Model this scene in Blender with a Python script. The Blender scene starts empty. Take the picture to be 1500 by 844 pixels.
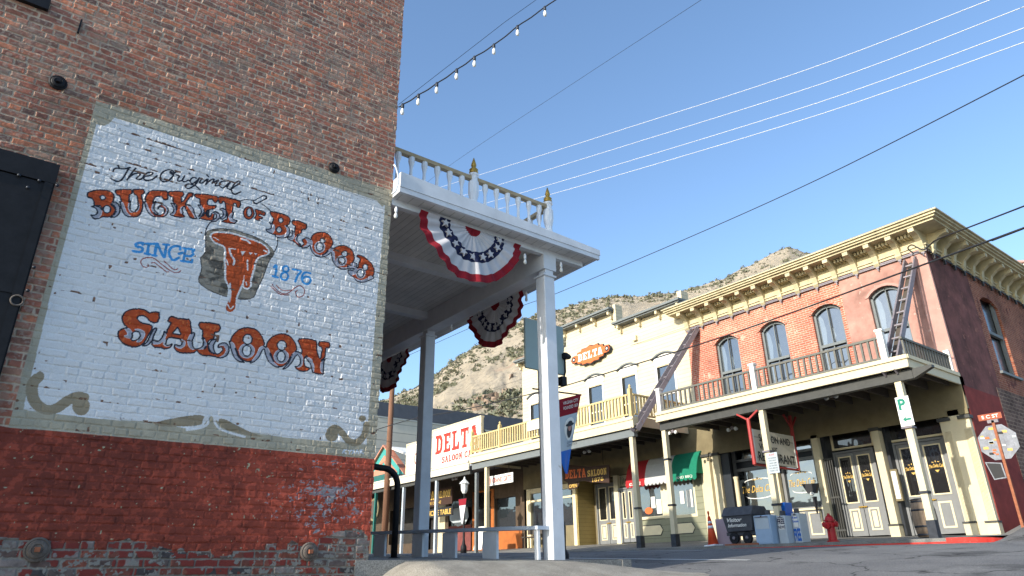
import bpy, bmesh, math, random
import numpy as np
from mathutils import Vector, Matrix
random.seed(7)
R = math.radians
sc = bpy.context.scene
COL = sc.collection

# ------------------------------------------------------------------ survey of the camera
F0, YAW, PITCH, ROLL = 995.6, R(52.379), R(22.656), R(-0.766)      # focal length in px of a 1500 px wide picture
_cy, _sy, _cp, _sp = math.cos(YAW), math.sin(YAW), math.cos(PITCH), math.sin(PITCH)
FW = np.array([_cp*_cy, _cp*_sy, _sp]); _r = np.array([_sy, -_cy, 0.0]); _u = np.cross(_r, FW)
RT = _r*math.cos(ROLL) + _u*math.sin(ROLL); UP = -_r*math.sin(ROLL) + _u*math.cos(ROLL)
def ray(x, y): return FW*F0 + RT*(x-750) - UP*(y-422)
def atx(x, y, X):
    d = ray(x, y); d = d*(X/d[0]); return float(d[1]), float(d[2])      # (Y, Z) on a street front at X
def aty(x, y, Y):
    d = ray(x, y); d = d*(Y/d[1]); return float(d[0]), float(d[2])      # (X, Z)
def atr(x, y, dist):
    d = ray(x, y); d = d*(dist/math.hypot(d[0], d[1])); return Vector(d)

# ------------------------------------------------------------------ mesh builder
class MB:
    def __init__(s): s.v = []; s.f = []; s.m = []
    def add(s, vs, fs, mi=0):
        b = len(s.v); s.v += [tuple(map(float, p)) for p in vs]
        for f in fs: s.f.append([b+i for i in f]); s.m.append(mi)
        return s
    def box(s, x0, x1, y0, y1, z0, z1, mi=0):
        x0, x1 = sorted((x0, x1)); y0, y1 = sorted((y0, y1)); z0, z1 = sorted((z0, z1))
        v = [(x0,y0,z0),(x1,y0,z0),(x1,y1,z0),(x0,y1,z0),(x0,y0,z1),(x1,y0,z1),(x1,y1,z1),(x0,y1,z1)]
        return s.add(v, [(0,3,2,1),(4,5,6,7),(0,1,5,4),(1,2,6,5),(2,3,7,6),(3,0,4,7)], mi)
    def hexa(s, v, mi=0):
        return s.add(v, [(0,3,2,1),(4,5,6,7),(0,1,5,4),(1,2,6,5),(2,3,7,6),(3,0,4,7)], mi)
    def bar(s, a, b, w, h, up=(0,0,1), mi=0):
        a = Vector(a); b = Vector(b); d = (b-a).normalized(); up = Vector(up)
        sd = d.cross(up)
        if sd.length < 1e-4: sd = d.cross(Vector((1,0,0)))
        sd.normalize(); u = sd.cross(d).normalized(); sd *= w/2; u *= h/2
        return s.hexa([a-sd-u, a+sd-u, b+sd-u, b-sd-u, a-sd+u, a+sd+u, b+sd+u, b-sd+u], mi)
    def tube(s, pts, r, n=8, mi=0, cap=True):
        pts = [Vector(p) for p in pts]; rs = r if isinstance(r, (list, tuple)) else [r]*len(pts)
        rings = []; prev = None
        for i, p in enumerate(pts):
            d = (pts[min(i+1, len(pts)-1)] - pts[max(i-1, 0)]).normalized()
            if prev is None:
                a = d.cross(Vector((0,0,1)))
                if a.length < 1e-3: a = d.cross(Vector((1,0,0)))
            else: a = prev - d*prev.dot(d)
            a.normalize(); prev = a; b = d.cross(a)
            rings.append([p + (a*math.cos(t)+b*math.sin(t))*rs[i] for t in [2*math.pi*k/n for k in range(n)]])
        v = [q for rg in rings for q in rg]; f = []
        for i in range(len(rings)-1):
            for k in range(n):
                f.append((i*n+k, i*n+(k+1)%n, (i+1)*n+(k+1)%n, (i+1)*n+k))
        if cap: f.append(tuple(range(n))[::-1]); f.append(tuple((len(rings)-1)*n+k for k in range(n)))
        return s.add(v, f, mi)
    def lathe(s, c, prof, n=16, axis='z', mi=0):
        v = []; f = []
        for r, h in prof:
            for k in range(n):
                t = 2*math.pi*(k+.5)/n; a, b = r*math.cos(t), r*math.sin(t)
                p = {'z': (a, b, h), 'y': (a, h, b), 'x': (h, a, b)}[axis]
                v.append((c[0]+p[0], c[1]+p[1], c[2]+p[2]))
        for i in range(len(prof)-1):
            for k in range(n): f.append((i*n+k, i*n+(k+1)%n, (i+1)*n+(k+1)%n, (i+1)*n+k))
        f.append(tuple(range(n))[::-1]); f.append(tuple((len(prof)-1)*n+k for k in range(n)))
        return s.add(v, f, mi)
    def prism(s, poly, a, b, plane='x', mi=0):
        # poly in (Y,Z) for plane x, (X,Z) for plane y, (X,Y) for plane z; extruded from a to b
        n = len(poly)
        def P(q, t): return {'x': (t, q[0], q[1]), 'y': (q[0], t, q[1]), 'z': (q[0], q[1], t)}[plane]
        v = [P(q, a) for q in poly] + [P(q, b) for q in poly]
        f = [tuple(range(n)), tuple(range(n, 2*n))[::-1]] + [(i, n+i, n+(i+1)%n, (i+1)%n) for i in range(n)]
        return s.add(v, f, mi)
    def build(s, name, mats, parent=None, smooth=False, label=None, bevel=0, loc=None):
        me = bpy.data.meshes.new(name); me.from_pydata(s.v, [], s.f)
        mats = mats if isinstance(mats, (list, tuple)) else [mats]
        for m in mats: me.materials.append(m)
        if len(mats) > 1: me.polygons.foreach_set('material_index', s.m)
        bm = bmesh.new(); bm.from_mesh(me)
        bmesh.ops.recalc_face_normals(bm, faces=bm.faces)
        if bevel: bmesh.ops.bevel(bm, geom=[e for e in bm.edges if len(e.link_faces)==2 and e.calc_face_angle(0)>.6], offset=bevel, segments=1, affect='EDGES')
        bm.to_mesh(me); bm.free()
        if smooth: me.polygons.foreach_set('use_smooth', [True]*len(me.polygons))
        return link(name, me, parent, label, loc)

WORLD = {}
def link(name, me, parent=None, label=None, loc=None):
    o = bpy.data.objects.new(name, me); COL.objects.link(o)
    if parent is not None:
        o.parent = parent
        w = WORLD.get(parent, Vector((0,0,0)))
        o.location = -w if loc is None else loc
        WORLD[o] = Vector((0,0,0)) if loc is None else w + Vector(loc)
    else:
        if loc is not None: o.location = loc
        WORLD[o] = Vector(o.location)
    if label: o['label'] = label
    return o
def tag(o, label, cat, group=None):
    o['label'] = label; o['category'] = cat
    if group: o['group'] = group
    return o
def thing(name, loc, label, cat, group=None):
    o = bpy.data.objects.new(name, None); COL.objects.link(o); o.location = loc; o.empty_display_size = .2
    WORLD[o] = Vector(loc); return tag(o, label, cat, group)
def kind(o, k): o['kind'] = k; return o
def children(o): return [c for c in COL.objects if c.parent == o]
def dup(o, loc=None, rotz=None, label=None, parent=None):
    c = o.copy(); COL.objects.link(c)
    if parent is not None: c.parent = parent
    if loc is not None: c.location = loc
    if rotz is not None: c.rotation_euler = (0,0,rotz)
    if label: c['label'] = label
    for k in children(o): dup(k, parent=c)
    return c

# ------------------------------------------------------------------ materials
def nn(nt, t, **kw):
    n = nt.nodes.new(t)
    for k, v in kw.items():
        if k.startswith('i_'): n.inputs[int(k[2:]) if k[2:].isdigit() else k[2:].replace('_', ' ')].default_value = v
        else: setattr(n, k, v)
    return n
def L4(c): return (c[0], c[1], c[2], 1)
def newmat(name):
    m = bpy.data.materials.new(name); m.use_nodes = True; nt = m.node_tree
    b = nt.nodes['Principled BSDF']; return m, nt, b, nt.links
def paint(name, col, rough=.6, var=.18, scale=6, bump=.0, wear=None, wearc=None, metallic=0, streak=False, spec=.3, board=None, boardaxis=2):
    """Aged paint / wood / metal: base colour broken up by noise, optional wear patches, optional board lines (pitch, depth)."""
    m, nt, b, lk = newmat(name)
    tc = nn(nt, 'ShaderNodeTexCoord'); vec = tc.outputs['Object']
    mp = nn(nt, 'ShaderNodeMapping'); lk.new(vec, mp.inputs[0])
    if streak: mp.inputs['Scale'].default_value = (1, 1, .12)
    n1 = nn(nt, 'ShaderNodeTexNoise', i_Scale=scale, i_Detail=6.0, i_Roughness=.65); lk.new(mp.outputs[0], n1.inputs['Vector'])
    mr = nn(nt, 'ShaderNodeMapRange'); mr.inputs['From Min'].default_value=.3; mr.inputs['From Max'].default_value=.7
    mr.inputs['To Min'].default_value=1-var; mr.inputs['To Max'].default_value=1+var; lk.new(n1.outputs[0], mr.inputs[0])
    mul = nn(nt, 'ShaderNodeMix', data_type='RGBA', blend_type='MULTIPLY'); mul.inputs[0].default_value = 1
    mul.inputs[6].default_value = L4(col); lk.new(mr.outputs[0], mul.inputs[7]); out = mul.outputs[2]
    if wear:
        n2 = nn(nt, 'ShaderNodeTexNoise', i_Scale=scale*2.3, i_Detail=8.0, i_Roughness=.7); lk.new(mp.outputs[0], n2.inputs['Vector'])
        cr = nn(nt, 'ShaderNodeMapRange'); cr.inputs['From Min'].default_value=wear; cr.inputs['From Max'].default_value=wear+.04; lk.new(n2.outputs[0], cr.inputs[0])
        mx = nn(nt, 'ShaderNodeMix', data_type='RGBA'); lk.new(cr.outputs[0], mx.inputs[0]); lk.new(out, mx.inputs[6]); mx.inputs[7].default_value = L4(wearc); out = mx.outputs[2]
    h = None
    if board:
        sp = nn(nt, 'ShaderNodeSeparateXYZ'); lk.new(vec, sp.inputs[0])
        dv = nn(nt, 'ShaderNodeMath', operation='DIVIDE'); lk.new(sp.outputs[boardaxis], dv.inputs[0]); dv.inputs[1].default_value = board
        fr = nn(nt, 'ShaderNodeMath', operation='FRACT'); lk.new(dv.outputs[0], fr.inputs[0])
        gp = nn(nt, 'ShaderNodeMapRange'); gp.inputs['From Min'].default_value=0; gp.inputs['From Max'].default_value=.09; lk.new(fr.outputs[0], gp.inputs[0])
        mx = nn(nt, 'ShaderNodeMix', data_type='RGBA', blend_type='MULTIPLY'); mx.inputs[0].default_value=1; lk.new(out, mx.inputs[6])
        g2 = nn(nt, 'ShaderNodeMapRange'); g2.inputs['To Min'].default_value=.42; lk.new(gp.outputs[0], g2.inputs[0]); lk.new(g2.outputs[0], mx.inputs[7]); out = mx.outputs[2]
        fl = nn(nt, 'ShaderNodeMath', operation='FLOOR'); lk.new(dv.outputs[0], fl.inputs[0])
        wn = nn(nt, 'ShaderNodeTexWhiteNoise', noise_dimensions='1D'); lk.new(fl.outputs[0], wn.inputs['W'])
        g3 = nn(nt, 'ShaderNodeMapRange'); g3.inputs['To Min'].default_value=.93; g3.inputs['To Max'].default_value=1.04; lk.new(wn.outputs[0], g3.inputs[0])
        mx2 = nn(nt, 'ShaderNodeMix', data_type='RGBA', blend_type='MULTIPLY'); mx2.inputs[0].default_value=1; lk.new(out, mx2.inputs[6]); lk.new(g3.outputs[0], mx2.inputs[7]); out = mx2.outputs[2]
        h = gp.outputs[0]
    lk.new(out, b.inputs['Base Color']); b.inputs['Roughness'].default_value = rough; b.inputs['Metallic'].default_value = metallic
    b.inputs['Specular IOR Level'].default_value = spec
    if bump or h is not None:
        bp = nn(nt, 'ShaderNodeBump'); bp.inputs['Strength'].default_value = .6; bp.inputs['Distance'].default_value = .01 if h is not None else bump
        if h is not None:
            ad = nn(nt, 'ShaderNodeMath', operation='MULTIPLY_ADD'); lk.new(n1.outputs[0], ad.inputs[0]); ad.inputs[1].default_value=.15; lk.new(h, ad.inputs[2]); lk.new(ad.outputs[0], bp.inputs['Height'])
        else: lk.new(n1.outputs[0], bp.inputs['Height'])
        lk.new(bp.outputs[0], b.inputs['Normal'])
    return m
def brickmat(name, c1, c2, mort, axis='x', scale=1.0, msize=.012, bump=.006, patch=None, bw=.21, rh=.075, stain=.5):
    m, nt, b, lk = newmat(name)
    tc = nn(nt, 'ShaderNodeTexCoord'); sp = nn(nt, 'ShaderNodeSeparateXYZ'); lk.new(tc.outputs['Object'], sp.inputs[0])
    cb = nn(nt, 'ShaderNodeCombineXYZ'); lk.new(sp.outputs[1 if axis=='x' else 0], cb.inputs[0]); lk.new(sp.outputs[2], cb.inputs[1])
    nz = nn(nt, 'ShaderNodeTexNoise', i_Scale=3.0, i_Detail=3.0); lk.new(tc.outputs['Object'], nz.inputs['Vector'])
    sc_ = nn(nt, 'ShaderNodeVectorMath', operation='SCALE'); lk.new(nz.outputs['Color'], sc_.inputs[0]); sc_.inputs['Scale'].default_value = .02
    ad = nn(nt, 'ShaderNodeVectorMath', operation='ADD'); lk.new(cb.outputs[0], ad.inputs[0]); lk.new(sc_.outputs[0], ad.inputs[1])
    br = nn(nt, 'ShaderNodeTexBrick'); lk.new(ad.outputs[0], br.inputs['Vector'])
    br.inputs['Color1'].default_value=L4(c1); br.inputs['Color2'].default_value=L4(c2); br.inputs['Mortar'].default_value=L4(mort)
    br.inputs['Scale'].default_value=1; br.inputs['Brick Width'].default_value=bw; br.inputs['Row Height'].default_value=rh
    br.inputs['Mortar Size'].default_value=msize; br.inputs['Mortar Smooth'].default_value=.3; br.inputs['Bias'].default_value=-.1
    n2 = nn(nt, 'ShaderNodeTexNoise', i_Scale=.9, i_Detail=7.0, i_Roughness=.7); lk.new(tc.outputs['Object'], n2.inputs['Vector'])
    mr = nn(nt, 'ShaderNodeMapRange'); mr.inputs['From Min'].default_value=.3; mr.inputs['From Max'].default_value=.7
    mr.inputs['To Min'].default_value=1-stain*.5; mr.inputs['To Max'].default_value=1+stain*.4; lk.new(n2.outputs[0], mr.inputs[0])
    mu = nn(nt, 'ShaderNodeMix', data_type='RGBA', blend_type='MULTIPLY'); mu.inputs[0].default_value=1; lk.new(br.outputs[0], mu.inputs[6]); lk.new(mr.outputs[0], mu.inputs[7]); out = mu.outputs[2]
    if patch:   # (colour, threshold) render patches over the brick
        n3 = nn(nt, 'ShaderNodeTexNoise', i_Scale=patch[2], i_Detail=9.0, i_Roughness=.75); lk.new(tc.outputs['Object'], n3.inputs['Vector'])
        cr = nn(nt, 'ShaderNodeMapRange'); cr.inputs['From Min'].default_value=patch[1]; cr.inputs['From Max'].default_value=patch[1]+.03; lk.new(n3.outputs[0], cr.inputs[0])
        mx = nn(nt, 'ShaderNodeMix', data_type='RGBA'); lk.new(cr.outputs[0], mx.inputs[0]); lk.new(out, mx.inputs[6]); mx.inputs[7].default_value=L4(patch[0]); out = mx.outputs[2]
    lk.new(out, b.inputs['Base Color']); b.inputs['Roughness'].default_value=.85; b.inputs['Specular IOR Level'].default_value=.2
    inv = nn(nt, 'ShaderNodeMath', operation='SUBTRACT'); inv.inputs[0].default_value=1; lk.new(br.outputs['Fac'], inv.inputs[1])
    n4 = nn(nt, 'ShaderNodeTexNoise', i_Scale=60.0, i_Detail=3.0); lk.new(tc.outputs['Object'], n4.inputs['Vector'])
    ma = nn(nt, 'ShaderNodeMath', operation='MULTIPLY_ADD'); lk.new(n4.outputs[0], ma.inputs[0]); ma.inputs[1].default_value=.5; lk.new(inv.outputs[0], ma.inputs[2])
    bp = nn(nt, 'ShaderNodeBump'); bp.inputs['Strength'].default_value=.8; bp.inputs['Distance'].default_value=bump; lk.new(ma.outputs[0], bp.inputs['Height']); lk.new(bp.outputs[0], b.inputs['Normal'])
    return m
def glassmat(name, dark=(.02,.025,.03), refl=.35, rough=.03, wob=.02):
    m, nt, b, lk = newmat(name)
    b.inputs['Base Color'].default_value = L4(dark); b.inputs['Roughness'].default_value=.25
    g = nn(nt, 'ShaderNodeBsdfGlossy'); g.inputs['Roughness'].default_value=rough; g.inputs['Color'].default_value=(.95,.97,1,1)
    mx = nn(nt, 'ShaderNodeMixShader'); mx.inputs[0].default_value=refl
    lk.new(b.outputs[0], mx.inputs[1]); lk.new(g.outputs[0], mx.inputs[2])
    lk.new(mx.outputs[0], nt.nodes['Material Output'].inputs[0])
    nz = nn(nt, 'ShaderNodeTexNoise', i_Scale=1.6, i_Detail=2.0); tc = nn(nt, 'ShaderNodeTexCoord'); lk.new(tc.outputs['Object'], nz.inputs['Vector'])
    bp = nn(nt, 'ShaderNodeBump'); bp.inputs['Strength'].default_value=.4; bp.inputs['Distance'].default_value=wob; lk.new(nz.outputs[0], bp.inputs['Height']); lk.new(bp.outputs[0], g.inputs['Normal'])
    return m
def flatmat(name, col, rough=.7, metallic=0): 
    return paint(name, col, rough, var=.08, scale=14, metallic=metallic)

M = {}
M['white'] = paint('white_paint', (.76,.78,.80), .5, .08, 5, wear=.72, wearc=(.35,.33,.30))
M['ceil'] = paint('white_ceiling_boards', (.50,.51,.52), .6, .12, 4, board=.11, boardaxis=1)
M['fasc'] = paint('white_fascia_boards', (.64,.66,.69), .5, .10, 3, wear=.665, wearc=(.42,.41,.39), bump=.002)
M['tanrail'] = paint('tan_rail_paint', (.40,.30,.17), .5, .15, 8)
M['gold'] = paint('gold_paint', (.42,.26,.05), .35, .12, 20, metallic=.4)
M['bluegrey'] = paint('blue_grey_paint', (.47,.53,.61), .5, .10, 7)
M['iron'] = paint('black_iron', (.010,.010,.012), .6, .35, 9, bump=.002, spec=.25)
M['rust'] = paint('weathered_rosette', (.12,.10,.085), .7, .35, 20, bump=.003)
M['cornice'] = paint('buff_yellow_cornice_paint', (.47,.405,.25), .6, .22, 3, wear=.70, wearc=(.30,.26,.17), streak=True)
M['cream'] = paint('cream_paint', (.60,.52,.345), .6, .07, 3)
M['creamclap'] = paint('cream_clapboard', (.59,.51,.35), .65, .06, 2, board=.16, boardaxis=2)
M['yellowclap'] = paint('ochre_clapboard', (.36,.27,.10), .65, .08, 3, board=.16, boardaxis=2)
M['olive'] = paint('sage_paint', (.235,.235,.155), .6, .10, 4, board=.22, boardaxis=2)
M['beam'] = paint('dark_beam_paint', (.055,.055,.05), .6, .2, 4)
M['joist'] = paint('brown_joist', (.075,.062,.05), .8, .2, 6)
M['rail'] = paint('greybrown_baluster', (.13,.125,.105), .65, .15, 8)
M['railc'] = paint('cream_baluster', (.55,.43,.20), .6, .10, 8)
M['greytrim'] = paint('grey_trim', (.15,.165,.165), .6, .10, 6)
M['creamdk'] = paint('shade_darkened_cream', (.19,.155,.085), .7, .15, 3, wear=.68, wearc=(.2,.16,.1))  # cream darkened in its colour to deepen the shade under the balconies
M['doorgrey'] = paint('grey_door_paint', (.19,.195,.195), .5, .08, 5)
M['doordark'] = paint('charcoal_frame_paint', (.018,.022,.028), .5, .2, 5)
M['doortrim'] = paint('cream_moulding', (.72,.62,.40), .5, .06, 6)
M['glass'] = glassmat('window_glass', (.018,.022,.027), refl=.19)
M['glasscurt'] = glassmat('glass_over_lace', (.10,.12,.13), .19)
M['glassdk'] = glassmat('dark_shop_glass', (.008,.008,.009), .07)
M['glasssh'] = glassmat('shop_window_glass', (.02,.025,.028), .20)
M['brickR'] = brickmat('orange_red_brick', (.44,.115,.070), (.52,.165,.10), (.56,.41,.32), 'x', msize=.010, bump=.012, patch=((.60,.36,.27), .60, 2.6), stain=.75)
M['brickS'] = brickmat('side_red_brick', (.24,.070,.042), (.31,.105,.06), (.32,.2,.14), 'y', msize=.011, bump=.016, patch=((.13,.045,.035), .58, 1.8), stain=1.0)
M['brickC'] = brickmat('painted_cream_brick', (.50,.43,.26), (.46,.39,.23), (.36,.31,.2), 'x', msize=.012, bump=.02)
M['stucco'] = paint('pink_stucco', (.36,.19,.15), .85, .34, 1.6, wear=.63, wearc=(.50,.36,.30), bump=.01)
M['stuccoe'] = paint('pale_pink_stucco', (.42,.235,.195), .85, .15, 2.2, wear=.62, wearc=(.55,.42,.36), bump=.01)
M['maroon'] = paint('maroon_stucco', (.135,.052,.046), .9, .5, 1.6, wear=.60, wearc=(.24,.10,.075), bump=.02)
M['stone'] = brickmat('rough_dark_stone', (.08,.05,.042), (.15,.10,.082), (.21,.155,.12), 'y', msize=.02, bump=.03, bw=.3, rh=.12, stain=1)
M['redsteel'] = paint('red_steel', (.34,.035,.030), .5, .12, 8)
M['steel'] = paint('galvanised_steel', (.19,.17,.185), .5, .2, 10, metallic=.2, wear=.60, wearc=(.22,.12,.08))
M['rustpost'] = paint('rusty_post', (.28,.10,.05), .8, .3, 12)
M['woodpole'] = paint('weathered_pole_wood', (.17,.085,.05), .85, .3, 5, streak=True)
M['awred'] = paint('red_canvas', (.36,.02,.025), .85, .1, 8)
M['awwhite'] = paint('white_canvas', (.48,.48,.47), .85, .06, 8)
M['awgreen'] = paint('green_canvas', (.008,.17,.10), .85, .1, 8)
M['signred'] = paint('red_lettering', (.52,.035,.02), .6, .12, 8)
M['signorange'] = paint('orange_sign_paint', (.58,.13,.035), .6, .12, 8)
M['signwhite'] = paint('white_sign_paint', (.74,.72,.66), .6, .05, 8)
M['signdark'] = paint('dark_brown_sign', (.045,.022,.015), .6, .15, 8)
M['black'] = flatmat('black_paint', (.02,.02,.022), .5)
M['goldtxt'] = flatmat('gold_leaf_lettering', (.62,.40,.10), .5)
M['greentxt'] = flatmat('green_lettering', (.01,.18,.12), .6)
M['flagred'] = paint('red_bunting', (.23,.010,.020), .9, .1, 8)
M['flagwhite'] = paint('white_bunting', (.50,.49,.51), .9, .08, 8)
M['flagblue'] = paint('navy_bunting', (.012,.016,.055), .9, .15, 8)
M['hydrant'] = paint('hydrant_red', (.34,.012,.016), .4, .15, 9, wear=.72, wearc=(.12,.03,.03))
M['conered'] = paint('cone_orange_red', (.62,.07,.02), .5, .08, 6)
M['conewhite'] = flatmat('reflective_white', (.72,.74,.76), .35)
M['lilac'] = paint('lilac_grey_metal', (.36,.29,.33), .5, .06, 5)
M['boxblue'] = paint('pale_blue_metal', (.30,.40,.52), .45, .06, 5)
M['boxdblue'] = paint('bright_blue_metal', (.01,.11,.45), .4, .08, 5)
M['boxgrey'] = paint('pale_grey_metal', (.42,.47,.50), .45, .06, 5)
M['cart'] = paint('charcoal_steel', (.06,.062,.07), .55, .25, 8, wear=.68, wearc=(.12,.10,.09))
M['wood'] = paint('barrel_staves', (.23,.17,.12), .8, .2, 8, board=.09, boardaxis=1)
M['hoop'] = paint('barrel_hoop', (.04,.045,.055), .5, .3, 9, metallic=.5)
M['roofgrey'] = paint('dark_roofing', (.10,.105,.12), .8, .15, 2)
M['buffwall'] = paint('buff_wall', (.62,.56,.45), .85, .08, 1, board=.6, boardaxis=2)
M['teal'] = paint('teal_paint', (.05,.28,.25), .6, .1, 6)
M['teald'] = paint('dark_teal_roof', (.02,.12,.10), .6, .15, 6)
M['salmon'] = paint('salmon_paint', (.48,.20,.13), .7, .1, 5)
M['orangewall'] = paint('orange_shopfront', (.36,.11,.025), .7, .15, 4)
M['interior'] = paint('dark_interior', (.03,.028,.026), .9, .3, 2)
M['curtain'] = paint('maroon_curtain', (.16,.05,.045), .9, .3, 3)
M['lampwhite'] = paint('frosted_glass', (.72,.72,.68), .3, .03, 5)
M['bulbglass'] = glassmat('clear_bulb_glass', (.42,.40,.40), .4, .05)
M['signgreyback'] = paint('grey_green_panel', (.34,.43,.42), .55, .06, 3)
M['wirew'] = flatmat('pale_wire', (.62,.62,.62), .5)
M['wireb'] = flatmat('black_wire', (.02,.02,.022), .6)
M['alu'] = paint('bare_aluminium', (.20,.21,.235), .5, .3, 9, metallic=.1, wear=.56, wearc=(.16,.17,.19))
M['rosebrown'] = paint('brown_street_sign', (.30,.07,.03), .5, .1, 8)

# text helpers ------------------------------------------------------
def text_mesh(s, shear=0, bold=0.0):
    cu = bpy.data.curves.new('t', 'FONT'); cu.body = s; cu.size = 1; cu.shear = shear; cu.offset = bold
    cu.align_x = 'LEFT'; cu.resolution_u = 3
    o = bpy.data.objects.new('t', cu); COL.objects.link(o)
    dg = bpy.context.evaluated_depsgraph_get(); dg.update()
    me = bpy.data.meshes.new_from_object(o.evaluated_get(dg)); COL.objects.unlink(o); bpy.data.objects.remove(o)
    vs = np.array([v.co[:] for v in me.vertices]); fs = [tuple(p.vertices) for p in me.polygons]
    bpy.data.meshes.remove(me)
    mn, mx = vs.min(0), vs.max(0); vs[:, 0] = (vs[:, 0]-mn[0])/(mx[0]-mn[0]); vs[:, 1] = (vs[:, 1]-mn[1])/(mx[1]-mn[1])
    return vs[:, :2], fs
SLAB = {   # slab capitals in a 5 x 7 box: lists of polygons, joined by rastering
 'D': [[(0,0),(3,0),(4.3,.5),(5,1.9),(5,5.1),(4.3,6.5),(3,7),(0,7),(0,5.9),(.7,5.9),(.7,1.1),(0,1.1)], '-', [(2.2,1.3),(2.9,1.4),(3.4,2),(3.4,5),(2.9,5.6),(2.2,5.7)]],
 'E': [[(0,0),(4.8,0),(4.8,2.4),(3.8,2.4),(3.6,1.2),(2.2,1.2),(2.2,3),(3.4,3),(3.4,4.1),(2.2,4.1),(2.2,5.8),(3.6,5.8),(3.8,4.8),(4.8,4.8),(4.8,7),(0,7),(0,5.9),(.7,5.9),(.7,1.1),(0,1.1)]],
 'F': [[(0,0),(3.2,0),(3.2,1.1),(2.2,1.1),(2.2,3),(3.4,3),(3.4,4.1),(2.2,4.1),(2.2,5.8),(3.6,5.8),(3.8,4.8),(4.8,4.8),(4.8,7),(0,7),(0,5.9),(.7,5.9),(.7,1.1),(0,1.1)]],
 'L': [[(0,0),(4.8,0),(4.8,2.8),(3.8,2.8),(3.5,1.2),(2.3,1.2),(2.3,5.9),(3,5.9),(3,7),(0,7),(0,5.9),(.7,5.9),(.7,1.1),(0,1.1)]],
 'T': [[(1,0),(4,0),(4,1.1),(3.3,1.1),(3.3,5.8),(4.1,5.8),(4.3,4.5),(5,4.5),(5,7),(0,7),(0,4.5),(.7,4.5),(.9,5.8),(1.7,5.8),(1.7,1.1),(1,1.1)]],
 'A': [[(0,0),(2,0),(2,1),(1.6,1),(1.8,2),(3.2,2),(3.4,1),(3,1),(3,0),(5,0),(5,1),(4.7,1),(3.5,7),(1.5,7),(.3,1),(0,1)], '-', [(2.1,3),(2.9,3),(2.5,5.2)]],
 'S': [[(0,0),(1,0),(1.3,.4),(2.5,0),(4,.3),(5,1.5),(4.7,3),(3.5,4),(2,4.6),(1.6,5.2),(2.2,5.8),(3.2,5.6),(3.8,4.7),(4.8,4.7),(4.8,7),(3.9,7),(3.6,6.6),(2.3,7),(.9,6.6),(.1,5.4),(.5,4),(1.8,3.1),(3,2.5),(3.3,1.8),(2.5,1.2),(1.6,1.4),(1,2.4),(0,2.4)]],
 'O': [[(2.5,0),(4.2,.6),(5,2),(5,5),(4.2,6.4),(2.5,7),(.8,6.4),(0,5),(0,2),(.8,.6)], '-', [(2.5,1.4),(3.3,2.2),(3.3,4.8),(2.5,5.6),(1.7,4.8),(1.7,2.2)]],
 'N': [[(0,0),(2.2,0),(2.2,1),(1.8,1),(1.8,4.2),(3.4,0),(4.6,0),(4.6,6),(5,6),(5,7),(3,7),(3,6),(3.4,6),(3.4,3.4),(2,7),(0,7),(0,6),(.5,6),(.5,1),(0,1)]],
 'C': [[(2.6,0),(4.2,.4),(5,1.6),(5,2.6),(3.7,2.6),(3.3,1.5),(2.6,1.3),(1.8,1.9),(1.7,5),(2.4,5.7),(3.2,5.5),(3.7,4.4),(4.8,4.4),(4.8,7),(4,7),(3.7,6.6),(2.5,7),(.8,6.3),(0,4.8),(0,2.1),(.9,.5)]],
}
def inpoly(px, py, poly):
    ins = np.zeros(px.shape, bool); n = len(poly)
    for i in range(n):
        x0, y0 = poly[i]; x1, y1 = poly[(i+1) % n]
        if y0 == y1: continue
        c = ((y0 > py) != (y1 > py)) & (px < (x1-x0)*(py-y0)/(y1-y0)+x0)
        ins ^= c
    return ins
def slab_mesh(word, res=28, gap=.7):
    vs = []; fs = []; x = 0
    for ch in word:
        if ch == ' ': x += 3; continue
        nx = int(res*5/7); gx, gy = np.meshgrid((np.arange(nx)+.5)*5/nx, (np.arange(res)+.5)*7/res)
        m = np.zeros(gx.shape, bool); sub = False
        for p in SLAB[ch]:
            if p == '-': sub = True; continue
            q = inpoly(gx, gy, p); m = (m & ~q) if sub else (m | q)
        for j in range(res):
            i = 0
            while i < nx:
                if m[j, i]:
                    k = i
                    while k < nx and m[j, k]: k += 1
                    b = len(vs); vs += [(x+i*5/nx, j*7/res), (x+k*5/nx, j*7/res), (x+k*5/nx, (j+1)*7/res), (x+i*5/nx, (j+1)*7/res)]
                    fs.append((b, b+1, b+2, b+3)); i = k
                else: i += 1
        x += 5+gap
    vs = np.array(vs, float); vs[:, 0] /= (x-gap); vs[:, 1] /= 7
    return vs, fs
def letters(name, word, mat, parent, X, YL, YR, Z0, Z1, slab=False, shear=0, tilt=0, rows=None, bold=0.0, arc=0):
    """Lettering on a surface facing -X: from Y=YL (left end as seen) to YR, Z0..Z1; tilt = rise at the right end."""
    vs, fs = slab_mesh(word) if slab else text_mesh(word, shear, bold)
    v = [(X, YL+(YR-YL)*a, Z0+(Z1-Z0)*b+tilt*a+arc*4*a*(1-a)) for a, b in vs]
    mb = MB(); mb.add(v, fs); 
    me = bpy.data.meshes.new(name); me.from_pydata(mb.v, [], mb.f); me.materials.append(mat)
    return link(name, me, parent)
def letters_dir(name, word, mat, parent, O, U, V, slab=False, shear=0, bold=0.0):
    """Lettering on any plane: O = lower-left corner, U = whole width vector, V = whole height vector."""
    vs, fs = slab_mesh(word) if slab else text_mesh(word, shear, bold)
    O = Vector(O); U = Vector(U); V = Vector(V)
    me = bpy.data.meshes.new(name); me.from_pydata([tuple(O+U*a+V*b) for a, b in vs], [], fs); me.materials.append(mat)
    return link(name, me, parent)
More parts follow.
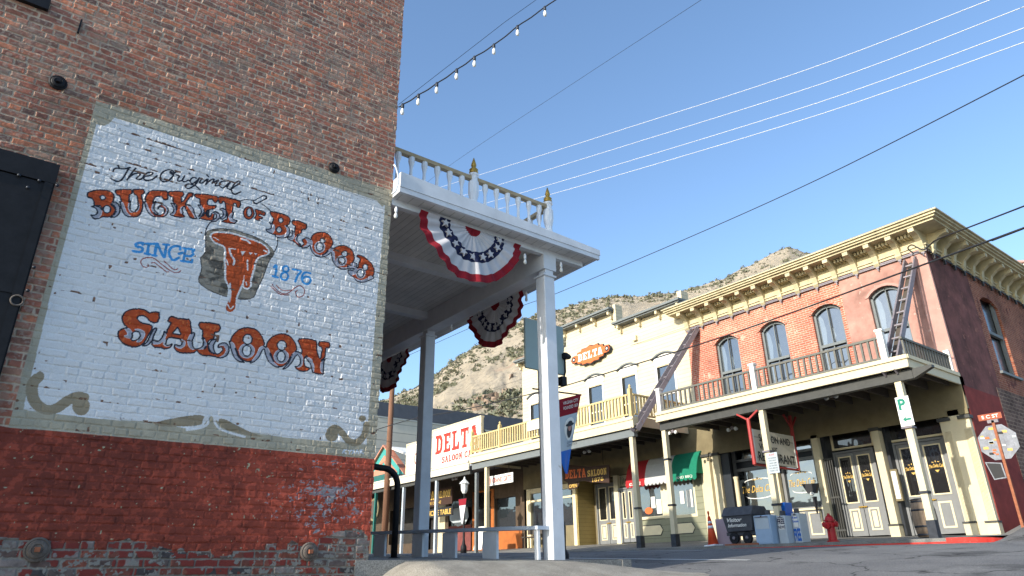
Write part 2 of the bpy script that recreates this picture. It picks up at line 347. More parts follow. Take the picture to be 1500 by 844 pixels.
# ================================================================== SALOON SIDE WALL (plane Y = 7) with its painted sign
def hsh(i, j, k=0):
    n = (i.astype(np.int64)*374761393 + j.astype(np.int64)*668265263 + k*2147483647) & 0xffffffff
    n = ((n ^ (n >> 13))*1274126177) & 0xffffffff
    return ((n ^ (n >> 16)) & 0xffff)/65535.0
def vnoise(x, z, s, k=0, oct=1):
    out = 0; amp = 1; tot = 0
    for o in range(oct):
        a, b = x*s, z*s; i = np.floor(a); j = np.floor(b); u = a-i; v = b-j; u = u*u*(3-2*u); v = v*v*(3-2*v)
        h = (hsh(i,j,k+o)*(1-u)+hsh(i+1,j,k+o)*u)*(1-v) + (hsh(i,j+1,k+o)*(1-u)+hsh(i+1,j+1,k+o)*u)*v
        out = out + amp*h; tot += amp; amp *= .55; s *= 2.03
    return out/tot
def sstep(a, b, x): t = np.clip((x-a)/(b-a), 0, 1); return t*t*(3-2*t)
CH = .0690
EXPO = .74
GRID = .005
xs = np.arange(-1.10, 3.4501, GRID); xs = np.append(xs, 3.45)
zs = np.concatenate([np.arange(-.9, -.05, .02), np.arange(-.05, 4.80, GRID), np.arange(4.80, 7.951, .0068)])
GX, GZ = np.meshgrid(xs, zs)          # rows = z
x = GX; z = GZ + .007*(vnoise(GX, GZ, .8, 1)-.5) + .012*(vnoise(GX, GZ, 3.1, 2)-.5)
rowj = np.floor(z/CH); fz = z/CH-rowj
header = (rowj % 7 == 3)
BL = np.where(header, .104, .207)
off = np.where(rowj % 2 == 0, 0, .5)*BL + (hsh(rowj, rowj*0, 11)-.5)*.05
xx = x + off + .05*(vnoise(x, rowj*3.7, 2.3, 5)-.5) + .006*(vnoise(x, z, 19, 6)-.5)
bi = np.floor(xx/BL); fx = xx/BL-bi
bi0 = bi*1.0
dx = np.minimum(fx, 1-fx)*BL; dz = np.minimum(fz, 1-fz)*CH
edge = np.minimum(dx, dz) + .010*(vnoise(x, z, 38, 7, 2)-.5)
smear = .005*np.clip(vnoise(x, z, 11, 43, 2)-.5, 0, 1)*2
prof = sstep(.003+smear, .0105+smear, edge)
r1, r2, r3, r4, r5 = (hsh(bi, rowj, k) for k in (21, 22, 23, 24, 25))
fine = vnoise(x, z, 120, 31, 2)
med = vnoise(x, z, 22, 35, 3)
joint_extra = vnoise(x, z, 30, 41, 2)            # mortar squeezed out here and there
hb = .0045 + (r1-.5)*.009 + (fx-.5)*(r2-.5)*.010 + (fz-.5)*(r3-.5)*.005 + .004*(med-.5)
hm = -.0035 + .010*np.clip(joint_extra-.52, 0, 1)*2
H = hm*(1-prof) + hb*prof + .0016*(fine-.5)
H += .014*(vnoise(x, z, .9, 51, 2)-.5)                 # the wall itself is not flat

def C(*c): return np.array(c, float)
PAL = np.array([(.225,.085,.055),(.30,.125,.080),(.205,.085,.062),(.135,.075,.062),(.34,.135,.075),(.27,.155,.115),(.24,.09,.06),(.20,.10,.075)])
cb = PAL[(r4*7.999).astype(int)]*(1.0+.42*r5)[..., None]*C(1.18,.96,.82); cb = cb*.93 + .07*C(.5,.4,.32)
cb = cb*(.55+.9*med)[..., None]; cb = np.where((vnoise(x, z, 38, 37, 2) > .64)[..., None], cb*.55+.45*C(.42,.33,.26), cb)
mort = C(.50,.385,.28)*(.70+.6*vnoise(x, z, 14, 61, 2))[..., None]
col = mort*(1-prof[..., None]) + cb*prof[..., None]
dust = sstep(.56, .75, vnoise(x, z, 5, 71, 3))[..., None]*.45
col = col*(1-dust) + C(.33,.25,.19)*dust
grime = sstep(.5, .8, vnoise(x, z*.6, .8, 75, 3))[..., None]*.5
col = col*(1-grime*.5)

# --- survey of the painting: points read in enlargements (origin, scale) and laid on the wall plane
CR = {'1':((120,220),7.036),'2':((230,230),7.673),'3':((280,290),4.686),'4':((370,280),5.626),'5':((160,440),8.441),
      '6':((320,460),8.333),'7':((180,340),12.058),'8':((0,420),3.837),'9':((280,440),3.8375),'0':((0,0),1.0),'m':((280,240),3.8375)}
def W(k, pts):
    (ox, oy), s = CR[k]; return [aty(ox+a/s, oy+b/s, 7.0) for a, b in pts]
def sm(poly, n=3, closed=True):       # Catmull-Rom smoothing
    out = []; N = len(poly)
    for i in range(N if closed else N-1):
        p0 = poly[(i-1) % N] if closed or i > 0 else poly[0]; p1 = poly[i]; p2 = poly[(i+1) % N]; p3 = poly[(i+2) % N] if closed or i+2 < N else poly[-1]
        for t in [k/n for k in range(n)]:
            out.append(tuple(.5*((2*p1[q])+(-p0[q]+p2[q])*t+(2*p0[q]-5*p1[q]+4*p2[q]-p3[q])*t*t+(-p0[q]+3*p1[q]-3*p2[q]+p3[q])*t**3) for q in (0,1)))
    if not closed: out.append(poly[-1])
    return out
def win(pts, pad=.03):
    a = np.array(pts); x0, z0 = a.min(0)-pad; x1, z1 = a.max(0)+pad
    i0, i1 = np.searchsorted(xs, [x0, x1]); j0, j1 = np.searchsorted(zs, [z0, z1]); return slice(max(j0,0), j1+1), slice(max(i0,0), i1+1)
mO = np.zeros(GX.shape, bool); mG = mO.copy(); mW = mO.copy(); mD = mO.copy(); mB = mO.copy(); mRl = mO.copy(); mT = mO.copy(); mPail = mO.copy(); mBld = mO.copy(); mHi = mO.copy()
def fill(mask, pts, val=True):
    s = win(pts); mask[s] = np.where(inpoly(GX[s], GZ[s], pts), val, mask[s])
def ell(k, cx, cy, rx, ry, n=20): return W(k, [(cx+rx*math.cos(2*math.pi*i/n), cy+ry*math.sin(2*math.pi*i/n)) for i in range(n)])
def stroke(mask, pts, w, smooth=True):
    if smooth and len(pts) > 2: pts = sm(pts, 4, False)
    s = win(pts, w); X_, Z_ = GX[s], GZ[s]; d = np.full(X_.shape, 9.0)
    for (ax, az), (bx, bz) in zip(pts[:-1], pts[1:]):
        vx, vz = bx-ax, bz-az; q = vx*vx+vz*vz+1e-12; t = np.clip(((X_-ax)*vx+(Z_-az)*vz)/q, 0, 1)
        d = np.minimum(d, np.hypot(X_-ax-t*vx, Z_-az-t*vz))
    mask[s] |= d < w/2
def letter(k, o, g=(), h=(), ring=()):
    fill(mO, sm(W(k, o), 2))
    for p in g: q = sm(W(k, p), 3); fill(mG, q); fill(mO, q, True)
    for (cx, cy, rx, ry) in ring: fill(mG, ell(k, cx, cy, rx, ry)); 
    for hh in h:
        q = ell(k, *hh) if len(hh) == 4 and not isinstance(hh[0], tuple) else W(k, hh)
        fill(mW, q)
# BUCKET
letter('1', [(55,440),(125,415),(180,410),(260,412),(310,435),(335,480),(325,525),(300,560),(345,600),(335,650),(290,690),(220,690),(180,705),(140,712),(115,700),(170,690),(205,650),(205,600),(185,575),(125,570),(125,545),(105,500),(60,485)],
 [[(95,580),(130,572),(170,580),(200,605),(208,650),(185,690),(140,712),(105,695),(90,665),(120,670),(150,655),(155,625),(135,598)], [(300,548),(345,535),(380,560),(395,610),(385,655),(350,688),(290,698),(320,670),(345,640),(345,600),(325,570)]],
 [(214,490,24,22),(258,610,36,38)])
letter('1', [(350,410),(505,405),(515,450),(490,465),(490,520),(475,560),(485,610),(520,640),(560,625),(580,580),(575,530),(565,470),(545,465),(530,440),(528,405),(635,405),(640,450),(615,465),(630,530),(625,600),(605,660),(560,690),(500,688),(450,655),(430,600),(410,545),(400,510),(385,470),(355,460)],
 [[(385,530),(420,540),(445,590),(465,640),(510,685),(470,685),(430,655),(405,600),(395,560)], [(478,548),(505,522),(500,560),(500,610),(525,640),(495,640),(475,595)], [(575,530),(592,560),(588,610),(560,640),(545,630),(575,590)]])
letter('1', [(655,480),(685,435),(730,415),(870,420),(885,450),(885,510),(840,512),(820,480),(760,485),(740,520),(725,570),(720,620),(760,665),(820,665),(850,640),(840,600),(800,590),(785,610),(780,590),(820,565),(865,575),(890,615),(880,660),(840,690),(770,690),(715,665),(685,610),(665,550),(650,510)],
 [[(640,530),(665,545),(690,600),(715,650),(760,688),(710,675),(670,625),(650,570)], [(740,540),(765,530),(750,570),(750,620),(790,655),(760,660),(720,625),(718,580)], [(820,565),(865,575),(892,615),(880,655),(840,678),(865,640),(865,605),(840,580)]])
letter('2', [(135,388),(290,390),(295,445),(275,450),(280,510),(330,440),(350,405),(405,410),(400,450),(370,455),(320,540),(370,555),(400,600),(440,690),(380,690),(340,640),(310,560),(270,570),(260,620),(300,655),(310,675),(260,685),(190,670),(140,650),(190,640),(220,590),(215,540),(180,510),(170,450),(135,440)],
 [[(150,520),(190,530),(217,570),(210,620),(180,658),(140,645),(175,625),(185,580)], [(330,540),(370,545),(410,590),(425,650),(450,690),(425,690),(395,630),(360,580)], [(265,570),(300,555),(285,590),(295,640),(265,635),(255,600)]])
letter('2', [(430,415),(675,440),(670,512),(640,510),(620,480),(575,485),(570,540),(620,545),(665,545),(650,585),(570,600),(555,650),(590,680),(610,640),(640,625),(640,680),(620,715),(560,715),(470,690),(520,660),(530,600),(500,560),(480,520),(475,470),(435,460)],
 [[(455,540),(500,550),(527,600),(510,660),(460,668),(485,640),(490,590)], [(610,640),(650,615),(700,640),(702,690),(660,727),(600,730),(655,690),(665,655),(640,640)], [(560,620),(590,605),(580,640),(600,680),(570,665)]])
letter('2', [(695,445),(800,460),(935,495),(930,570),(895,565),(885,530),(860,530),(850,600),(840,640),(810,670),(815,715),(870,735),(880,748),(830,752),(720,730),(780,700),(790,640),(770,590),(765,520),(740,500),(730,525),(695,515)],
 [[(700,590),(740,575),(777,610),(775,670),(735,702),(700,690),(740,660),(735,620)], [(865,620),(825,640),(803,680),(825,727),(880,738),(900,715),(860,705),(845,680)]])
# OF
fill(mO, ell('2', 1030, 632, 62, 72)); fill(mW, ell('2', 1035, 625, 26, 44))
letter('4', [(22,150),(105,175),(97,207),(80,200),(58,192),(52,205),(82,215),(76,232),(50,226),(62,245),(30,242),(12,225),(28,200),(25,172)])
# BLOOD
letter('4', [(150,165),(290,205),(310,250),(290,285),(260,285),(285,310),(275,350),(230,370),(180,360),(150,350),(170,330),(180,290),(160,265),(170,225),(150,200)],
 [[(135,258),(175,280),(182,320),(160,352),(120,335),(108,315),(145,310),(152,285)], [(262,285),(300,300),(307,350),(270,387),(210,387),(180,365),(240,365),(275,345),(280,310)]], [(232,242,17,19),(218,320,20,22)])
letter('4', [(335,238),(445,275),(435,320),(410,315),(400,350),(370,360),(355,400),(370,430),(400,450),(420,435),(405,405),(430,390),(450,410),(445,450),(410,465),(370,450),(340,420),(300,405),(330,390),(340,350),(345,310),(350,290),(325,275)],
 [[(318,320),(345,350),(335,402),(295,402),(288,380),(315,375),(325,350)], [(430,385),(467,390),(477,430),(450,467),(400,472),(440,445),(450,415)], [(388,360),(366,385),(370,415),(395,442),(355,420),(350,385)]])
letter('4', [(480,385),(510,350),(560,338),(615,350),(655,400),(660,440),(630,480),(590,520),(540,530),(500,500),(480,450)],
 [[(470,400),(495,420),(490,470),(520,515),(570,530),(610,505),(640,470),(665,480),(620,530),(560,547),(510,527),(478,480)]], [(577,408,20,20),(552,462,26,32)], [(552,462,44,48)])
letter('4', [(655,490),(690,460),(740,448),(800,470),(835,520),(835,575),(800,610),(750,635),(700,620),(670,570)],
 [[(650,490),(675,510),(680,570),(720,625),(780,625),(820,590),(858,600),(850,640),(830,640),(790,642),(730,647),(680,612),(652,560)]], [(757,518,22,22),(732,575,26,28)], [(732,575,44,44)])
letter('4', [(865,525),(920,545),(970,590),(1000,640),(995,695),(940,730),(880,740),(830,710),(800,690),(830,680),(860,650),(870,600),(885,560),(860,545)],
 [[(787,650),(830,650),(845,605),(862,640),(852,682),(815,694),(787,680)], [(830,710),(880,735),(930,725),(970,700),(1003,715),(960,738),(910,755),(860,748)]], [(927,630,20,26),(888,680,26,30)], [(888,680,40,42)])
# SALOON
letter('5', [(160,200),(200,140),(270,110),(350,105),(430,115),(500,160),(525,148),(620,155),(600,275),(510,270),(470,225),(420,195),(360,200),(350,230),(380,265),(440,290),(500,300),(535,330),(520,380),(480,440),(430,530),(340,580),(240,570),(150,520),(105,450),(115,380),(180,345),(230,350),(190,310),(160,260)],
 [[(180,345),(240,350),(285,390),(290,440),(260,475),(200,460),(180,440),(215,430),(215,390)], [(310,360),(380,360),(440,400),(430,460),(390,510),(330,520),(370,470),(385,430),(360,395)], [(550,350),(592,350),(555,430),(530,500),(470,562),(400,562),(460,520),(500,440)]],
 [[(285,405),(330,385),(370,400),(380,445),(350,485),(300,500),(265,490),(290,455)]])
letter('5', [(760,195),(850,225),(990,235),(1005,300),(1020,400),(990,440),(965,500),(975,560),(1020,605),(1090,600),(1050,650),(950,655),(870,650),(810,610),(800,560),(850,590),(900,580),(935,520),(915,490),(760,465),(720,480),(700,530),(720,560),(780,540),(750,590),(680,605),(640,590),(560,585),(520,540),(600,530),(660,480),(710,400),(710,370),(760,280),(720,265)],
 [[(540,490),(600,505),(650,460),(680,380),(705,420),(692,470),(660,522),(590,548),(528,535)], [(880,480),(935,500),(937,560),(880,602),(820,577),(805,545),(870,560),(895,530)], [(700,480),(690,540),(730,560),(770,540),(740,572),(690,572),(663,530)]],
 [[(845,335),(885,425),(785,410)]])
letter('5', [(1120,270),(1365,300),(1355,390),(1310,395),(1300,440),(1290,480),(1230,500),(1220,560),(1240,630),(1290,660),(1350,660),(1400,620),(1390,580),(1350,590),(1345,560),(1390,530),(1440,560),(1475,600),(1470,650),(1410,700),(1350,712),(1250,690),(1160,685),(1100,650),(1090,600),(1180,600),(1200,540),(1170,470),(1150,450),(1150,370),(1115,345)],
 [[(1035,400),(985,440),(963,510),(985,580),(1030,612),(1060,600),(1040,580),(1030,500),(1060,420)], [(1140,460),(1190,500),(1202,560),(1160,607),(1080,600),(1140,580),(1160,520)], [(1330,480),(1260,500),(1223,560),(1250,632),(1320,667),(1300,620),(1290,560)]])
letter('6', [(30,395),(60,390),(88,440),(60,495),(20,500),(20,470),(50,440)], [[(0,372),(60,350),(112,370),(132,430),(110,500),(50,537),(-5,537),(60,500),(87,440),(60,390),(0,395)]])
letter('6', [(145,320),(200,230),(270,180),(350,165),(440,180),(510,235),(550,320),(560,380),(500,440),(450,530),(380,585),(310,570),(240,500),(210,420)],
 [[(130,330),(190,360),(215,450),(250,530),(320,592),(250,582),(190,530),(155,450),(140,380)], [(545,390),(582,410),(540,440),(500,520),(440,582),(380,602),(420,550),(470,480),(500,410)]], [(355,310,54,58),(345,450,50,64)], [(345,450,98,92)])
letter('6', [(580,390),(620,310),(690,260),(770,240),(860,260),(920,320),(950,390),(955,440),(900,490),(850,580),(790,640),(730,640),(670,570),(630,470)],
 [[(558,410),(610,420),(640,510),(680,590),(740,652),(680,642),(610,580),(575,500)], [(930,460),(992,470),(940,520),(890,602),(830,662),(780,672),(850,600),(890,510)]], [(772,385,54,56),(765,520,46,62)], [(765,520,92,90)])
letter('6', [(985,300),(1190,325),(1200,430),(1215,490),(1240,550),(1255,480),(1260,410),(1225,395),(1230,335),(1355,350),(1350,420),(1310,415),(1300,530),(1260,560),(1250,640),(1290,735),(1145,715),(1150,620),(1100,540),(1070,510),(1045,560),(1060,640),(1115,660),(1080,700),(980,695),(930,640),(1010,640),(1030,580),(1010,500),(1015,440),(985,370)],
 [[(935,480),(1000,470),(1033,560),(1010,642),(950,652),(992,610),(995,550),(965,500)], [(1060,520),(1130,550),(1167,630),(1165,700),(1140,690),(1120,610),(1070,550)], [(1335,545),(1300,560),(1285,640),(1282,715),(1250,710),(1243,620),(1268,560)]])
mG &= ~mW; mO &= ~mW
mL = mO | mG
def dil(m, n):
    o = m.copy()
    for _ in range(n):
        p = o.copy(); p[1:] |= o[:-1]; p[:-1] |= o[1:]; p[:, 1:] |= o[:, :-1]; p[:, :-1] |= o[:, 1:]; o = p
    return o
OUT = 3
mD |= dil(mL, 1) & ~mL
mDin = mL & dil(~mL, 2)
gi = dil(~mG, 1) & mG & dil(mO & ~mG, 3)         # pale line between the orange and the grey curls
# script, date, flourishes
wS = .0175
for k, st in [('1',[[(320,222),(330,200),(350,188),(390,190),(440,192),(495,180)],[(372,160),(392,190)],[(482,190),(440,262),(408,308),(370,322),(320,308),(295,290)],
   [(553,188),(515,235),(465,308)],[(478,292),(530,248),(585,238),(598,255),(562,292),(590,305),(640,280)],[(645,272),(700,262),(730,240),(700,228),(650,250),(632,288),(660,312),(720,305),(772,268)]]),
  ('2',[[(190,195),(182,160),(130,145),(70,168),(35,218),(45,265),(90,280),(140,258),(180,215),(188,190),(225,163)],[(180,215),(178,190),(155,165),(150,185),(190,200)],
   [(215,203),(250,215),(232,250),(235,275),(280,265),(308,215)],[(308,215),(285,268),(315,282),(350,262)],[(362,186),(368,192)],
   [(440,240),(405,232),(370,268),(395,300),(445,272),(478,235)],[(478,235),(440,300),(400,335),(345,358),(315,332),(345,308),(420,320),(480,368)],
   [(505,242),(478,290),(512,290),(560,252)],[(560,205),(580,222)],[(572,250),(548,312)],[(552,305),(600,262),(640,252),(618,300)],[(640,285),(690,262),(652,322),(695,322)],
   [(785,275),(725,280),(700,318),(740,350),(800,302),(822,288)],[(822,288),(785,345),(820,368)],[(820,368),(880,330),(932,290),(920,272),(880,292),(840,352),(842,400),(880,420),(942,393)]])]:
    for s_ in st: stroke(mD, W(k, s_), wS)
for s_ in [[(360,200),(300,190),(230,215),(240,260),(320,270),(350,310),(320,350),(240,350),(180,338)],[(345,195),(350,225)],[(410,210),(500,215)],[(460,215),(430,390)],[(390,380),(475,395)],
   [(540,212),(610,215)],[(595,215),(560,412)],[(522,410),(590,420)],[(612,222),(720,445)],[(738,440),(768,228)],[(715,222),(805,228)],
   [(1012,310),(1005,262),(920,252),(840,290),(815,380),(850,460),(900,498),(985,455)],[(990,385),(1045,368)],[(1070,290),(1258,312),(1228,355)],[(1110,300),(1062,520)],[(1030,512),(1210,535),(1222,495)],[(1090,422),(1200,430),(1245,392)]]:
    stroke(mB, W('7', s_), .027, smooth=len(s_) > 4)
for s_ in [[(175,628),(197,615),(186,708)],[(165,702),(206,712)],[(330,645),(395,660),(372,695),(350,748)],[(475,678),(430,672),(405,710),(415,750),(450,768),(475,745),(470,715),(440,705),(412,722)]]: stroke(mB, W('4', s_), .027)
for c in [(272,643,24,24),(262,703,30,32)]: e_ = ell('4', *c); stroke(mB, e_+e_[:1], .025, False)
for s_ in [[(440,570),(455,600),(400,630),(340,590),(315,530),(345,480),(430,452),(520,460),(600,500),(680,570),(760,630),(850,690),(920,720),(990,710),(1020,685)],[(505,545),(560,545),(620,590),(700,650),(760,700),(810,708)],[(725,515),(790,570),(860,640),(920,668),(970,650)]]: stroke(mRl, W('7', s_), .010)
for s_ in [[(455,678),(470,700),(500,725),(540,730),(580,700),(610,685),(635,705),(630,740),(600,750),(585,725),(596,712)],[(478,682),(505,708),(535,714),(565,710)],[(448,690),(475,718),(505,735),(550,738)]]: stroke(mRl, W('m', s_), .010)
# bucket
pail = sm(W('3', [(95,250),(130,220),(190,208),(280,215),(400,250),(490,290),(550,340),(572,385),(540,430),(520,480),(490,560),(450,640),(430,685),(370,700),(300,695),(200,670),(110,630),(50,580),(55,530),(70,480),(60,410),(95,370)]), 2)
fill(mPail, pail)
blood = sm(W('3', [(140,255),(170,242),(260,245),(380,280),(480,315),(525,355),(520,385),(470,400),(440,430),(425,490),(405,560),(400,610),(375,618),(360,600),(367,520),(352,580),(325,640),(305,690),(300,760),(270,785),(240,770),(240,740),(260,690),(265,620),(240,560),(240,470),(235,430),(240,360),(220,325),(170,305),(145,285)]), 2)
fill(mBld, blood)
mBorder = dil(mBld, 4) & ~mBld
mPailEdge = mPail & ~mBld & dil(~mPail, 2)
for s_, w_ in [([(345,283),(380,293),(402,312)],.02),([(262,350),(272,390),(295,425),(290,458)],.02),([(385,430),(388,495)],.015),([(266,590),(268,660),(262,710)],.02),([(248,735),(270,762),(288,745)],.012),([(155,270),(190,292)],.008),([(500,360),(518,372)],.016),([(272,348),(305,352)],.010),([(375,580),(380,598)],.012),([(240,425),(252,460)],.012)]: stroke(mHi, W('3', s_), w_)
for t_ in [[(340,368),(372,368),(350,398)],[(392,375),(420,378),(405,392)],[(432,378),(455,382),(440,395)]]: fill(mHi, W('3', t_))
mHi &= mBld
for s_ in [[(130,170),(105,210),(96,262)],[(592,268),(592,320),(570,372)]]: stroke(mD, W('3', s_), .012)
stroke(mD, W('2', [(935,495),(1000,482),(1090,490)]), .012); stroke(mD, W('4', [(62,98),(105,130),(150,165)]), .012)
grip = W('4', [(-2,84),(88,32),(118,40),(122,64),(28,114),(4,104)]); fill(mD, grip)
gm = mO & False; fill(gm, W('4', [(8,86),(88,42),(108,50),(100,62),(26,100)])); mD &= ~gm
# panels
P_out = [aty(141,148,7), aty(572,277,7), aty(543.5,672,7), aty(11.7,626,7)]
xl, xr = .09, 3.47
outer = [(.085,4.47),(xr,4.60),(xr,1.145),(.085,1.15)]
outer = [aty(141,148,7), aty(573.5,278.5,7), aty(543.5,672,7), aty(11.7,626,7)]; outer[1] = (3.47, outer[1][1]); outer[2] = (3.47, outer[2][1])
inner = [aty(*p, 7) for p in [(141.6,182),(151,185),(160,181),(167.5,173),(240,195),(400,246),(552,294),(560,303),(564,300),(551,450),(537,652),(478,646),(420,641),(366,633),(330,626),(318,617),(309,609),(302,618),(290,629),(277,629),(227,618),(180,616),(138,613),(78,606),(34,600),(77,420),(99,339)]]
mOut = inpoly(GX, GZ, outer); mIn = inpoly(GX, GZ, inner)
def tj(k, pts, w): stroke(mT, W(k, pts), w)
tj('8', [(210,515),(185,545),(180,600),(205,660),(262,692),(320,682),(375,645),(430,618),(470,622)], .085); fill(mT, ell('8', 225, 503, 24, 28)); fill(mT, ell('8', 455, 672, 50, 52))
fill(mT, sm(W('8', [(870,765),(1000,735),(1110,722),(1150,735),(1130,775),(1040,785),(900,785)]), 2)); fill(mT, sm(W('9', [(-8,652),(50,645),(78,660),(50,690),(-5,698)]), 2))
fill(mT, sm(W('9', [(155,668),(200,674),(320,735),(400,765),(330,762),(200,728),(160,700)]), 2))
tj('9', [(985,700),(972,760),(930,800),(885,790),(845,742),(810,718),(780,735)], .075); fill(mT, ell('9', 962, 665, 20, 18)); fill(mT, ell('9', 790, 760, 36, 34))
mT &= mOut
mWl = mO & False          # pale outlines of the centre ornament
for k, s_ in [('9', [(85,650),(95,690),(60,715),(0,722)]), ('9', [(130,655),(135,690),(175,730),(300,768)]), ('8', [(1150,740),(1130,790),(1050,805)])]: stroke(mWl, W(k, s_), .022)
sig = mO & False          # small signature in the lower right corner of the border
for s_ in [[(845,145),(835,165)],[(860,145),(838,155),(856,168)],[(868,150),(876,157),(884,148)],[(876,157),(872,168)],[(902,148),(890,152),(900,160),(888,167)],[(906,168),(918,147),(922,168)],[(932,168),(934,148),(948,150),(934,158),(950,168)]]:
    stroke(sig, [aty(280+a/3.767, 620+b/3.767, 7) for a, b in s_], .012, False)

# ---- paint colours
wn1 = vnoise(x, z, 7, 81, 4); wn2 = vnoise(x, z, 28, 83, 3); wn3 = vnoise(x*.35, z*2.2, 9, 85, 3)
whitec = C(.68,.675,.67)*(.93+.12*wn1)[..., None]
taupe = C(.38,.34,.255)*(.80+.45*wn1)[..., None]
paintc = np.where(mIn[..., None], whitec, taupe)
def put(mask, c): 
    global paintc
    paintc = np.where(mask[..., None], c, paintc)
put(mT, C(.29,.235,.155)*(.8+.4*wn1)[..., None]); put(mWl & mOut, whitec); put(sig, C(.55,.6,.66))
put(mB, C(.045,.27,.58)*(.85+.35*wn2)[..., None]); put(mRl, C(.28,.035,.02))
streaks = vnoise(x, z*1.5, 8, 91, 5)
pailc = (C(.085,.075,.062)[None, None]*(1-sstep(.42,.58,streaks))[..., None] + C(.27,.235,.185)[None, None]*sstep(.42,.58,streaks)[..., None])
put(mPail, pailc); put(mPailEdge, C(.05,.045,.04)); put(mBorder, whitec)
bl = C(.43,.068,.012)*(.70+.5*wn2)[..., None]
put(mBld, bl); put(mHi, whitec)
put(mD, C(.014,.018,.03)); 
oc = C(.45,.065,.012)*(.70+.5*wn2)[..., None]; oc = np.where((vnoise(x, z, 50, 87, 3) > .70)[..., None], C(.56,.13,.03), oc)
put(mO, oc); gv = vnoise(x, z, 16, 95, 2)
put(mG, C(.36,.36,.41)*(.72+.55*gv)[..., None]); put(gi, C(.66,.67,.70)); put(mDin, C(.014,.018,.03))
# peeling: down in the joints and on brick edges, more of it near the top left and the middle right
pl = wn3*.6 + .4*joint_extra
zone = np.exp(-(((x-.55)/.55)**2+((z-3.95)/.35)**2)) + .8*np.exp(-(((x-2.95)/.35)**2+((z-3.55)/.25)**2)) + .45*np.exp(-(((x-1.6)/.9)**2+((z-4.15)/.25)**2))
peel = (pl > (.74 - .17*np.clip(zone, 0, 1) - .03*(1-prof))) & (fz < .30)
hole = (vnoise(x, z, 16, 97, 2) > .885)
peelc = np.where((fine > .45)[..., None], C(.22,.115,.07), C(.10,.06,.045))
paintc = np.where((peel | hole)[..., None], peelc, paintc)
# red dado
zred_top = np.interp(GX, [p[0] for p in sorted([outer[3], outer[2]])], [p[1] for p in sorted([outer[3], outer[2]])]) + .012*(wn1-.5)
zlo = .235 + .05*(vnoise(GX, GX*0, 2.5, 101)-.5)*2 + .045*sstep(.5,.8,vnoise(x, z, 8, 103, 2)) + .10*sstep(2.2, 3.3, GX)
red = (GZ < zred_top) & (GZ > zlo + (r5-.5)*.10) & ~mOut
redc = C(.215,.038,.020)*(.55+.9*wn1)[..., None]; redc = np.where((wn2 > .58)[..., None], redc*1.5, redc); redc = redc*(.8+.5*sstep(1.2, 3.2, x))[..., None]
redc = redc*(.78+.45*vnoise(x, z, 1.3, 105, 2))[..., None]
rub = (vnoise(x*.7, z*1.4, 13, 107, 4)*.45 + vnoise(x, z*1.6, 55, 108, 3)*.35 + wn2*.20 + .13*np.exp(-(((x-2.95)/.42)**2+((z-.72)/.27)**2)) ) > .655
rub &= (np.exp(-(((x-2.95)/.55)**2+((z-.68)/.38)**2)) > .22) & (GX > 2.18)
redc = np.where(rub[..., None], C(.24,.22,.235), redc)
spk = (vnoise(x, z, 34, 109, 2) > .86); redc = np.where(spk[..., None], C(.34,.33,.22), redc)
low = (GZ < zred_top) & ~red & ~mOut
PL = np.array([(.16,.050,.034),(.05,.042,.042),(.11,.08,.072),(.21,.17,.155),(.19,.055,.033),(.10,.065,.055)])
lowc = PL[(r4*5.999).astype(int)]*(.45+1.0*med)[..., None]; lowc = np.where((vnoise(x, z, 30, 121, 3) > .60)[..., None], C(.20,.19,.17), lowc); lowc = np.where((vnoise(x, z, 9, 123, 3) > .62)[..., None], C(.17,.025,.018), lowc); lowm = C(.19,.172,.145)*(.6+.7*wn1)[..., None]
lowc = lowc*prof[..., None] + lowm*(1-prof[..., None])
tiny = (x < .09) & (x > -.2) & (GZ < 4.5) & (GZ > zlo)
col = np.where(low[..., None], lowc, col)
col = np.where(red[..., None], redc, col)
col = np.where(mOut[..., None], paintc, col)
# paint rounds the relief off and fills the joints
filled = mOut | red
H = np.where(filled, H*.80 + .0008, H)
H = np.where(filled & (peel | hole), H-.0030, H)
H += np.where(filled, .0036*(vnoise(x, z, 48, 111, 3)-.5), 0)

# corner bricks end unevenly
XX = GX.copy(); ragged = (hsh(rowj[:, -1], rowj[:, -1]*0, 131)-.5)*.014
XX[:, -1] += ragged; XX[:, -2] += ragged*.6
# thing
saloon = thing('saloon_building', (3.45, 7.0, 0), 'tall brick corner saloon whose side wall carries the huge white painted sign', 'building')
m, nt, b_, lk = newmat('saloon_wall_paint_and_brick')
at = nn(nt, 'ShaderNodeAttribute', attribute_name='paint')
nz = nn(nt, 'ShaderNodeTexNoise', i_Scale=170.0, i_Detail=3.0); tc = nn(nt, 'ShaderNodeTexCoord'); lk.new(tc.outputs['Object'], nz.inputs['Vector'])
mr = nn(nt, 'ShaderNodeMapRange'); mr.inputs['From Min'].default_value=.3; mr.inputs['From Max'].default_value=.7; mr.inputs['To Min'].default_value=.88; mr.inputs['To Max'].default_value=1.12; lk.new(nz.outputs[0], mr.inputs[0])
mu = nn(nt, 'ShaderNodeMix', data_type='RGBA', blend_type='MULTIPLY'); mu.inputs[0].default_value=1; lk.new(at.outputs['Color'], mu.inputs[6]); lk.new(mr.outputs[0], mu.inputs[7])
lk.new(mu.outputs[2], b_.inputs['Base Color']); b_.inputs['Roughness'].default_value=.72; b_.inputs['Specular IOR Level'].default_value=.35
bp = nn(nt, 'ShaderNodeBump'); bp.inputs['Strength'].default_value=.5; bp.inputs['Distance'].default_value=.0015; lk.new(nz.outputs[0], bp.inputs['Height']); lk.new(bp.outputs[0], b_.inputs['Normal'])
M['wall'] = m
nz_, nx_ = GX.shape
VERT = np.stack([XX, 7.0 - H, GZ], -1).reshape(-1, 3); CC = np.concatenate([col, np.ones(col.shape[:2]+(1,))], -1).reshape(-1, 4)
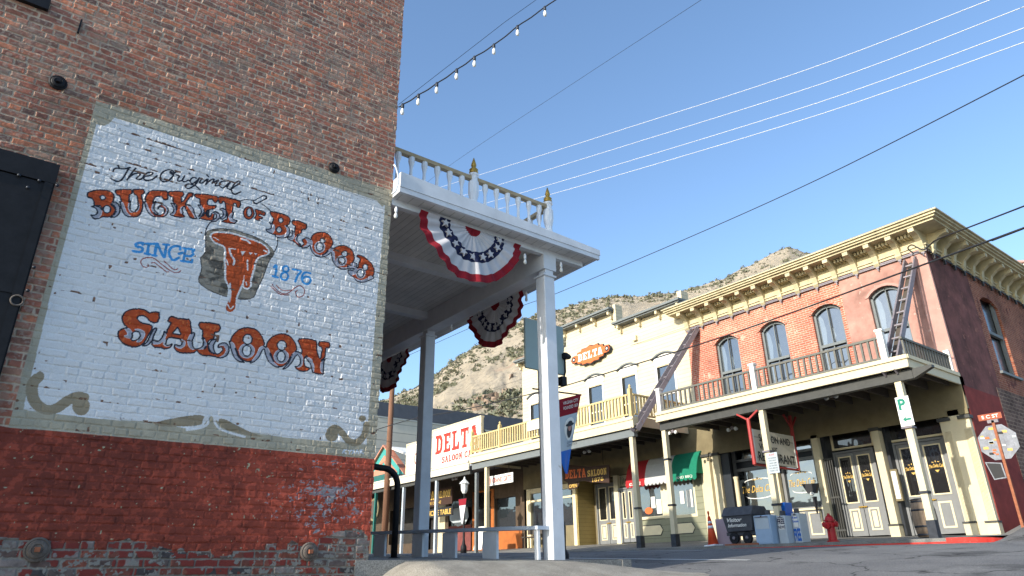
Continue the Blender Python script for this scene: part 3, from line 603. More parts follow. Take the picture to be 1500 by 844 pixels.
region = np.zeros((nz_, nx_), int); region[mOut] = 1; region[mPail | mBorder | mBld] = 3; region[(mL | dil(mL, 1)) & ~(mPail | mBorder | mBld)] = 2
region[red] = 4
fr = region[:-1, :-1]
idx = np.arange(nz_*nx_).reshape(nz_, nx_)
quads = np.stack([idx[:-1, :-1], idx[:-1, 1:], idx[1:, 1:], idx[1:, :-1]], -1)
def patch(name, rid, label=None, parent=None):
    q = quads[fr == rid]; used, inv = np.unique(q, return_inverse=True); q = inv.reshape(-1, 4)
    v = VERT[used]; c = CC[used]
    me = bpy.data.meshes.new(name); n = len(v); f = len(q)
    me.vertices.add(n); me.vertices.foreach_set('co', v.astype(np.float32).ravel())
    me.loops.add(f*4); me.loops.foreach_set('vertex_index', q.astype(np.int32).ravel())
    me.polygons.add(f); me.polygons.foreach_set('loop_start', np.arange(0, f*4, 4, dtype=np.int32)); me.polygons.foreach_set('loop_total', np.full(f, 4, np.int32))
    a = me.color_attributes.new('paint', 'FLOAT_COLOR', 'POINT'); a.data.foreach_set('color', c.astype(np.float32).ravel())
    me.update(calc_edges=True); me.materials.append(M['wall']); me.shade_smooth()
    return link(name, me, parent, label)
w_ = patch('wall', 0, None, saloon)
patch('painted_base', 4, 'dark red painted lower wall', w_)
sg = patch('painted_sign', 1, 'white painted sign panel with a taupe border', saloon)
patch('lettering', 2, 'orange and grey circus lettering', sg)
patch('bucket_picture', 3, 'painted grey bucket overflowing with orange-red blood', sg)
# rest of the saloon: plain box behind the surveyed wall
M['brickNS'] = brickmat('saloon_brick', (.28,.11,.07), (.20,.08,.055), (.40,.33,.27), 'x')
M['brickNW'] = brickmat('saloon_brick_side', (.28,.11,.07), (.20,.08,.055), (.40,.33,.27), 'y')
mb = MB(); mb.box(-16, -1.098, 7.0, 7.3, -1.6, 9.5); mb.box(3.445, 3.2, 7.03, 7.0+12.6, -.6, 7.94); mb.box(-16, -15.7, 7.3, 19.6, -1.6, 8.4); mb.box(-16, 3.44, 19.3, 19.6, -1.6, 7.94)
mb.box(-1.1, 3.2, 7.03, 7.3, -1.0, 7.94)
mb.build('wall', [M['brickNW']], saloon)
MB().box(-15.6, 3.19, 7.31, 19.29, 7.3, 7.5).build('roof', M['roofgrey'], saloon)
mb = MB(); mb.prism([(15.0,7.94),(15.9,9.3),(17.9,9.3),(18.8,7.94)], 3.2, 3.44); mb.build('gable', M['brickNS'], saloon)
for k, yy in enumerate((8.4, 11.2, 14.0, 16.8)):
    fr_ = MB().box(3.44, 3.50, yy-.62, yy+.62, .35+.03*(yy-7), 3.3).build('shopfront_window', M['doordark'], saloon)
    MB().box(3.502, 3.51, yy-.52, yy+.52, .9, 3.15).build('pane', M['glasssh'], fr_)
    MB().box(3.44, 3.48, yy-.5, yy+.5, 5.1, 7.2).build('upper_window', M['doordark'], saloon)

# iron shutters
sh = thing('iron_shutters', aty(40, 440, 7.0)[0:1] + (6.94, -.1), 'pair of tall black iron shutters closed over the wall opening left of the sign', 'shutters')
mb = MB(); X1 = -.035; mb.box(-1.35, X1, 6.90, 6.99, .35, 3.58); mb.build('frame', M['iron'], sh)
lf = MB(); lf.box(-1.30, X1-.03, 6.885, 6.899, .40, 3.36); lf.build('leaf', M['iron'], sh)
bb = MB(); bb.box(-1.33, X1-.002, 6.872, 6.884, 3.37, 3.575); bb.box(-.115, X1-.012, 6.868, 6.884, .36, 3.365); bb.box(-1.3, -.116, 6.874, 6.884, 2.26, 2.31)
bb.build('strap', M['iron'], sh)
for (px_, py_) in [(28,256),(58,264),(84,271),(41,274),(50,391),(41,425)]:
    X_, Z_ = aty(px_, py_, 6.86); MB().lathe((X_, 6.873, Z_), [(.016,0),(.014,-.010),(.004,-.016)], 8, 'y').build('rivet', M['hoop'], sh, smooth=True)
X_, Z_ = aty(25, 440, 6.86); rg = [(X_+.045*math.cos(t), 6.862, Z_+.045*math.sin(t)) for t in np.linspace(0, 2*math.pi, 17)]
MB().tube(rg, .008, 6).build('pull_ring', M['rust'], sh, smooth=True)

# anchor rosettes of the tie rods
for i, (px_, py_, r_, mt, lb) in enumerate([(86,117,.080,'iron','black iron anchor rosette high on the brick left of the sign'),(492,243,.072,'iron','black iron anchor rosette just above the sign top edge'),
        (55,805,.095,'rust','greenish stepped anchor rosette low on the wall below the sign left half'),(456,808,.090,'rust','buff stepped anchor rosette low on the wall near the corner')]):
    X_, Z_ = aty(px_, py_, 6.93); c = (X_, 6.99, Z_)
    t = thing('wall_anchor', (X_, 6.99, Z_), lb, 'wall anchor', 'cast anchor rosettes on the side wall')
    MB().lathe((0,0,0), [(r_,0),(r_,-.012),(r_*.86,-.020),(r_*.80,-.016),(r_*.66,-.030),(r_*.45,-.036),(r_*.40,-.030)], 20, 'y').build('plate', M[mt], t, loc=(0,0,0), smooth=False)
    MB().box(-.018,.018,-.066,-.030,-.018,.018).build('nut', M['rustpost' if mt == 'rust' else 'iron'], t, loc=(0,0,0))
X_, Z_ = aty(117, 38, 6.97)
tag(MB().box(-.008,.008,-.03,.0,-.085,.085).build('wall_cramp', M['iron'], loc=(X_, 6.995, Z_)), 'short vertical iron cramp in the bricks above the upper left rosette', 'wall cramp')
X_, Z_ = aty(32, 0, 6.97)
tag(MB().box(-.30,.22,-.05,.01,-.01,.12).build('iron_lintel', M['iron'], loc=(X_, 6.995, Z_)), 'dark iron lintel end at the top left of the brick wall', 'lintel')
# ================================================================== PORCH BALCONY of the saloon
def near_sw(Y): return .13 + .033*(Y-7.0)
porch = thing('porch', (6.1, 7.1, near_sw(7.1)), 'white saloon porch with tall square posts, boarded ceiling and a low gold-topped balustrade', 'porch')
YE = 17.5
# roof slab, thinner towards the street
mb = MB(); mb.hexa([(3.46,6.84,4.53),(6.93,6.84,4.55),(6.93,YE,4.55),(3.46,YE,4.53),(3.46,6.84,4.74),(6.93,6.84,4.62),(6.93,YE,4.62),(3.46,YE,4.74)]); mb.build('roof', M['fasc'], porch)
mb = MB(); mb.box(3.455, 6.97, 6.79, 6.838, 4.478, 4.548); mb.box(6.932, 6.98, 6.84, YE, 4.50, 4.56)
mb.hexa([(3.455,6.78,4.55),(6.98,6.78,4.55),(6.98,6.838,4.55),(3.455,6.838,4.55),(3.455,6.78,4.765),(6.98,6.78,4.64),(6.98,6.838,4.64),(3.455,6.838,4.765)])
mb.box(6.932, 6.98, 6.84, YE, 4.562, 4.64); mb.build('fascia', M['fasc'], porch)
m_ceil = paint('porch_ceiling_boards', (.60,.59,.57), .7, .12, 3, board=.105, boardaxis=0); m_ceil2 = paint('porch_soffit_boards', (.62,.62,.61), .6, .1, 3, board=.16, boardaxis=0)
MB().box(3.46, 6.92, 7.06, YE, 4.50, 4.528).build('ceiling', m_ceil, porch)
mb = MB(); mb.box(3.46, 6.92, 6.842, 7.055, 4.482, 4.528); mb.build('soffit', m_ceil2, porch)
mb = MB()
mb.box(6.0, 6.24, 7.0, YE, 4.16, 4.499); mb.build('beam', M['fasc'], porch)
MB().box(3.46, 6.80, 7.005, 7.09, 4.39, 4.481).build('end_beam', M['fasc'], porch)
for yy in (8.52, 10.45, 12.4, 14.3): MB().box(3.46, 5.998, yy-.07, yy+.07, 4.37, 4.499).build('cross_beam', M['fasc'], porch)
for yy in (7.0, 10.40, 13.8, 17.2):
    zb = near_sw(yy)
    p = MB(); p.box(6.0, 6.2, yy, yy+.2, zb-.05, 4.06); p.box(6.03, 6.19, yy+.01, yy+.17, 4.06, 4.16); po = p.build('post', M['bluegrey'] if False else M['fasc'], porch, bevel=.008)
    MB().box(5.98, 6.22, yy-.02, yy+.22, 4.045, 4.075).build('post_capital', M['fasc'], po)
def baluster_prof(h, r): return [(r,0),(r,.06*h),(r*.7,.09*h),(r*.85,.2*h),(r*.62,.45*h),(r*.55,.72*h),(r*.8,.80*h),(r*1.15,.88*h),(r*1.15,h)]
zr = 4.74
def newel(x, y, zb):
    n_ = MB().lathe((x,y,zb), [(.085,0),(.085,.10),(.06,.14),(.075,.30),(.058,.55),(.072,.60),(.085,.66),(.085,.84),(.065,.88),(.065,.95),(.08,.97),(.08,1.0)], 10).build('newel_post', M['white'], porch, smooth=False)
    MB().lathe((x,y,zb+1.0), [(.055,0),(.075,.03),(.06,.06),(.072,.08),(.045,.11),(.03,.13),(.045,.16),(.030,.22),(.006,.30)], 10).build('finial', M['gold'], n_, smooth=True)
for x_, y_ in ((5.06,7.5),(6.56,7.5),(6.56,10.8),(6.56,14.1),(6.56,17.3)): newel(x_, y_, zr-.06)
mb = MB(); mb.box(3.46, 5.0, 7.46, 7.54, 5.56, 5.62); mb.box(5.11, 6.50, 7.46, 7.54, 5.56, 5.62)
mb.box(3.46, 5.0, 7.475, 7.525, 4.86, 4.90); mb.box(5.11, 6.50, 7.475, 7.525, 4.86, 4.90)
for a, b in ((7.56,10.74),(10.86,14.04),(14.16,17.24)): mb.box(6.52, 6.60, a, b, 5.56, 5.62); mb.box(6.535, 6.585, a, b, 4.86, 4.90)
mb.build('top_rail', M['tanrail'], porch)
bal = MB().lathe((0,0,0), baluster_prof(.66, .040), 8).build('baluster', M['white'], porch, loc=(5.06-.217-6.1, 7.5-7.1, 4.90-near_sw(7.1)))
wb = Vector(WORLD[porch])
pos = [(5.06-.217*k, 7.5) for k in range(2, 8)] + [(5.06+.217*k, 7.5) for k in range(1, 7)] + [(6.56, 7.5+.236*k) for k in range(1, 41) if k % 14]
for (a, b) in pos: dup(bal, loc=Vector((a, b, 4.90))-wb, parent=porch)

# conduit at the corner
pts = [atx_ for atx_ in []]
P3 = []
for (px_, py_) in [(577,241),(580,245),(583,256),(583,270),(579,281),(574,284)]:
    X_, Z_ = aty(px_, py_, 6.77); P3.append((X_, 6.77, Z_))
tag(MB().tube(P3, .011, 6).build('conduit', M['white'], smooth=True), 'white looped conduit hooked round the porch edge at the brick corner', 'conduit')

# bunting: pleated half rosettes
def bunting(name_lab, O, U, w, h, sag=.0, parent_loc=None, seed=1, rot=0):
    """Half-round pleated fan hanging from the line O +- w/2 along U."""
    rnd = random.Random(seed); U = Vector(U).normalized(); N = U.cross(Vector((0,0,1))); O = Vector(O)
    t = thing('bunting', O, name_lab, 'bunting', 'star-spangled fan buntings on the porch')
    NS = 64; rad = [0, .14, .24, .50, .54, .58, .74, .78, .86, 1.0]
    def pos(i, r, lift=0):
        a = math.pi*i/NS; pl = .018*math.sin(a*26+seed+.8*math.sin(a*5))*(.3+r) + .035*math.sin(a*7+seed*2)*r
        # flatten: full width at the top, slightly drooping corners
        xx_ = -math.cos(a)*w/2*r; zz_ = -math.sin(a)**1.28*h*r*(1+.006*math.sin(a*30+seed))
        return O*0 + U*xx_ + Vector((0,0,zz_)) + N*(pl+lift)
    groups = {'flagred': [(0,.15),(.86,1.0)], 'flagwhite': [(.15,.44),(.64,.86)], 'flagblue': [(.44,.64)]}
    nm = {'flagred': 'red_band', 'flagwhite': 'white_field', 'flagblue': 'blue_star_band'}
    for mk, rr in groups.items():
        mb = MB()
        for a, b in rr:
            st = [a+(b-a)*k/4 for k in range(5)]
            vs = [pos(i, r) for r in st for i in range(NS+1)]; n = NS+1
            mb.add(vs, [(j*n+i, j*n+i+1, (j+1)*n+i+1, (j+1)*n+i) for j in range(4) for i in range(NS)])
        o = mb.build(nm[mk], M[mk], t, smooth=True, loc=(0,0,0))
        if mk == 'flagblue': blue = o
    for k in range(9):
        i = NS*(k+.6)/9.2; a = math.pi*i/NS; c0 = pos(i, .54); rr = .062
        v = []
        for s in (1, -1):
            for q in range(10):
                th = math.pi*q/5 + k; rq = rr if q % 2 == 0 else rr*.42
                v.append(c0 + U*(math.sin(th)*rq) + Vector((0,0,math.cos(th)*rq)) + N*(s*.022))
        MB().add(v, [tuple(range(10)), tuple(range(10,20))[::-1]] + [(q, (q+1)%10, 10+(q+1)%10, 10+q) for q in range(10)]).build('star', M['flagwhite'], blue, loc=(0,0,0))
    return t
bunting('star-spangled fan bunting hung along the porch end nearest the camera', (4.70, 6.965, 4.40), (1,0,0), 1.72, .80, seed=1)
bunting('star-spangled fan bunting on the street side between the near and middle posts', (6.27, 8.60, 4.15), (0,-1,0), 1.60, .74, seed=3)
bunting('star-spangled fan bunting half hidden by the wall beyond the middle post', (6.27, 12.35, 4.15), (0,-1,0), 1.60, .74, seed=5)

# porch bulbs
def bulb(px_, py_, Y, X, lab, grp='bulbs hung under the porch edge'):
    if Y is not None: X_, Z_ = aty(px_, py_, Y); p = (X_, Y, Z_)
    else: Y_, Z_ = atx(px_, py_, X); p = (X, Y_, Z_)
    t = thing('light_bulb', p, lab, 'light bulb', grp)
    MB().lathe((0,0,0), [(.018,0),(.02,.02),(.02,.06),(.008,.09)], 8).build('socket', M['white'], t, loc=(0,0,0), smooth=True)
    MB().lathe((0,0,0), [(.004,-.080),(.018,-.072),(.025,-.05),(.021,-.02),(.012,0)], 10).build('glass_bulb', M['lampwhite'], t, loc=(0,0,0), smooth=True)
bulb(580, 312, 6.97, None, 'white porch bulb just right of the brick corner'); bulb(769, 380, 6.97, None, 'white porch bulb right of the nearest bunting')
bulb(822, 392, 6.97, None, 'white porch bulb at the outer porch corner'); bulb(771, 435, None, 6.3, 'amber porch bulb left of the near post top')
bulb(661, 478, None, 6.3, 'porch bulb on the beam left of the middle bunting'); 

# bench between the posts
bench = thing('bench', (6.0, 9.0, near_sw(9.0)), 'long blue-grey plank bench on board supports behind the porch posts', 'bench')
mb = MB(); mb.hexa([(5.80,7.06,near_sw(7.06)+.36),(5.99,7.06,near_sw(7.06)+.36),(5.99,14,near_sw(14)+.36),(5.80,14,near_sw(14)+.36),(5.80,7.06,near_sw(7.06)+.405),(5.99,7.06,near_sw(7.06)+.405),(5.99,14,near_sw(14)+.405),(5.80,14,near_sw(14)+.405)]); mb.build('seat', M['bluegrey'], bench)
for a, b in ((7.10,7.17),(7.99,8.32),(9.02,9.38),(9.98,10.30),(11.25,11.65),(12.9,13.3)):
    MB().box(5.83, 5.87, a, b, near_sw(a)-.02, near_sw(a)+.36).build('support', M['white'], bench)  # white instead of the seat's blue-grey: light on the supports put into colour
# black pipe handrail
hr = thing('handrail', (4.55, 8.5, .18), 'black bent pipe handrail beside the brick corner', 'handrail')
c = [(3.50,8.5,1.36),(4.30,8.5,1.31)] + [(4.33+.22*math.sin(a), 8.5, 1.09+.22*math.cos(a)) for a in np.linspace(.1, 1.57, 7)] + [(4.55,8.5,.16)]
MB().tube(c, .042, 10).build('pipe', M['iron'], hr, smooth=True); MB().lathe((4.55,8.5,.165), [(.08,0),(.08,.02),(.05,.03)], 12).build('foot_flange', M['iron'], hr)

# banner pole behind the near post
bp_ = thing('banner_pole', (6.95, 7.90, .10), 'black street pole with floodlight and pennant half hidden by the near porch post', 'lamp post')
MB().tube([(6.95,7.95,.08),(6.95,7.95,2.75)], [.05,.04], 10).build('pole', M['iron'], bp_, smooth=True)
MB().lathe((6.95,7.95,.10), [(.12,0),(.12,.12),(.08,.2),(.09,.5),(.06,.62)], 12).build('pole_base', M['iron'], bp_)
def yz(px_, py_, Y=7.95): X_, Z_ = aty(px_, py_, Y); return (X_, Y, Z_)
MB().tube([(6.95,7.95,2.72), yz(826,553), yz(828,545), yz(827,520)], .016, 8).build('bracket_pipe', M['iron'], bp_, smooth=True)
a_ = Vector(yz(824,557)); MB().box(a_.x-.05, a_.x+.05, 7.9, 8.0, a_.z-.09, a_.z+.05).build('junction_box', M['iron'], bp_)
a_ = Vector(yz(829,522)); fl = MB().lathe((0,0,0), [(.05,-.06),(.065,-.02),(.045,.06),(.03,.09)], 10, 'x').build('floodlight', M['iron'], bp_, loc=Vector(a_)-Vector((6.95,7.90,.10)))
a_ = Vector(yz(833,582)); MB().tube([(6.50,7.95,2.60),(7.52,7.95,2.64)], .012, 6).build('banner_arm', M['iron'], bp_)
# pennant
pn = thing('pennant', (7.08, 7.94, 2.6), 'red, white and blue tapering street pennant with an oval portrait, behind the near porch post', 'pennant')
TL, TR = yz(793, 592, 7.94), yz(850, 577.5, 7.94); BT = yz(829.5, 694, 7.94)
def pq(u, v, off=0):   # u across, v down
    Lx, Lz = TL[0]+(BT[0]-.03-TL[0])*v, TL[2]+(BT[2]-TL[2])*v; Rx, Rz = TR[0]+(BT[0]+.03-TR[0])*v, TR[2]+(BT[2]-TR[2])*v
    return (Lx+(Rx-Lx)*u, 7.94-off+.015*math.sin(u*5+v*4), Lz+(Rz-Lz)*u)
def band(v0, v1, mat, name, wave=0):
    mb = MB(); n = 10
    v = []
    for off in (0, .004):
        for j in range(5):
            for i in range(n+1):
                u = i/n; vv = v0+(v1-v0)*j/4 + wave*math.sin(u*5)*(j/4) ; v.append(pq(u, vv, off))
    q = 5*(n+1); f = [(j*(n+1)+i, j*(n+1)+i+1, (j+1)*(n+1)+i+1, (j+1)*(n+1)+i) for j in range(4) for i in range(n)]
    f += [tuple(q+k for k in ff)[::-1] for ff in f]; return mb.add(v, f).build(name, mat, pn)
band(0, .24, M['flagred'], 'red_top'); band(.24, .70, M['boxgrey'], 'pale_middle'); band(.70, 1.0, M['boxdblue'], 'blue_tail')
def disc(u, v, ru, rv, mat, name, off, a0=0, a1=2*math.pi):
    pts = [pq(u+ru*math.cos(t), v+rv*math.sin(t), off) for t in np.linspace(a0, a1, 20)]
    return MB().add(pts, [tuple(range(20))]).build(name, mat, pn)
disc(.72, .43, .22, .15, M['signwhite'], 'portrait_oval', .010); disc(.72, .46, .12, .09, M['black'], 'portrait_figure', .013); disc(.72, .41, .075, .05, M['stucco'], 'portrait_figure', .016); disc(.72, .375, .17, .022, M['black'], 'portrait_figure', .019); disc(.72, .36, .09, .035, M['black'], 'portrait_figure', .0192)
U_ = Vector(pq(.95,.08))-Vector(pq(.52,.08)); letters_dir('lettering', 'VIRGINIA CITY', M['signwhite'], pn, Vector(pq(.52,.09))+Vector((0,-.02,0)), U_*.95, (0,0,.05)); letters_dir('lettering', 'FOUNDED 1859', M['signwhite'], pn, Vector(pq(.52,.16))+Vector((0,-.02,0)), U_*.9, (0,0,.05))
for vv in (.62,.66): letters_dir('lettering', 'COMSTOCK', M['flagblue'], pn, Vector(pq(.58,vv))+Vector((0,-.02,0)), U_*.6, (0,0,.03))
# grey-green panel
pp = thing('sign_back', (6.8, 8.0, .1), 'blank grey-green back of a large street sign beside the near porch post', 'sign')
x0, z0 = aty(768,468,8.0); x1, z1 = aty(824,478,8.0); _, z2 = aty(770,537,8.0)
MB().box(x0, x1, 7.985, 8.03, 2.93, 3.76).build('panel', M['signgreyback'], pp, bevel=.01)
MB().box(x0+.33, x0+.37, 7.995+.04, 8.10, .12, 3.70).build('mounting_post', M['steel'], pp)

# ================================================================== OVERHEAD WIRES
def wire(pts, r, mat, lab, grp=None, nm='overhead_wire', cat='wire'):
    """pts = (px, py, horizontal distance) of points on the cable."""
    P = [atr(a, b, d) for a, b, d in pts]
    P.append(P[-1]+(P[-1]-P[-2]).normalized()*28)
    if 'looped' not in lab and 'hair-thin' not in lab: P.insert(0, P[0]+(P[0]-P[1]).normalized()*20)
    if 'hair-thin' in lab: P.pop()
    o = MB().tube(sm3(P), r, 6).build(nm, M[mat], smooth=True)
    return tag(o, lab, cat, grp)
def sm3(P, n=6):
    if len(P) < 3: return P
    out = []
    for i in range(len(P)-1):
        p0, p1, p2, p3 = P[max(i-1,0)], P[i], P[i+1], P[min(i+2,len(P)-1)]
        for t in [k/n for k in range(n)]: out.append(.5*((2*p1)+(p2-p0)*t+(2*p0-5*p1+4*p2-p3)*t*t+(3*p1-p0-3*p2+p3)*t**3))
    return out+[P[-1]]
wire([(600,288.5,62),(700.7,256.9,46),(879.8,200,34),(1165,108,27),(1450,0,22),(1560,-45,20)], .0125, 'wirew', 'uppermost of the four pale parallel wires', 'four pale parallel wires over the street')
wire([(600,309.5,62),(700.7,280,46),(900,218.5,34),(1200,124,27),(1500,10,22),(1600,-30,20)], .0125, 'wirew', 'second from the top of the four pale parallel wires', 'four pale parallel wires over the street')
wire([(600,331,62),(696.4,302.4,46),(900,242.6,34),(1200,150,27),(1500,41,22),(1600,2,20)], .0125, 'wirew', 'third from the top of the four pale parallel wires', 'four pale parallel wires over the street')
wire([(600,345,62),(714.9,310.9,46),(900,258.3,34),(1200,168,27),(1500,62,22),(1600,26,20)], .0125, 'wirew', 'lowest of the four pale parallel wires', 'four pale parallel wires over the street')
wire([(560,318,60),(658,243,45),(840,122,33),(1027,0,24),(1120,-62,20)], .010, 'wireb', 'thin dark wire rising steeply above the porch balustrade')
wire([(600,520,60),(740,458,46),(815,430,40),(1000,352,32),(1200,262,27),(1500,110,21),(1640,35,19)], .018, 'wireb', 'black wire sagging alone across the blue sky to the right')
wire([(500,645,40),(546.5,631,38),(609,612.8,34),(681,599.8,31),(793,573.7,27.5),(824,566.3,27),(1023,505,22.5),(1160,458,20.8),(1313.6,402,18.5),(1500,334,16),(1620,288,15)], .022, 'wireb', 'thick black cable crossing in front of both upper storeys')
wire([(680,583,44),(760,557,36),(903,513,29),(1007.6,478,26.2)], .007, 'wireb', 'hair-thin wire tied to the brick cornice left end')
Y_, Z_ = atx(1352, 368, 20.9)
wire([(1338,371,22.0),(1330,364,21.9),(1336,359,21.8),(1352,366,21.7),(1362,359,21.6),(1375,350,21.2),(1430,329,19.5),(1500,302,18),(1620,255,16)], .020, 'wireb', 'black service cable looped at the brick building corner')
# string of bulbs
A_ = Vector((3.46, 6.99, 0)); A_.z = aty(582,156,6.99)[1]
end = atr(905, -70, 7.6); 
mB_ = []
pxs = [(590,156),(613,142),(640,125),(669,105),(695,86.5),(723.5,68.5),(758,41.5),(798,13.5),(845,-20)]
sl = thing('string_lights', A_, 'black festoon cable of clear bulbs strung from the brick corner into the sky', 'string lights')
def onseg(px_, py_):     # point of the vertical plane through A_ and end that is seen at this pixel
    d = ray(px_, py_); n = np.array([-(end.y-A_.y), end.x-A_.x, 0]); t = (n@np.array(A_))/(n@d); return Vector(d*t)
P = [A_] + [onseg(a, b-3) for a, b in pxs] + [onseg(900,-55)]
Q = [P[0]]
for i in range(1, len(P)): Q.append((P[i-1]+P[i])/2 + Vector((0,0,-.015))); Q.append(P[i])
Q.append(Q[-1]+(Q[-1]-Q[-3]).normalized()*7)
MB().tube(sm3(Q, 3), .009, 6).build('cable', M['wireb'], sl, smooth=True)
MB().tube([A_+Vector((0,0,.04)), onseg(740,32), onseg(860,-53), onseg(860,-53)+(onseg(860,-53)-onseg(740,32)).normalized()*7], .004, 4).build('support_wire', M['wireb'], sl)
for a, b in pxs:
    p = onseg(a, b-3); s_ = MB().lathe((0,0,0), [(.017,-.07),(.022,-.05),(.022,.0),(.012,.015)], 8).build('socket', M['rustpost'] if False else M['hoop'], sl, loc=p-Vector(A_), smooth=True)
    MB().lathe((0,0,-.07), [(.004,-.105),(.02,-.095),(.027,-.07),(.024,-.035),(.014,0)], 10).build('glass_bulb', M['lampwhite'], s_, loc=(0,0,0), smooth=True)
# ================================================================== FAR SIDE OF THE STREET
XF = 21.0; XB = 18.0
def sw(Y):                                  # pavement height along the far shopfronts
    return float(np.interp(Y, [-30, 7, 16, 23, 60], [.0, .72, .93, 1.0, 1.05]))
def kb(Y): return float(np.interp(Y, [-30, 5, 7, 16, 26, 60], [.45, .565, .575, .63, .74, .95]))   # kerb top
def rect(mb, y0, y1, z0, z1, x=XF, t=.05, mi=0): return mb.box(x, x+t, y0, y1, z0, z1, mi)
def archpts(y0, y1, zs, zt, n=8):           # segmental arch from y0 to y1 springing at zs, crown zt
    w = (y1-y0)/2; h = zt-zs; r = (w*w+h*h)/(2*h); c = zt-r; a0 = math.asin(min(1, w/r)); m = (y0+y1)/2
    return [(m+r*math.sin(a0*(2*k/n-1)), c+r*math.cos(a0*(2*k/n-1))) for k in range(n+1)]
def holes_x(mb, y0, y1, z0, z1, hs, x=XF, d=.22, mi=0, flip=False):
    """Front face of a wall facing -X with rectangular openings, plus their reveals."""
    ys = sorted({y0, y1, *[h[0] for h in hs], *[h[1] for h in hs]}); zz = sorted({z0, z1, *[h[2] for h in hs], *[h[3] for h in hs]})
    for a, b in zip(ys[:-1], ys[1:]):
        for c, e in zip(zz[:-1], zz[1:]):
            if any(h[0] <= a and b <= h[1] and h[2] <= c and e <= h[3] for h in hs): continue
            mb.add([(x,a,c),(x,b,c),(x,b,e),(x,a,e)], [(0,3,2,1)], mi)
    for h in hs:
        a, b, c, e = h[:4]
        for q in ([(x,a,c),(x+d,a,c),(x+d,a,e),(x,a,e)], [(x,b,c),(x,b,e),(x+d,b,e),(x+d,b,c)], [(x,a,c),(x,b,c),(x+d,b,c),(x+d,a,c)], [(x,a,e),(x+d,a,e),(x+d,b,e),(x,b,e)]): mb.add(q, [(0,1,2,3)], mi)

# ---------------------------------------------------------------- brick corner building
rb = thing('brick_building', (XF, 11.5, .8), 'two-storey orange-red brick corner building with a bracketed cream cornice', 'building')
WIN = [(14.25,.98),(12.33,.98),(10.34,.98),(8.42,.98)]
hs = [(c-w/2, c+w/2, 5.0, 8.03) for c, w in WIN]
fw = MB(); yb = 9.72                         # brick to here, stucco beyond
holes_x(fw, yb, 16.0, 4.35, 8.80, [h for h in hs if h[0] > yb])
front = fw.build('wall', M['brickR'], rb)
ss = MB(); holes_x(ss, 7.42, yb, 4.35, 8.80, [hs[3]], x=XF-.012); ss.build('stucco_face', M['stucco'], rb, label='pink stuccoed corner bay')
MB().box(XF-.05, XF+.1, 7.0, 7.42, 4.30, 8.78).build('corner_pilaster', M['stuccoe'], rb)
for i, (c, w) in enumerate(WIN):             # arched heads
    a, b = c-w/2, c+w/2; ap = archpts(a, b, 7.80, 8.02); mm = M['brickR'] if i < 3 else M['stucco']; xx_ = XF-.002 if i < 3 else XF-.014
    MB().prism(ap[::-1] + [(a, 8.035), (b, 8.035)][:0] + [(a, 8.04)] + [(b, 8.04)], xx_, XF+.20).build('arch_spandrel', mm, rb)
    hood = archpts(a-.10, b+.10, 7.78, 8.10); hin = archpts(a-.01, b+.01, 7.78, 8.015)
    mb = MB()
    for k in range(8): mb.hexa([(XF-.045,*hin[k]),(XF+.02,*hin[k]),(XF+.02,*hin[k+1]),(XF-.045,*hin[k+1]),(XF-.045,*hood[k]),(XF+.02,*hood[k]),(XF+.02,*hood[k+1]),(XF-.045,*hood[k+1])])
    mb.build('arch_hood', mm if i < 3 else M['stuccoe'], rb)
    f = thing('tmp', (XF, c, 6), '', '') if False else None
    fr = MB(); xf = XF+.10
    fr.box(xf, xf+.08, a+.002, a+.075, 5.0, 7.80); fr.box(xf, xf+.08, b-.075, b-.002, 5.0, 7.80); fr.box(xf-.02, xf+.06, a+.08, b-.08, 6.63, 6.72)
    fr.box(xf, xf+.06, c-.012, c+.012, 6.72, 7.98); fr.box(xf, xf+.06, c-.012, c+.012, 5.1, 6.63); fr.box(xf, xf+.08, a+.08, b-.08, 5.0, 5.12)
    ai = archpts(a+.075, b-.075, 7.74, 7.93)
    ao = archpts(a+.002, b-.002, 7.79, 8.01)
    for k in range(8): fr.hexa([(xf,*ai[k]),(xf+.08,*ai[k]),(xf+.08,*ai[k+1]),(xf,*ai[k+1]),(xf,*ao[k]),(xf+.08,*ao[k]),(xf+.08,*ao[k+1]),(xf,*ao[k+1])])
    wf = fr.build('window', M['greytrim'], rb)
    MB().prism(ai + [(b-.07, 5.05), (a+.07, 5.05)], xf+.09, xf+.10).build('pane', M['glass'], wf)
    MB().prism([(b-.08,5.3),(b-.08,7.74),(b-.16,7.80),(b-.26,7.6),(b-.30,7.2),(b-.20,6.3),(b-.24,5.3)], xf+.086, xf+.089).build('curtain', M['glasscurt'], wf); MB().prism([(c+.02,7.3),(c-.06,7.2),(c-.10,6.95),(c-.03,6.78),(c+.06,6.9)], xf+.086, xf+.089).build('curtain', M['glasscurt'], wf)
    # pale gathered curtain just behind the left part of the pane, seen as a lighter strip
    MB().box(XF-.06, XF+.02, a-.06, b+.06, 4.93, 4.995).build('sill', M['greytrim'], wf)
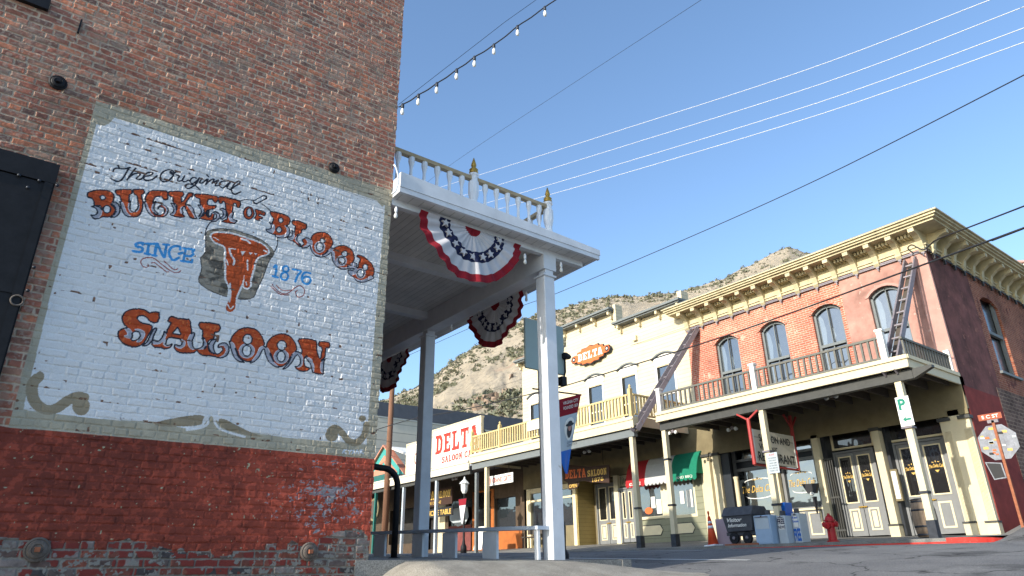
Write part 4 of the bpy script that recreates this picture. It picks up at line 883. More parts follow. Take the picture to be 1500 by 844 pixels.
# side wall (Y = 7) with stucco corner strip, brick, window
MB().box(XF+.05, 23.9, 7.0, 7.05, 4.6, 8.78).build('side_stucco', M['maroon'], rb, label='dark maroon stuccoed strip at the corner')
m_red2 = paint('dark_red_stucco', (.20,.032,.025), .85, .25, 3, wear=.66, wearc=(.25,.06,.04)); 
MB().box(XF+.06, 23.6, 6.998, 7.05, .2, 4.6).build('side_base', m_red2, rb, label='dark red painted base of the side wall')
mb = MB()
SW = [(24.5, 26.0, 5.55, 8.18), (29.0, 30.5, 5.55, 8.18)]
xs_ = sorted({23.9, 40, *[h[0] for h in SW], *[h[1] for h in SW]}); z_s = [1.0, 5.55, 8.18, 8.78]
for a, b in zip(xs_[:-1], xs_[1:]):
    for c, e in zip(z_s[:-1], z_s[1:]):
        if any(h[0] <= a and b <= h[1] and h[2] <= c and e <= h[3] for h in SW): continue
        mb.add([(a,7.02,c),(b,7.02,c),(b,7.02,e),(a,7.02,e)], [(0,1,2,3)])
for a, b, c, e in SW:
    for q in ([(a,7.02,c),(a,7.3,c),(a,7.3,e),(a,7.02,e)], [(b,7.02,c),(b,7.02,e),(b,7.3,e),(b,7.3,c)], [(a,7.02,c),(b,7.02,c),(b,7.3,c),(a,7.3,c)], [(a,7.02,e),(a,7.3,e),(b,7.3,e),(b,7.02,e)]): mb.add(q, [(0,1,2,3)])
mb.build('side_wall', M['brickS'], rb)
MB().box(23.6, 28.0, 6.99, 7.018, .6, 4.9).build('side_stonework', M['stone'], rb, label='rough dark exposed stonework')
for a, b, c, e in SW:
    fr = MB(); fr.box(a+.003, a+.12, 7.10, 7.2, c, e-.05); fr.box(b-.12, b-.003, 7.10, 7.2, c, e-.05); fr.box(a+.12, b-.12, 7.08, 7.18, 6.85, 6.95); fr.box(a-.1, b+.1, 6.94, 7.1, c-.08, c-.003)
    wf = fr.build('window', M['greytrim'], rb); MB().box(a+.1, b-.1, 7.21, 7.22, c, e).build('pane', M['glassdk'], wf)
    ap = archpts(a, b, e-.25, e-.02); MB().prism(ap[::-1]+[(a,e),(b,e)], 7.018, 7.09, 'y').build('arch_spandrel', M['brickS'], rb)
MB().box(XF+.66, 40, 7.31, 16.0, .5, 4.9).build('inner_block', M['interior'], rb); MB().box(XF+.24, 40, 7.31, 16.0, 4.91, 8.8).build('inner_block', M['interior'], rb)
MB().box(XF+.25, 40, 7.05, 15.95, 9.2, 9.3).build('roof', M['roofgrey'], rb)
# cornice: stepped crown, frieze and brackets, on both street fronts
def cornice(mb, y0, y1, xl, side=False):
    pass
OV = .80
mb = MB()
prof = [(0, 8.80, .02), (8.80, 8.88, .06)]
def ring(mb, ov, z0, z1, ye=16.0, xe=40, mi=0):
    mb.box(XF-ov, XF+.3, 7.0-ov, ye, z0, z1, mi); mb.box(XF+.301, xe, 7.0-ov, 7.3, z0, z1, mi)
ring(mb, .06, 8.78, 8.86); ring(mb, .10, 8.86, 8.90); ring(mb, .03, 8.90, 9.30, mi=0); ring(mb, .62, 9.30, 9.37, ye=16.35); ring(mb, .70, 9.37, 9.43, ye=16.40); ring(mb, .76, 9.43, 9.50, ye=16.45); ring(mb, .82, 9.50, 9.545, ye=16.5)
co = mb.build('cornice', M['cornice'], rb)
MB().box(XF-.75, 39.9, 6.3, 16.4, 9.55, 9.60).build('cornice_cap', M['greytrim'], co)
def bracket(O, u, big=True):
    """console: O at the wall top, u = outward unit vector in plan"""
    v = Vector((-u[1], u[0], 0)); u = Vector((u[0], u[1], 0)); O = Vector(O); w = .085
    pr = [(0,9.30),(.56,9.30),(.56,9.17),(.34,9.12),(.16,8.98),(.10,8.80),(.12,8.74),(.06,8.66),(0,8.66)]
    vs = [O + u*a + v*s*w + Vector((0,0,b)) for s in (-1,1) for a, b in pr]; n = len(pr)
    m_ = MB().add(vs, [tuple(range(n)), tuple(range(n,2*n))[::-1]] + [(i, n+i, n+(i+1)%n, (i+1)%n) for i in range(n)])
    return m_.build('bracket', M['cornice'], rb)
ybs = np.linspace(15.85, 7.05, 14)
for y_ in ybs: bracket((XF-.03, y_, 0), (-1, 0))
for x_ in np.arange(XF+.35, 34.5, .72): bracket((x_, 6.97, 0), (0, -1))
dn = MB(); dn.box(XF-.06, XF-.031, 7.1, 15.8, 9.24, 9.298)
for y0_, y1_ in zip(ybs[:-1], ybs[1:]):
    for k in range(4): yy = y1_+.13+(y0_-y1_-.26)*(k+.5)/4; dn.box(XF-.30, XF-.032, yy-.035, yy+.035, 9.17, 9.295)
dn.build('dentils', M['cornice'], rb)
tr = MB()                                    # festoon clips below the frieze
for y_ in ybs: tr.box(XF-.10, XF-.055, y_-.05, y_+.05, 8.60, 8.655); tr.box(XF-.09, XF-.055, y_-.018, y_+.018, 8.52, 8.60)
tr.box(XF-.085, XF-.06, 6.94, 16.0, 8.655, 8.69); tr.build('drops', M['steel'], rb)
tr = MB()
for x_ in np.arange(XF+.35, 34.5, .72): tr.box(x_-.05, x_+.05, 6.90, 6.96, 8.60, 8.655); tr.box(x_-.03, x_+.03, 6.90, 6.96, 8.50, 8.60)
tr.box(XF, 34.5, 6.915, 6.94, 8.655, 8.70); tr.build('drops', M['black'], rb)
tr = MB(); tr.box(XF-.085, XF-.06, 6.92, 16.0, 8.70, 8.735); tr.build('conduit_strip', M['steel'], rb)

# ground storey: cornice beam, pilasters, recessed dark shopfront with doors
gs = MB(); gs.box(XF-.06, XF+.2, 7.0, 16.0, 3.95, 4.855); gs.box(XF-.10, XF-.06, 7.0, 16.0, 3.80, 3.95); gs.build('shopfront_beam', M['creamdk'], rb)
def pilaster(y0, y1, ztop, cap=True, mat='cream', base=True, flute=False):
    zb = sw((y0+y1)/2)-.02
    p = MB(); p.box(XF-.10, XF+.1 if y0 > 15 else XF+.40, y0, y1, zb+(.30 if base else 0), ztop)
    if flute:
        n = 6; w_f = (y1-y0-.05)/n
        for k in range(n): p.box(XF-.125, XF-.10, y0+.03+k*w_f, y0+.03+k*w_f+w_f*.5, zb+.32, ztop-.3)
    o = p.build('pilaster', M[mat], rb)
    if base: MB().box(XF-.15, XF+.1, y0-.03, y1+.03, zb, zb+.30).build('plinth', M['creamdk'] if False else M[mat], o); MB().box(XF-.17, XF+.1, y0-.045, y1+.045, zb+.30, zb+.35).build('plinth_cap', M['beam'], o)
    if cap: MB().box(XF-.17, XF+.1, y0-.04, y1+.04, ztop-.02, ztop+.07).build('capital', M['beam'], o)
    return o
pilaster(7.02, 7.24, 3.70, flute=True); pilaster(7.24, 7.52, 3.95, cap=False, base=False); pilaster(7.52, 7.76, 3.70, flute=True)
pilaster(9.47, 9.68, 3.75); 
pilaster(11.38, 11.60, 3.9, base=False, cap=False)
pilaster(15.18, 15.48, 3.78, cap=True, base=False, mat='cream'); pilaster(15.48, 15.60, 3.9, cap=False, base=False, mat='creamdk'); pilaster(15.60, 16.02, 3.78, mat='cream', base=False)
# dark recess surfaces
XR = XF+.42
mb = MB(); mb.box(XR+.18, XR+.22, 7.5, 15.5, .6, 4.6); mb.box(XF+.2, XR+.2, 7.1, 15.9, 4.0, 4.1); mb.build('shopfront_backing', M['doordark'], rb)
def door_pair(y0, y1, ztop, zglass, name='double_door', xr=XR, panelmat='doortrim', dom='doorgrey', domt=None, txt=True, arch=True, cross=False, par=None):
    zb = sw((y0+y1)/2)+.04; m_ = (y0+y1)/2; par = par or rb
    fr = MB(); fr.box(xr-.02, xr+.16, y0-.02, y0+.05, zb, ztop); fr.box(xr-.02, xr+.16, y1-.05, y1+.02, zb, ztop); fr.box(xr-.02, xr+.16, y0+.05, y1-.05, ztop-.06, ztop)
    d = fr.build(name, M[dom], par); zp = zb + (zglass-zb)*.80
    for a, b in ((y0+.06, m_-.01), (m_+.01, y1-.06)):
        w = b-a; lf = MB(); e = .11
        lf.box(xr+.02, xr+.07, a, a+e, zb+.01, ztop-.07); lf.box(xr+.02, xr+.07, b-e, b, zb+.01, ztop-.07); lf.box(xr+.02, xr+.07, a+e, b-e, ztop-.2, ztop-.07)
        lf.box(xr+.02, xr+.07, a+e, b-e, zb+.01, zglass); 
        leaf = lf.build('leaf', M[dom], d)
        MB().box(xr+.045, xr+.055, a+e, b-e, zglass, ztop-.2).build('pane', M['glassdk'], leaf)
        tm = MB(); g = .035      # moulding round the pane and round the lower panel
        for (p0, p1, q0, q1) in ((a+e-g, b-e+g, zglass-g, ztop-.2+g),):
            tm.box(xr+.005, xr+.02, p0, p0+g, q0, q1); tm.box(xr+.005, xr+.02, p1-g, p1, q0, q1); tm.box(xr+.005, xr+.02, p0+g, p1-g, q0, q0+g); tm.box(xr+.005, xr+.02, p0+g, p1-g, q1-g, q1)
        p0, p1, q0, q1 = a+w*.22, b-w*.22, zb+.16, zp
        tm.box(xr+.005, xr+.02, p0, p0+g*1.3, q0, q1); tm.box(xr+.005, xr+.02, p1-g*1.3, p1, q0, q1); tm.box(xr+.005, xr+.02, p0+g*1.3, p1-g*1.3, q0, q0+g*1.3); tm.box(xr+.005, xr+.02, p0+g*1.3, p1-g*1.3, q1-g*1.3, q1)
        if panelmat == 'inner': tm.box(xr+.008, xr+.02, p0+.09, p1-.09, q0+.09, q1-.09)
        tm.build('moulding', M['doortrim'], leaf)
        if txt:
            zt = zglass+(ztop-.2-zglass)*.52; ww = w-2*e
            letters('lettering', 'The Delta Café', M['goldtxt'], leaf, xr+.040, b-e-.01, a+e+.01, zt, zt+.10, shear=.3, bold=.02, arc=.02)
            letters('lettering', '~ • ~', M['goldtxt'], leaf, xr+.040, b-e-ww*.25, a+e+ww*.25, zt+.15, zt+.21)
            MB().prism([(m0, z0) for m0, z0 in ((a+e+ww*.35, zt-.05), (b-e-ww*.35, zt-.05), ((a+b)/2, zt-.12))], xr+.038, xr+.043).build('ornament', M['goldtxt'], leaf)
    hd = MB(); hd.lathe((xr-.02, m_-.05, zglass-.16), [(.025,0),(.03,.03),(.018,.045)], 8, 'x'); hd.lathe((xr-.02, m_+.05, zglass-.16), [(.025,0),(.03,.03),(.018,.045)], 8, 'x'); hd.box(xr-.03, xr+.0, m_-.13, m_+.13, zglass-.17, zglass-.14); hd.build('handle', M['gold'], d)
    return d
door_pair(7.96, 9.36, 3.38, 1.87); door_pair(9.98, 11.24, 3.36, 1.83, panelmat='inner')
# transoms above the doors
for y0, y1 in ((7.90, 9.46), (9.90, 11.24)):
    fr = MB(); fr.box(XR, XR+.1, y0, y1, 3.41, 3.47); fr.box(XR, XR+.1, y0, y0+.06, 3.47, 3.94); fr.box(XR, XR+.1, y1-.06, y1, 3.47, 3.94); o = fr.build('transom_window', M['doortrim'], rb, label='dark transom in a thin cream frame')
    MB().box(XR+.05, XR+.06, y0+.06, y1-.06, 3.44, 3.94).build('pane', M['glassdk'], o)
# folding security grille beside the first doors
g = MB()
for yy in (11.10, 11.17, 11.24, 11.31): g.box(XF-.01, XF+.03, yy-.012, yy+.012, sw(11.2)+.02, 3.15)
for zz in (1.0, 1.95, 3.1): g.box(XF-.015, XF+.0, 11.06, 11.36, zz, zz+.05)
g.build('security_grille', M['beam'], rb)
MB().box(XF+.05, XR+.18, 11.24, 11.38, .8, 3.9).build('reveal_panel', M['doordark'], rb)
# shop windows 2 and 1 with painted café lettering
def shopwin(y0, y1, z0, z1, ztr, sign=True, upto=3.9):
    zb = sw((y0+y1)/2)
    fr = MB(); fr.box(XR-.04, XR+.12, y0-.10, y0, zb, upto); fr.box(XR-.04, XR+.12, y1, y1+.10, zb, upto); fr.box(XR-.04, XR+.12, y0, y1, z0-.10, z0); fr.box(XR-.04, XR+.12, y0, y1, z1, z1+.10); fr.box(XR-.04, XR+.12, y0, y1, ztr-.06, ztr+.02)
    fr.box(XR, XR+.1, y0, y1, zb, z0-.10)
    o = fr.build('shop_window', M['doorgrey'], rb)
    MB().box(XR+.04, XR+.05, y0, y1, z0, z1).build('pane', M['glasssh'], o); MB().box(XR+.04, XR+.05, y0, y1, z1+.10, ztr-.06).build('pane', M['doordark'], o); MB().box(XR+.04, XR+.05, y0, y1, ztr+.02, upto).build('pane', M['glasssh'], o)
    tm = MB(); n = 2; w = (y1-y0)/n
    for k in range(n):
        a, b = y0+k*w+.06, y0+(k+1)*w-.06; q0, q1, g_ = zb+.10, z0-.16, .045
        tm.box(XR-.02, XR, a, a+g_, q0, q1); tm.box(XR-.02, XR, b-g_, b, q0, q1); tm.box(XR-.02, XR, a+g_, b-g_, q0, q0+g_); tm.box(XR-.02, XR, a+g_, b-g_, q1-g_, q1)
    tm.box(XR-.055, XR-.04, y0-.1, y1+.1, z0-.10, z0-.04); tm.build('moulding', M['doortrim'], o)
    if sign:
        m_ = (y0+y1)/2; w_ = (y1-y0)*.46; zt = z0+(z1-z0)*.44
        letters('lettering', 'The Delta Café', M['goldtxt'], o, XR+.03, m_+w_*.92, m_-w_*.92, zt+.02, zt+.25, shear=.45, bold=.0, arc=.0)
        letters('lettering', '~•~', M['goldtxt'], o, XR+.03, m_+.2, m_-.2, zt+.42, zt+.52)
        sc_ = MB()
        for sgn, zc in ((1, zt+.36), (-1, zt-.10)):
            ap = [(m_-w_*.75*math.cos(t), zc+sgn*.10*math.sin(t)) for t in np.linspace(0, math.pi, 12)]
            for p, q in zip(ap[:-1], ap[1:]): sc_.hexa([(XR+.03,*p),(XR+.036,*p),(XR+.036,*q),(XR+.03,*q),(XR+.03,p[0],p[1]+.028),(XR+.036,p[0],p[1]+.028),(XR+.036,q[0],q[1]+.028),(XR+.03,q[0],q[1]+.028)])
            sc_.build('scroll', M['signwhite'], o); sc_ = MB()
    return o
shopwin(11.90, 13.02, 1.80, 3.25, 3.58); shopwin(13.34, 14.86, 1.80, 3.16, 3.55)
MB().box(XF+.2, XF+.37, 13.14, 13.23, sw(12.9), 3.9).build('mullion_post', M['doortrim'], rb)
MB().box(XF+.0, XF+.12, 14.82, 15.16, sw(15), 3.9).build('window_jamb', M['doordark'], rb)
cl = MB().lathe((XF-.02, 14.62, sw(14.6)), [(.10,0),(.10,.2),(.075,.25),(.075,1.95),(.09,2.0),(.09,2.05)], 12).build('column', M['cream'], rb)
# menu case
mc = thing('menu_case', (XF-.05, 9.32, 1.75), 'slim framed menu case on the dark wall between the two double doors', 'menu board')
MB().box(XF+.02, XF+.12, 9.24, 9.44, 1.72, 2.60).build('case', M['creamdk'], mc); MB().box(XF+.0, XF+.019, 9.275, 9.405, 1.78, 2.54).build('glass_front', M['lampwhite'], mc)
MB().box(XF+.13, XR+.17, 9.38, 9.46, .8, 3.95).build('reveal_panel', M['doordark'], rb)

# ---- balcony of the brick building
bal_t = thing('balcony', (XB, 11.3, kb(11.3)), 'long balcony on square cream posts along the brick building', 'balcony')
yl, yr = 15.28, 7.02
mb = MB(); mb.box(XB-.10, XF-.06, yr, yl, 4.86, 4.93); mb.build('floor', M['joist'], bal_t)
mb = MB(); mb.box(XB-.14, XB-.08, yr-.02, yl, 4.60, 4.90); mb.box(XB-.18, XB-.14, yr-.04, yl, 4.82, 4.92); mb.box(XB-.16, XB-.14, yr-.02, yl, 4.60, 4.66)
mb.box(XB-.08, XF-.06, yr-.02, yr+.03, 4.60, 4.90); mb.box(XB-.14, XF-.06, yr-.06, yr-.02, 4.82, 4.92); mb.box(XB-.08, XF-.3, yl-.05, yl, 4.60, 4.90); mb.build('fascia', M['cream'], bal_t)
mb = MB(); mb.box(XB+.0, XB+.20, yr+.0, yl-.02, 4.33, 4.58); mb.hexa([(XB+.02,6.55,4.52),(XB+.18,6.55,4.52),(XB+.18,yr,4.33),(XB+.02,yr,4.33),(XB+.02,6.55,4.58),(XB+.18,6.55,4.58),(XB+.18,yr,4.58),(XB+.02,yr,4.58)]); mb.build('main_beam', M['beam'], bal_t)
for yy in np.arange(7.3, 15.2, .55): MB().box(XB+.2, XF-.11, yy-.03, yy+.03, 4.62, 4.855).build('joist', M['joist'], bal_t)
def bpost(y, zt, par, zcut=None, mat='cream', collar=(2.2,)):
    zb = kb(y); p = MB().box(XB+.02, XB+.18, y-.08, y+.08, zb, zt).build('post', M[mat], par)
    MB().box(XB+.0, XB+.2, y-.10, y+.10, zb-.02, zb+.42).build('post_base', M['hoop'], p)
    for zc in collar: MB().box(XB+.0, XB+.2, y-.10, y+.10, zb+zc-.03, zb+zc+.03).build('collar', M['hoop'], p)
    return p
for y in (7.42, 11.40, 15.15): bpost(y, 4.33, bal_t, collar=(1.05,) if y < 15 else (1.30, 2.75))
def railing(par, p0, p1, z0, zt, mat_b, mat_r, step=.155, w=.045, wr=.07, name='baluster', lim=95):
    p0 = Vector(p0); p1 = Vector(p1); L_ = (p1-p0).length; n = int(L_/step); d = (p1-p0)/n
    r = MB(); r.bar((p0.x,p0.y,zt-.03), (p1.x,p1.y,zt-.03), wr, .06); r.bar((p0.x,p0.y,z0+.02), (p1.x,p1.y,z0+.02), wr*.8, .05); r.build('hand_rail', M[mat_r], par)
    wl = Vector(WORLD[par]); b0 = MB().box(-w/2, w/2, -w/2, w/2, 0, zt-z0-.105).build(name, M[mat_b], par, loc=Vector((p0.x+d.x*.5, p0.y+d.y*.5, z0+.045))-wl)
    for k in range(1, n):
        q = p0+d*(k+.5); dup(b0, loc=Vector((q.x, q.y, z0+.045))-wl, parent=par)
for a, b in ((7.62, 11.32), (11.48, 15.05)): railing(bal_t, (XB-.05, a), (XB-.05, b), 4.96, 5.56, 'rail', 'rail', step=.18, w=.05)
railing(bal_t, (XB+.05, 7.12), (XF-.08, 7.12), 4.96, 5.46, 'rail', 'rail', step=.16)
for y in (7.54, 11.40, 15.12): 
    p = MB().box(XB-.12, XB+.02, y-.075, y+.075, 4.90, 5.68).build('newel_post', M['signwhite'], bal_t); MB().box(XB-.145, XB+.045, y-.10, y+.10, 5.68, 5.74).build('newel_cap', M['signwhite'], p)
MB().box(XF-.16, XF-.02, 7.06, 7.20, 4.93, 5.6).build('newel_post', M['signwhite'], bal_t)

# ladder-like steel hangers
def hanger(A, B, lab, w=.30):
    A = Vector(A); B = Vector(B); t = thing('balcony_hanger', A, lab, 'steel hanger', 'ladder-like steel hangers holding the balcony')
    mb = MB()
    for s in (-w/2, w/2): mb.bar(A+Vector((0,s,0)), B+Vector((0,s,0)), .045, .17, up=(0,0,1))
    MB().bar(A+Vector((.10,0,-.03)), B+Vector((.10,0,-.03)), w*.72, .012, up=(0,0,1)).build('shadow_web', M['joist'], t)  # solid plate added behind the rungs so the hanger casts an unbroken shadow
    mb.build('side_rails', M['steel'], t); mb = MB(); n = 9
    for k in range(n):
        q = A.lerp(B, (k+.5)/n); mb.box(q.x-.02, q.x+.02, q.y-w/2+.03, q.y+w/2-.03, q.z-.02, q.z+.02)
    mb.build('rungs', M['steel'], t); return t
hanger((XF-.10, 7.42, 8.52), (XB-.10, 7.50, 4.55), 'right ladder-like steel hanger, at the brick building corner'); hanger((XF-.10, 15.50, 8.62), (XB-.10, 16.32, 4.52), 'left ladder-like steel hanger, over the joint of the two buildings', w=.28)

# ---------------------------------------------------------------- cream clapboard building
db = thing('clapboard_building', (XF, 21, .95), 'two-storey cream clapboard building with a stepped false front and grey eaves trim', 'building')
DW = [(25.45,.80,.0),(21.25,.86,.0),(19.22,.80,0),(17.22,.86,0)]
mb = MB(); hs = [(c-w/2, c+w/2, 5.3, 7.58) for c, w, _ in DW]
holes_x(mb, 16.0, 26.5, 4.4, 9.90, hs); mb.add([(XF,19.8,9.90),(XF,23.05,9.90),(XF,23.05,10.72),(XF,19.8,10.72)], [(0,3,2,1)])
mb.box(XF+.01, XF+.25, 19.8, 23.05, 9.0, 10.72); mb.box(XF+.01, XF+.25, 16.0, 26.5, 9.0, 9.90); mb.build('wall', M['creamclap'], db)
MB().box(XF+1.1, 36, 16.02, 26.49, .6, 4.3).build('inner_block', M['interior'], db); MB().box(XF+.3, 36, 16.02, 26.5, 4.4, 9.2).build('inner_block', M['creamclap'], db); MB().box(XF+.3, XF+1.09, 22.9, 26.4, .6, 4.39).build('inner_block', M['interior'], db)
for y0, y1, z in ((15.9, 19.62, 9.93), (19.72, 23.25, 10.72), (23.2, 26.7, 9.90)):
    c = MB(); c.box(XF-.42, XF+.3, y0, y1, z, z+.09); c.box(XF-.34, XF+.02, y0+.05, y1-.05, z-.06, z); o = c.build('eaves_trim', M['greytrim'], db)
    n = max(2, int(round((y1-y0)/1.15)))
    for k in range(n+1):
        yy = y0+.2+(y1-y0-.4)*k/n; b_ = MB(); b_.box(XF-.30, XF-.002, yy-.05, yy+.05, z-.20, z-.061); b_.box(XF-.14, XF-.002, yy-.05, yy+.05, z-.38, z-.20); b_.build('bracket', M['cream'], db)
MB().box(XF-.08, XF+.35, 19.63, 19.80, 9.93, 10.98).build('parapet_end', M['creamclap'], db); MB().box(XF-.08, XF+.35, 15.98, 16.2, 9.93, 10.42).build('parapet_end', M['creamclap'], db)
for c, w, _ in DW:
    f = MB(); a, b = c-w/2, c+w/2
    f.box(XF-.03, XF+.06, a-.09, a, 5.3, 7.62); f.box(XF-.03, XF+.06, b, b+.09, 5.3, 7.62); f.box(XF-.03, XF+.06, a-.09, b+.09, 7.62, 7.70); f.box(XF+.02, XF+.08, a, b, 6.40, 6.46)
    ap = archpts(a-.14, b+.14, 7.90, 8.06); f.prism([(a-.14,7.70)]+ap+[(b+.14,7.70)], XF-.045, XF+.03)
    wf = f.build('window', M['doortrim'] if False else M['signwhite'], db)
    ap2 = archpts(a-.2, b+.2, 7.90, 8.09); ap3 = archpts(a-.2, b+.2, 7.96, 8.15); h = MB()
    for k in range(8): h.hexa([(XF-.12,*ap2[k]),(XF+.0,*ap2[k]),(XF+.0,*ap2[k+1]),(XF-.12,*ap2[k+1]),(XF-.12,*ap3[k]),(XF+.0,*ap3[k]),(XF+.0,*ap3[k+1]),(XF-.12,*ap3[k+1])])
    h.build('hood_mould', M['greytrim'], wf); MB().box(XF+.07, XF+.08, a, b, 5.3, 7.6).build('pane', M['glass'], wf)
MB().box(XF-.12, XF-.002, 18.55, 18.75, 9.0, 9.22).build('wall_light', M['cream'], db)
MB().box(XF-.2, XF-.0, 23.9, 24.15, 9.15, 9.42).build('chimney_cap', M['greytrim'], db) if False else None
# DELTA badge
bd = thing('badge_sign', (XF-.1, 21.3, 9.05), 'orange scroll-edged sign reading DELTA high on the clapboard front', 'sign')
cx, cz = 21.30, 9.04; tilt = 0
base_ = [(-1.30,0),(-1.22,.15),(-1.05,.18),(-.9,.16),(-.86,.28),(-.6,.30),(-.55,.40),(-.25,.38),(0,.46),(.25,.38),(.55,.40),(.6,.30),(.86,.28),(.9,.16),(1.05,.18),(1.22,.15),(1.30,0),(1.22,-.15),(1.05,-.18),(.9,-.16),(.86,-.28),(.6,-.30),(.55,-.40),(.25,-.38),(0,-.46),(-.25,-.38),(-.55,-.40),(-.6,-.30),(-.86,-.28),(-.9,-.16),(-1.05,-.18),(-1.22,-.15)]
MB().prism([(cx-a, cz+b) for a, b in base_], XF-.16, XF-.10).build('edge', M['black'], bd); MB().prism([(cx-a*.96, cz+b*.90) for a, b in base_], XF-.18, XF-.161).build('board', M['signorange'], bd)
letters('lettering', 'DELTA', M['signwhite'], bd, XF-.19, cx+.80, cx-.80, cz-.17, cz+.17, slab=True)
for s in (-1, 1): MB().lathe((XF-.19, cx+s*1.08, cz), [(.12,0),(.12,.01)], 12, 'x').build('roundel', M['black'], bd); MB().lathe((XF-.195, cx+s*1.08, cz), [(.05,0),(.05,.004)], 10, 'x').build('roundel', M['signwhite'], bd)
# ground floor of the clapboard building
g = MB(); g.box(XF-.05, XF+.2, 16.0, 26.5, 3.62, 4.97); g.build('shopfront_beam', M['creamdk'], db)
g = MB(); g.box(XF+.18, XF+.22, 16.0, 20.6, .7, 3.62); g.build('shopfront_backing', M['olive'], db)
# two display windows with panels (sage green) : Y 16.4..19.3
def dwin(y0, y1, z0, z1):
    f = MB(); f.box(XF-.02, XF+.10, y0-.09, y0, z0-.1, z1+.1); f.box(XF-.02, XF+.10, y1, y1+.09, z0-.1, z1+.1); f.box(XF-.02, XF+.10, y0, y1, z0-.1, z0); f.box(XF-.02, XF+.10, y0, y1, z1, z1+.1)
    o = f.build('display_window', M['doortrim'], db); MB().box(XF+.05, XF+.06, y0, y1, z0, z1).build('pane', M['glasssh'], o); return o
w1 = dwin(18.05, 19.22, 1.90, 3.05); w2 = dwin(16.50, 17.52, 1.86, 3.05)
for (y0, y1, z0, z1, mm) in ((18.42,18.62,2.2,2.62,'signwhite'),(18.12,18.36,1.98,2.5,'signwhite')): MB().box(XF+.03, XF+.045, y0, y1, z0, z1).build('notice', M[mm], w1)
MB().prism([(18.78+.2*math.cos(t), 2.12+.13*math.sin(t)) for t in np.linspace(0,6.28,15)[:-1]], XF+.028, XF+.045).build('notice', M['signorange'], w1, label='orange oval notice')
for (y0, y1, z0, z1) in ((17.0,17.18,2.25,2.7),(16.62,16.88,2.1,2.72)): MB().box(XF+.03, XF+.045, y0, y1, z0, z1).build('notice', M['signwhite'], w2)
mb = MB(); mb.box(XF+.0, XF+.15, 16.10, 19.40, sw(17.5), 1.78); mb.box(XF-.04, XF+.0, 16.1, 19.4, sw(17.5), sw(17.5)+.12); mb.box(XF-.03, XF+.1, 15.98, 16.42, sw(16), 3.62); mb.build('sage_panelling', M['olive'], db)
for y0, y1 in ((18.12, 19.25), (16.62, 17.62)):
    a, b, c, e = y0, y1, 1.22, 1.56; pts = [(a+.12,c),(b-.12,c),(b,(c+e)/2),(b-.12,e),(a+.12,e),(a,(c+e)/2)]
    o_ = [((p-(a+b)/2)*1.05+(a+b)/2, (q-(c+e)/2)*1.2+(c+e)/2) for p, q in pts]
    e1 = MB().prism(o_, XF-.012, XF-.002).build('panel_border', M['beam'], db); MB().prism(pts, XF-.025, XF-.013).build('raised_panel', M['doortrim'], e1)
for q_ in ((17.62,17.95,1.78,3.1),(20.28,20.52,sw(20.4),3.62),(19.34,19.44,sw(19),3.62)): MB().box(XF-.04, XF+.1, *q_).build('frame_post', M['doortrim'], db)
door_pair(19.46, 20.26, 3.10, 1.92, name='shop_door', xr=XF+.0, txt=False, panelmat='inner', par=db)
sp_ = MB()                                    # nested-square ornament over the shop door
for k in range(4):
    e = .06+.085*k; a, b, c, d_ = 19.48+e, 20.24-e, 3.14+e*.45, 3.60-e*.45
    if b-a > .06 and d_-c > .03:
        sp_.box(XF-.012, XF+.0, a, a+.02, c, d_); sp_.box(XF-.012, XF+.0, b-.02, b, c, d_); sp_.box(XF-.012, XF, a+.02, b-.02, c, c+.02); sp_.box(XF-.012, XF, a+.02, b-.02, d_-.02, d_)
sp_.build('fretwork', M['doortrim'], db)
door_pair(21.18, 22.55, 3.52, 2.02, txt=False, panelmat='inner', xr=XF+.92, par=db)
MB().box(XF+1.02, XF+1.06, 20.5, 22.8, .8, 3.7).build('recess_back', M['creamdk'], db); MB().box(XF+.1, XF+1.0, 20.46, 20.52, sw(20), 3.7).build('recess_cheek', M['yellowclap'], db); mb = MB(); mb.box(XF+.01, XF+1.0, 22.80, 22.86, sw(22), 3.7); mb.build('ochre_panel', M['yellowclap'], db, label='ochre clapboard panel left of the recessed doors')
for q_ in ((22.86,23.06,sw(23),3.6),(24.1,24.4,sw(24),3.375),(26.0,26.3,sw(26),3.6)): MB().box(XF-.04, XF+.2, *q_).build('frame_post', M['doortrim'], db)
MB().box(XF-.02, XF+.2, 23.065, 25.995, 3.38, 3.6).build('frame_head', M['doortrim'], db)
for a, b in ((23.1, 24.08), (24.42, 25.98)):
    MB().box(XF+.05, XF+.06, a, b, 1.85, 3.0).build('pane', M['glasssh'], db); MB().box(XF+.0, XF+.12, a, b, sw(25), 1.84).build('stall_riser', M['creamdk'], db); MB().box(XF+.05, XF+.06, a, b, 3.08, 3.37).build('pane', M['glasssh'], db); MB().box(XF+.0, XF+.1, a, b, 3.0, 3.08).build('transom_bar', M['doortrim'], db)
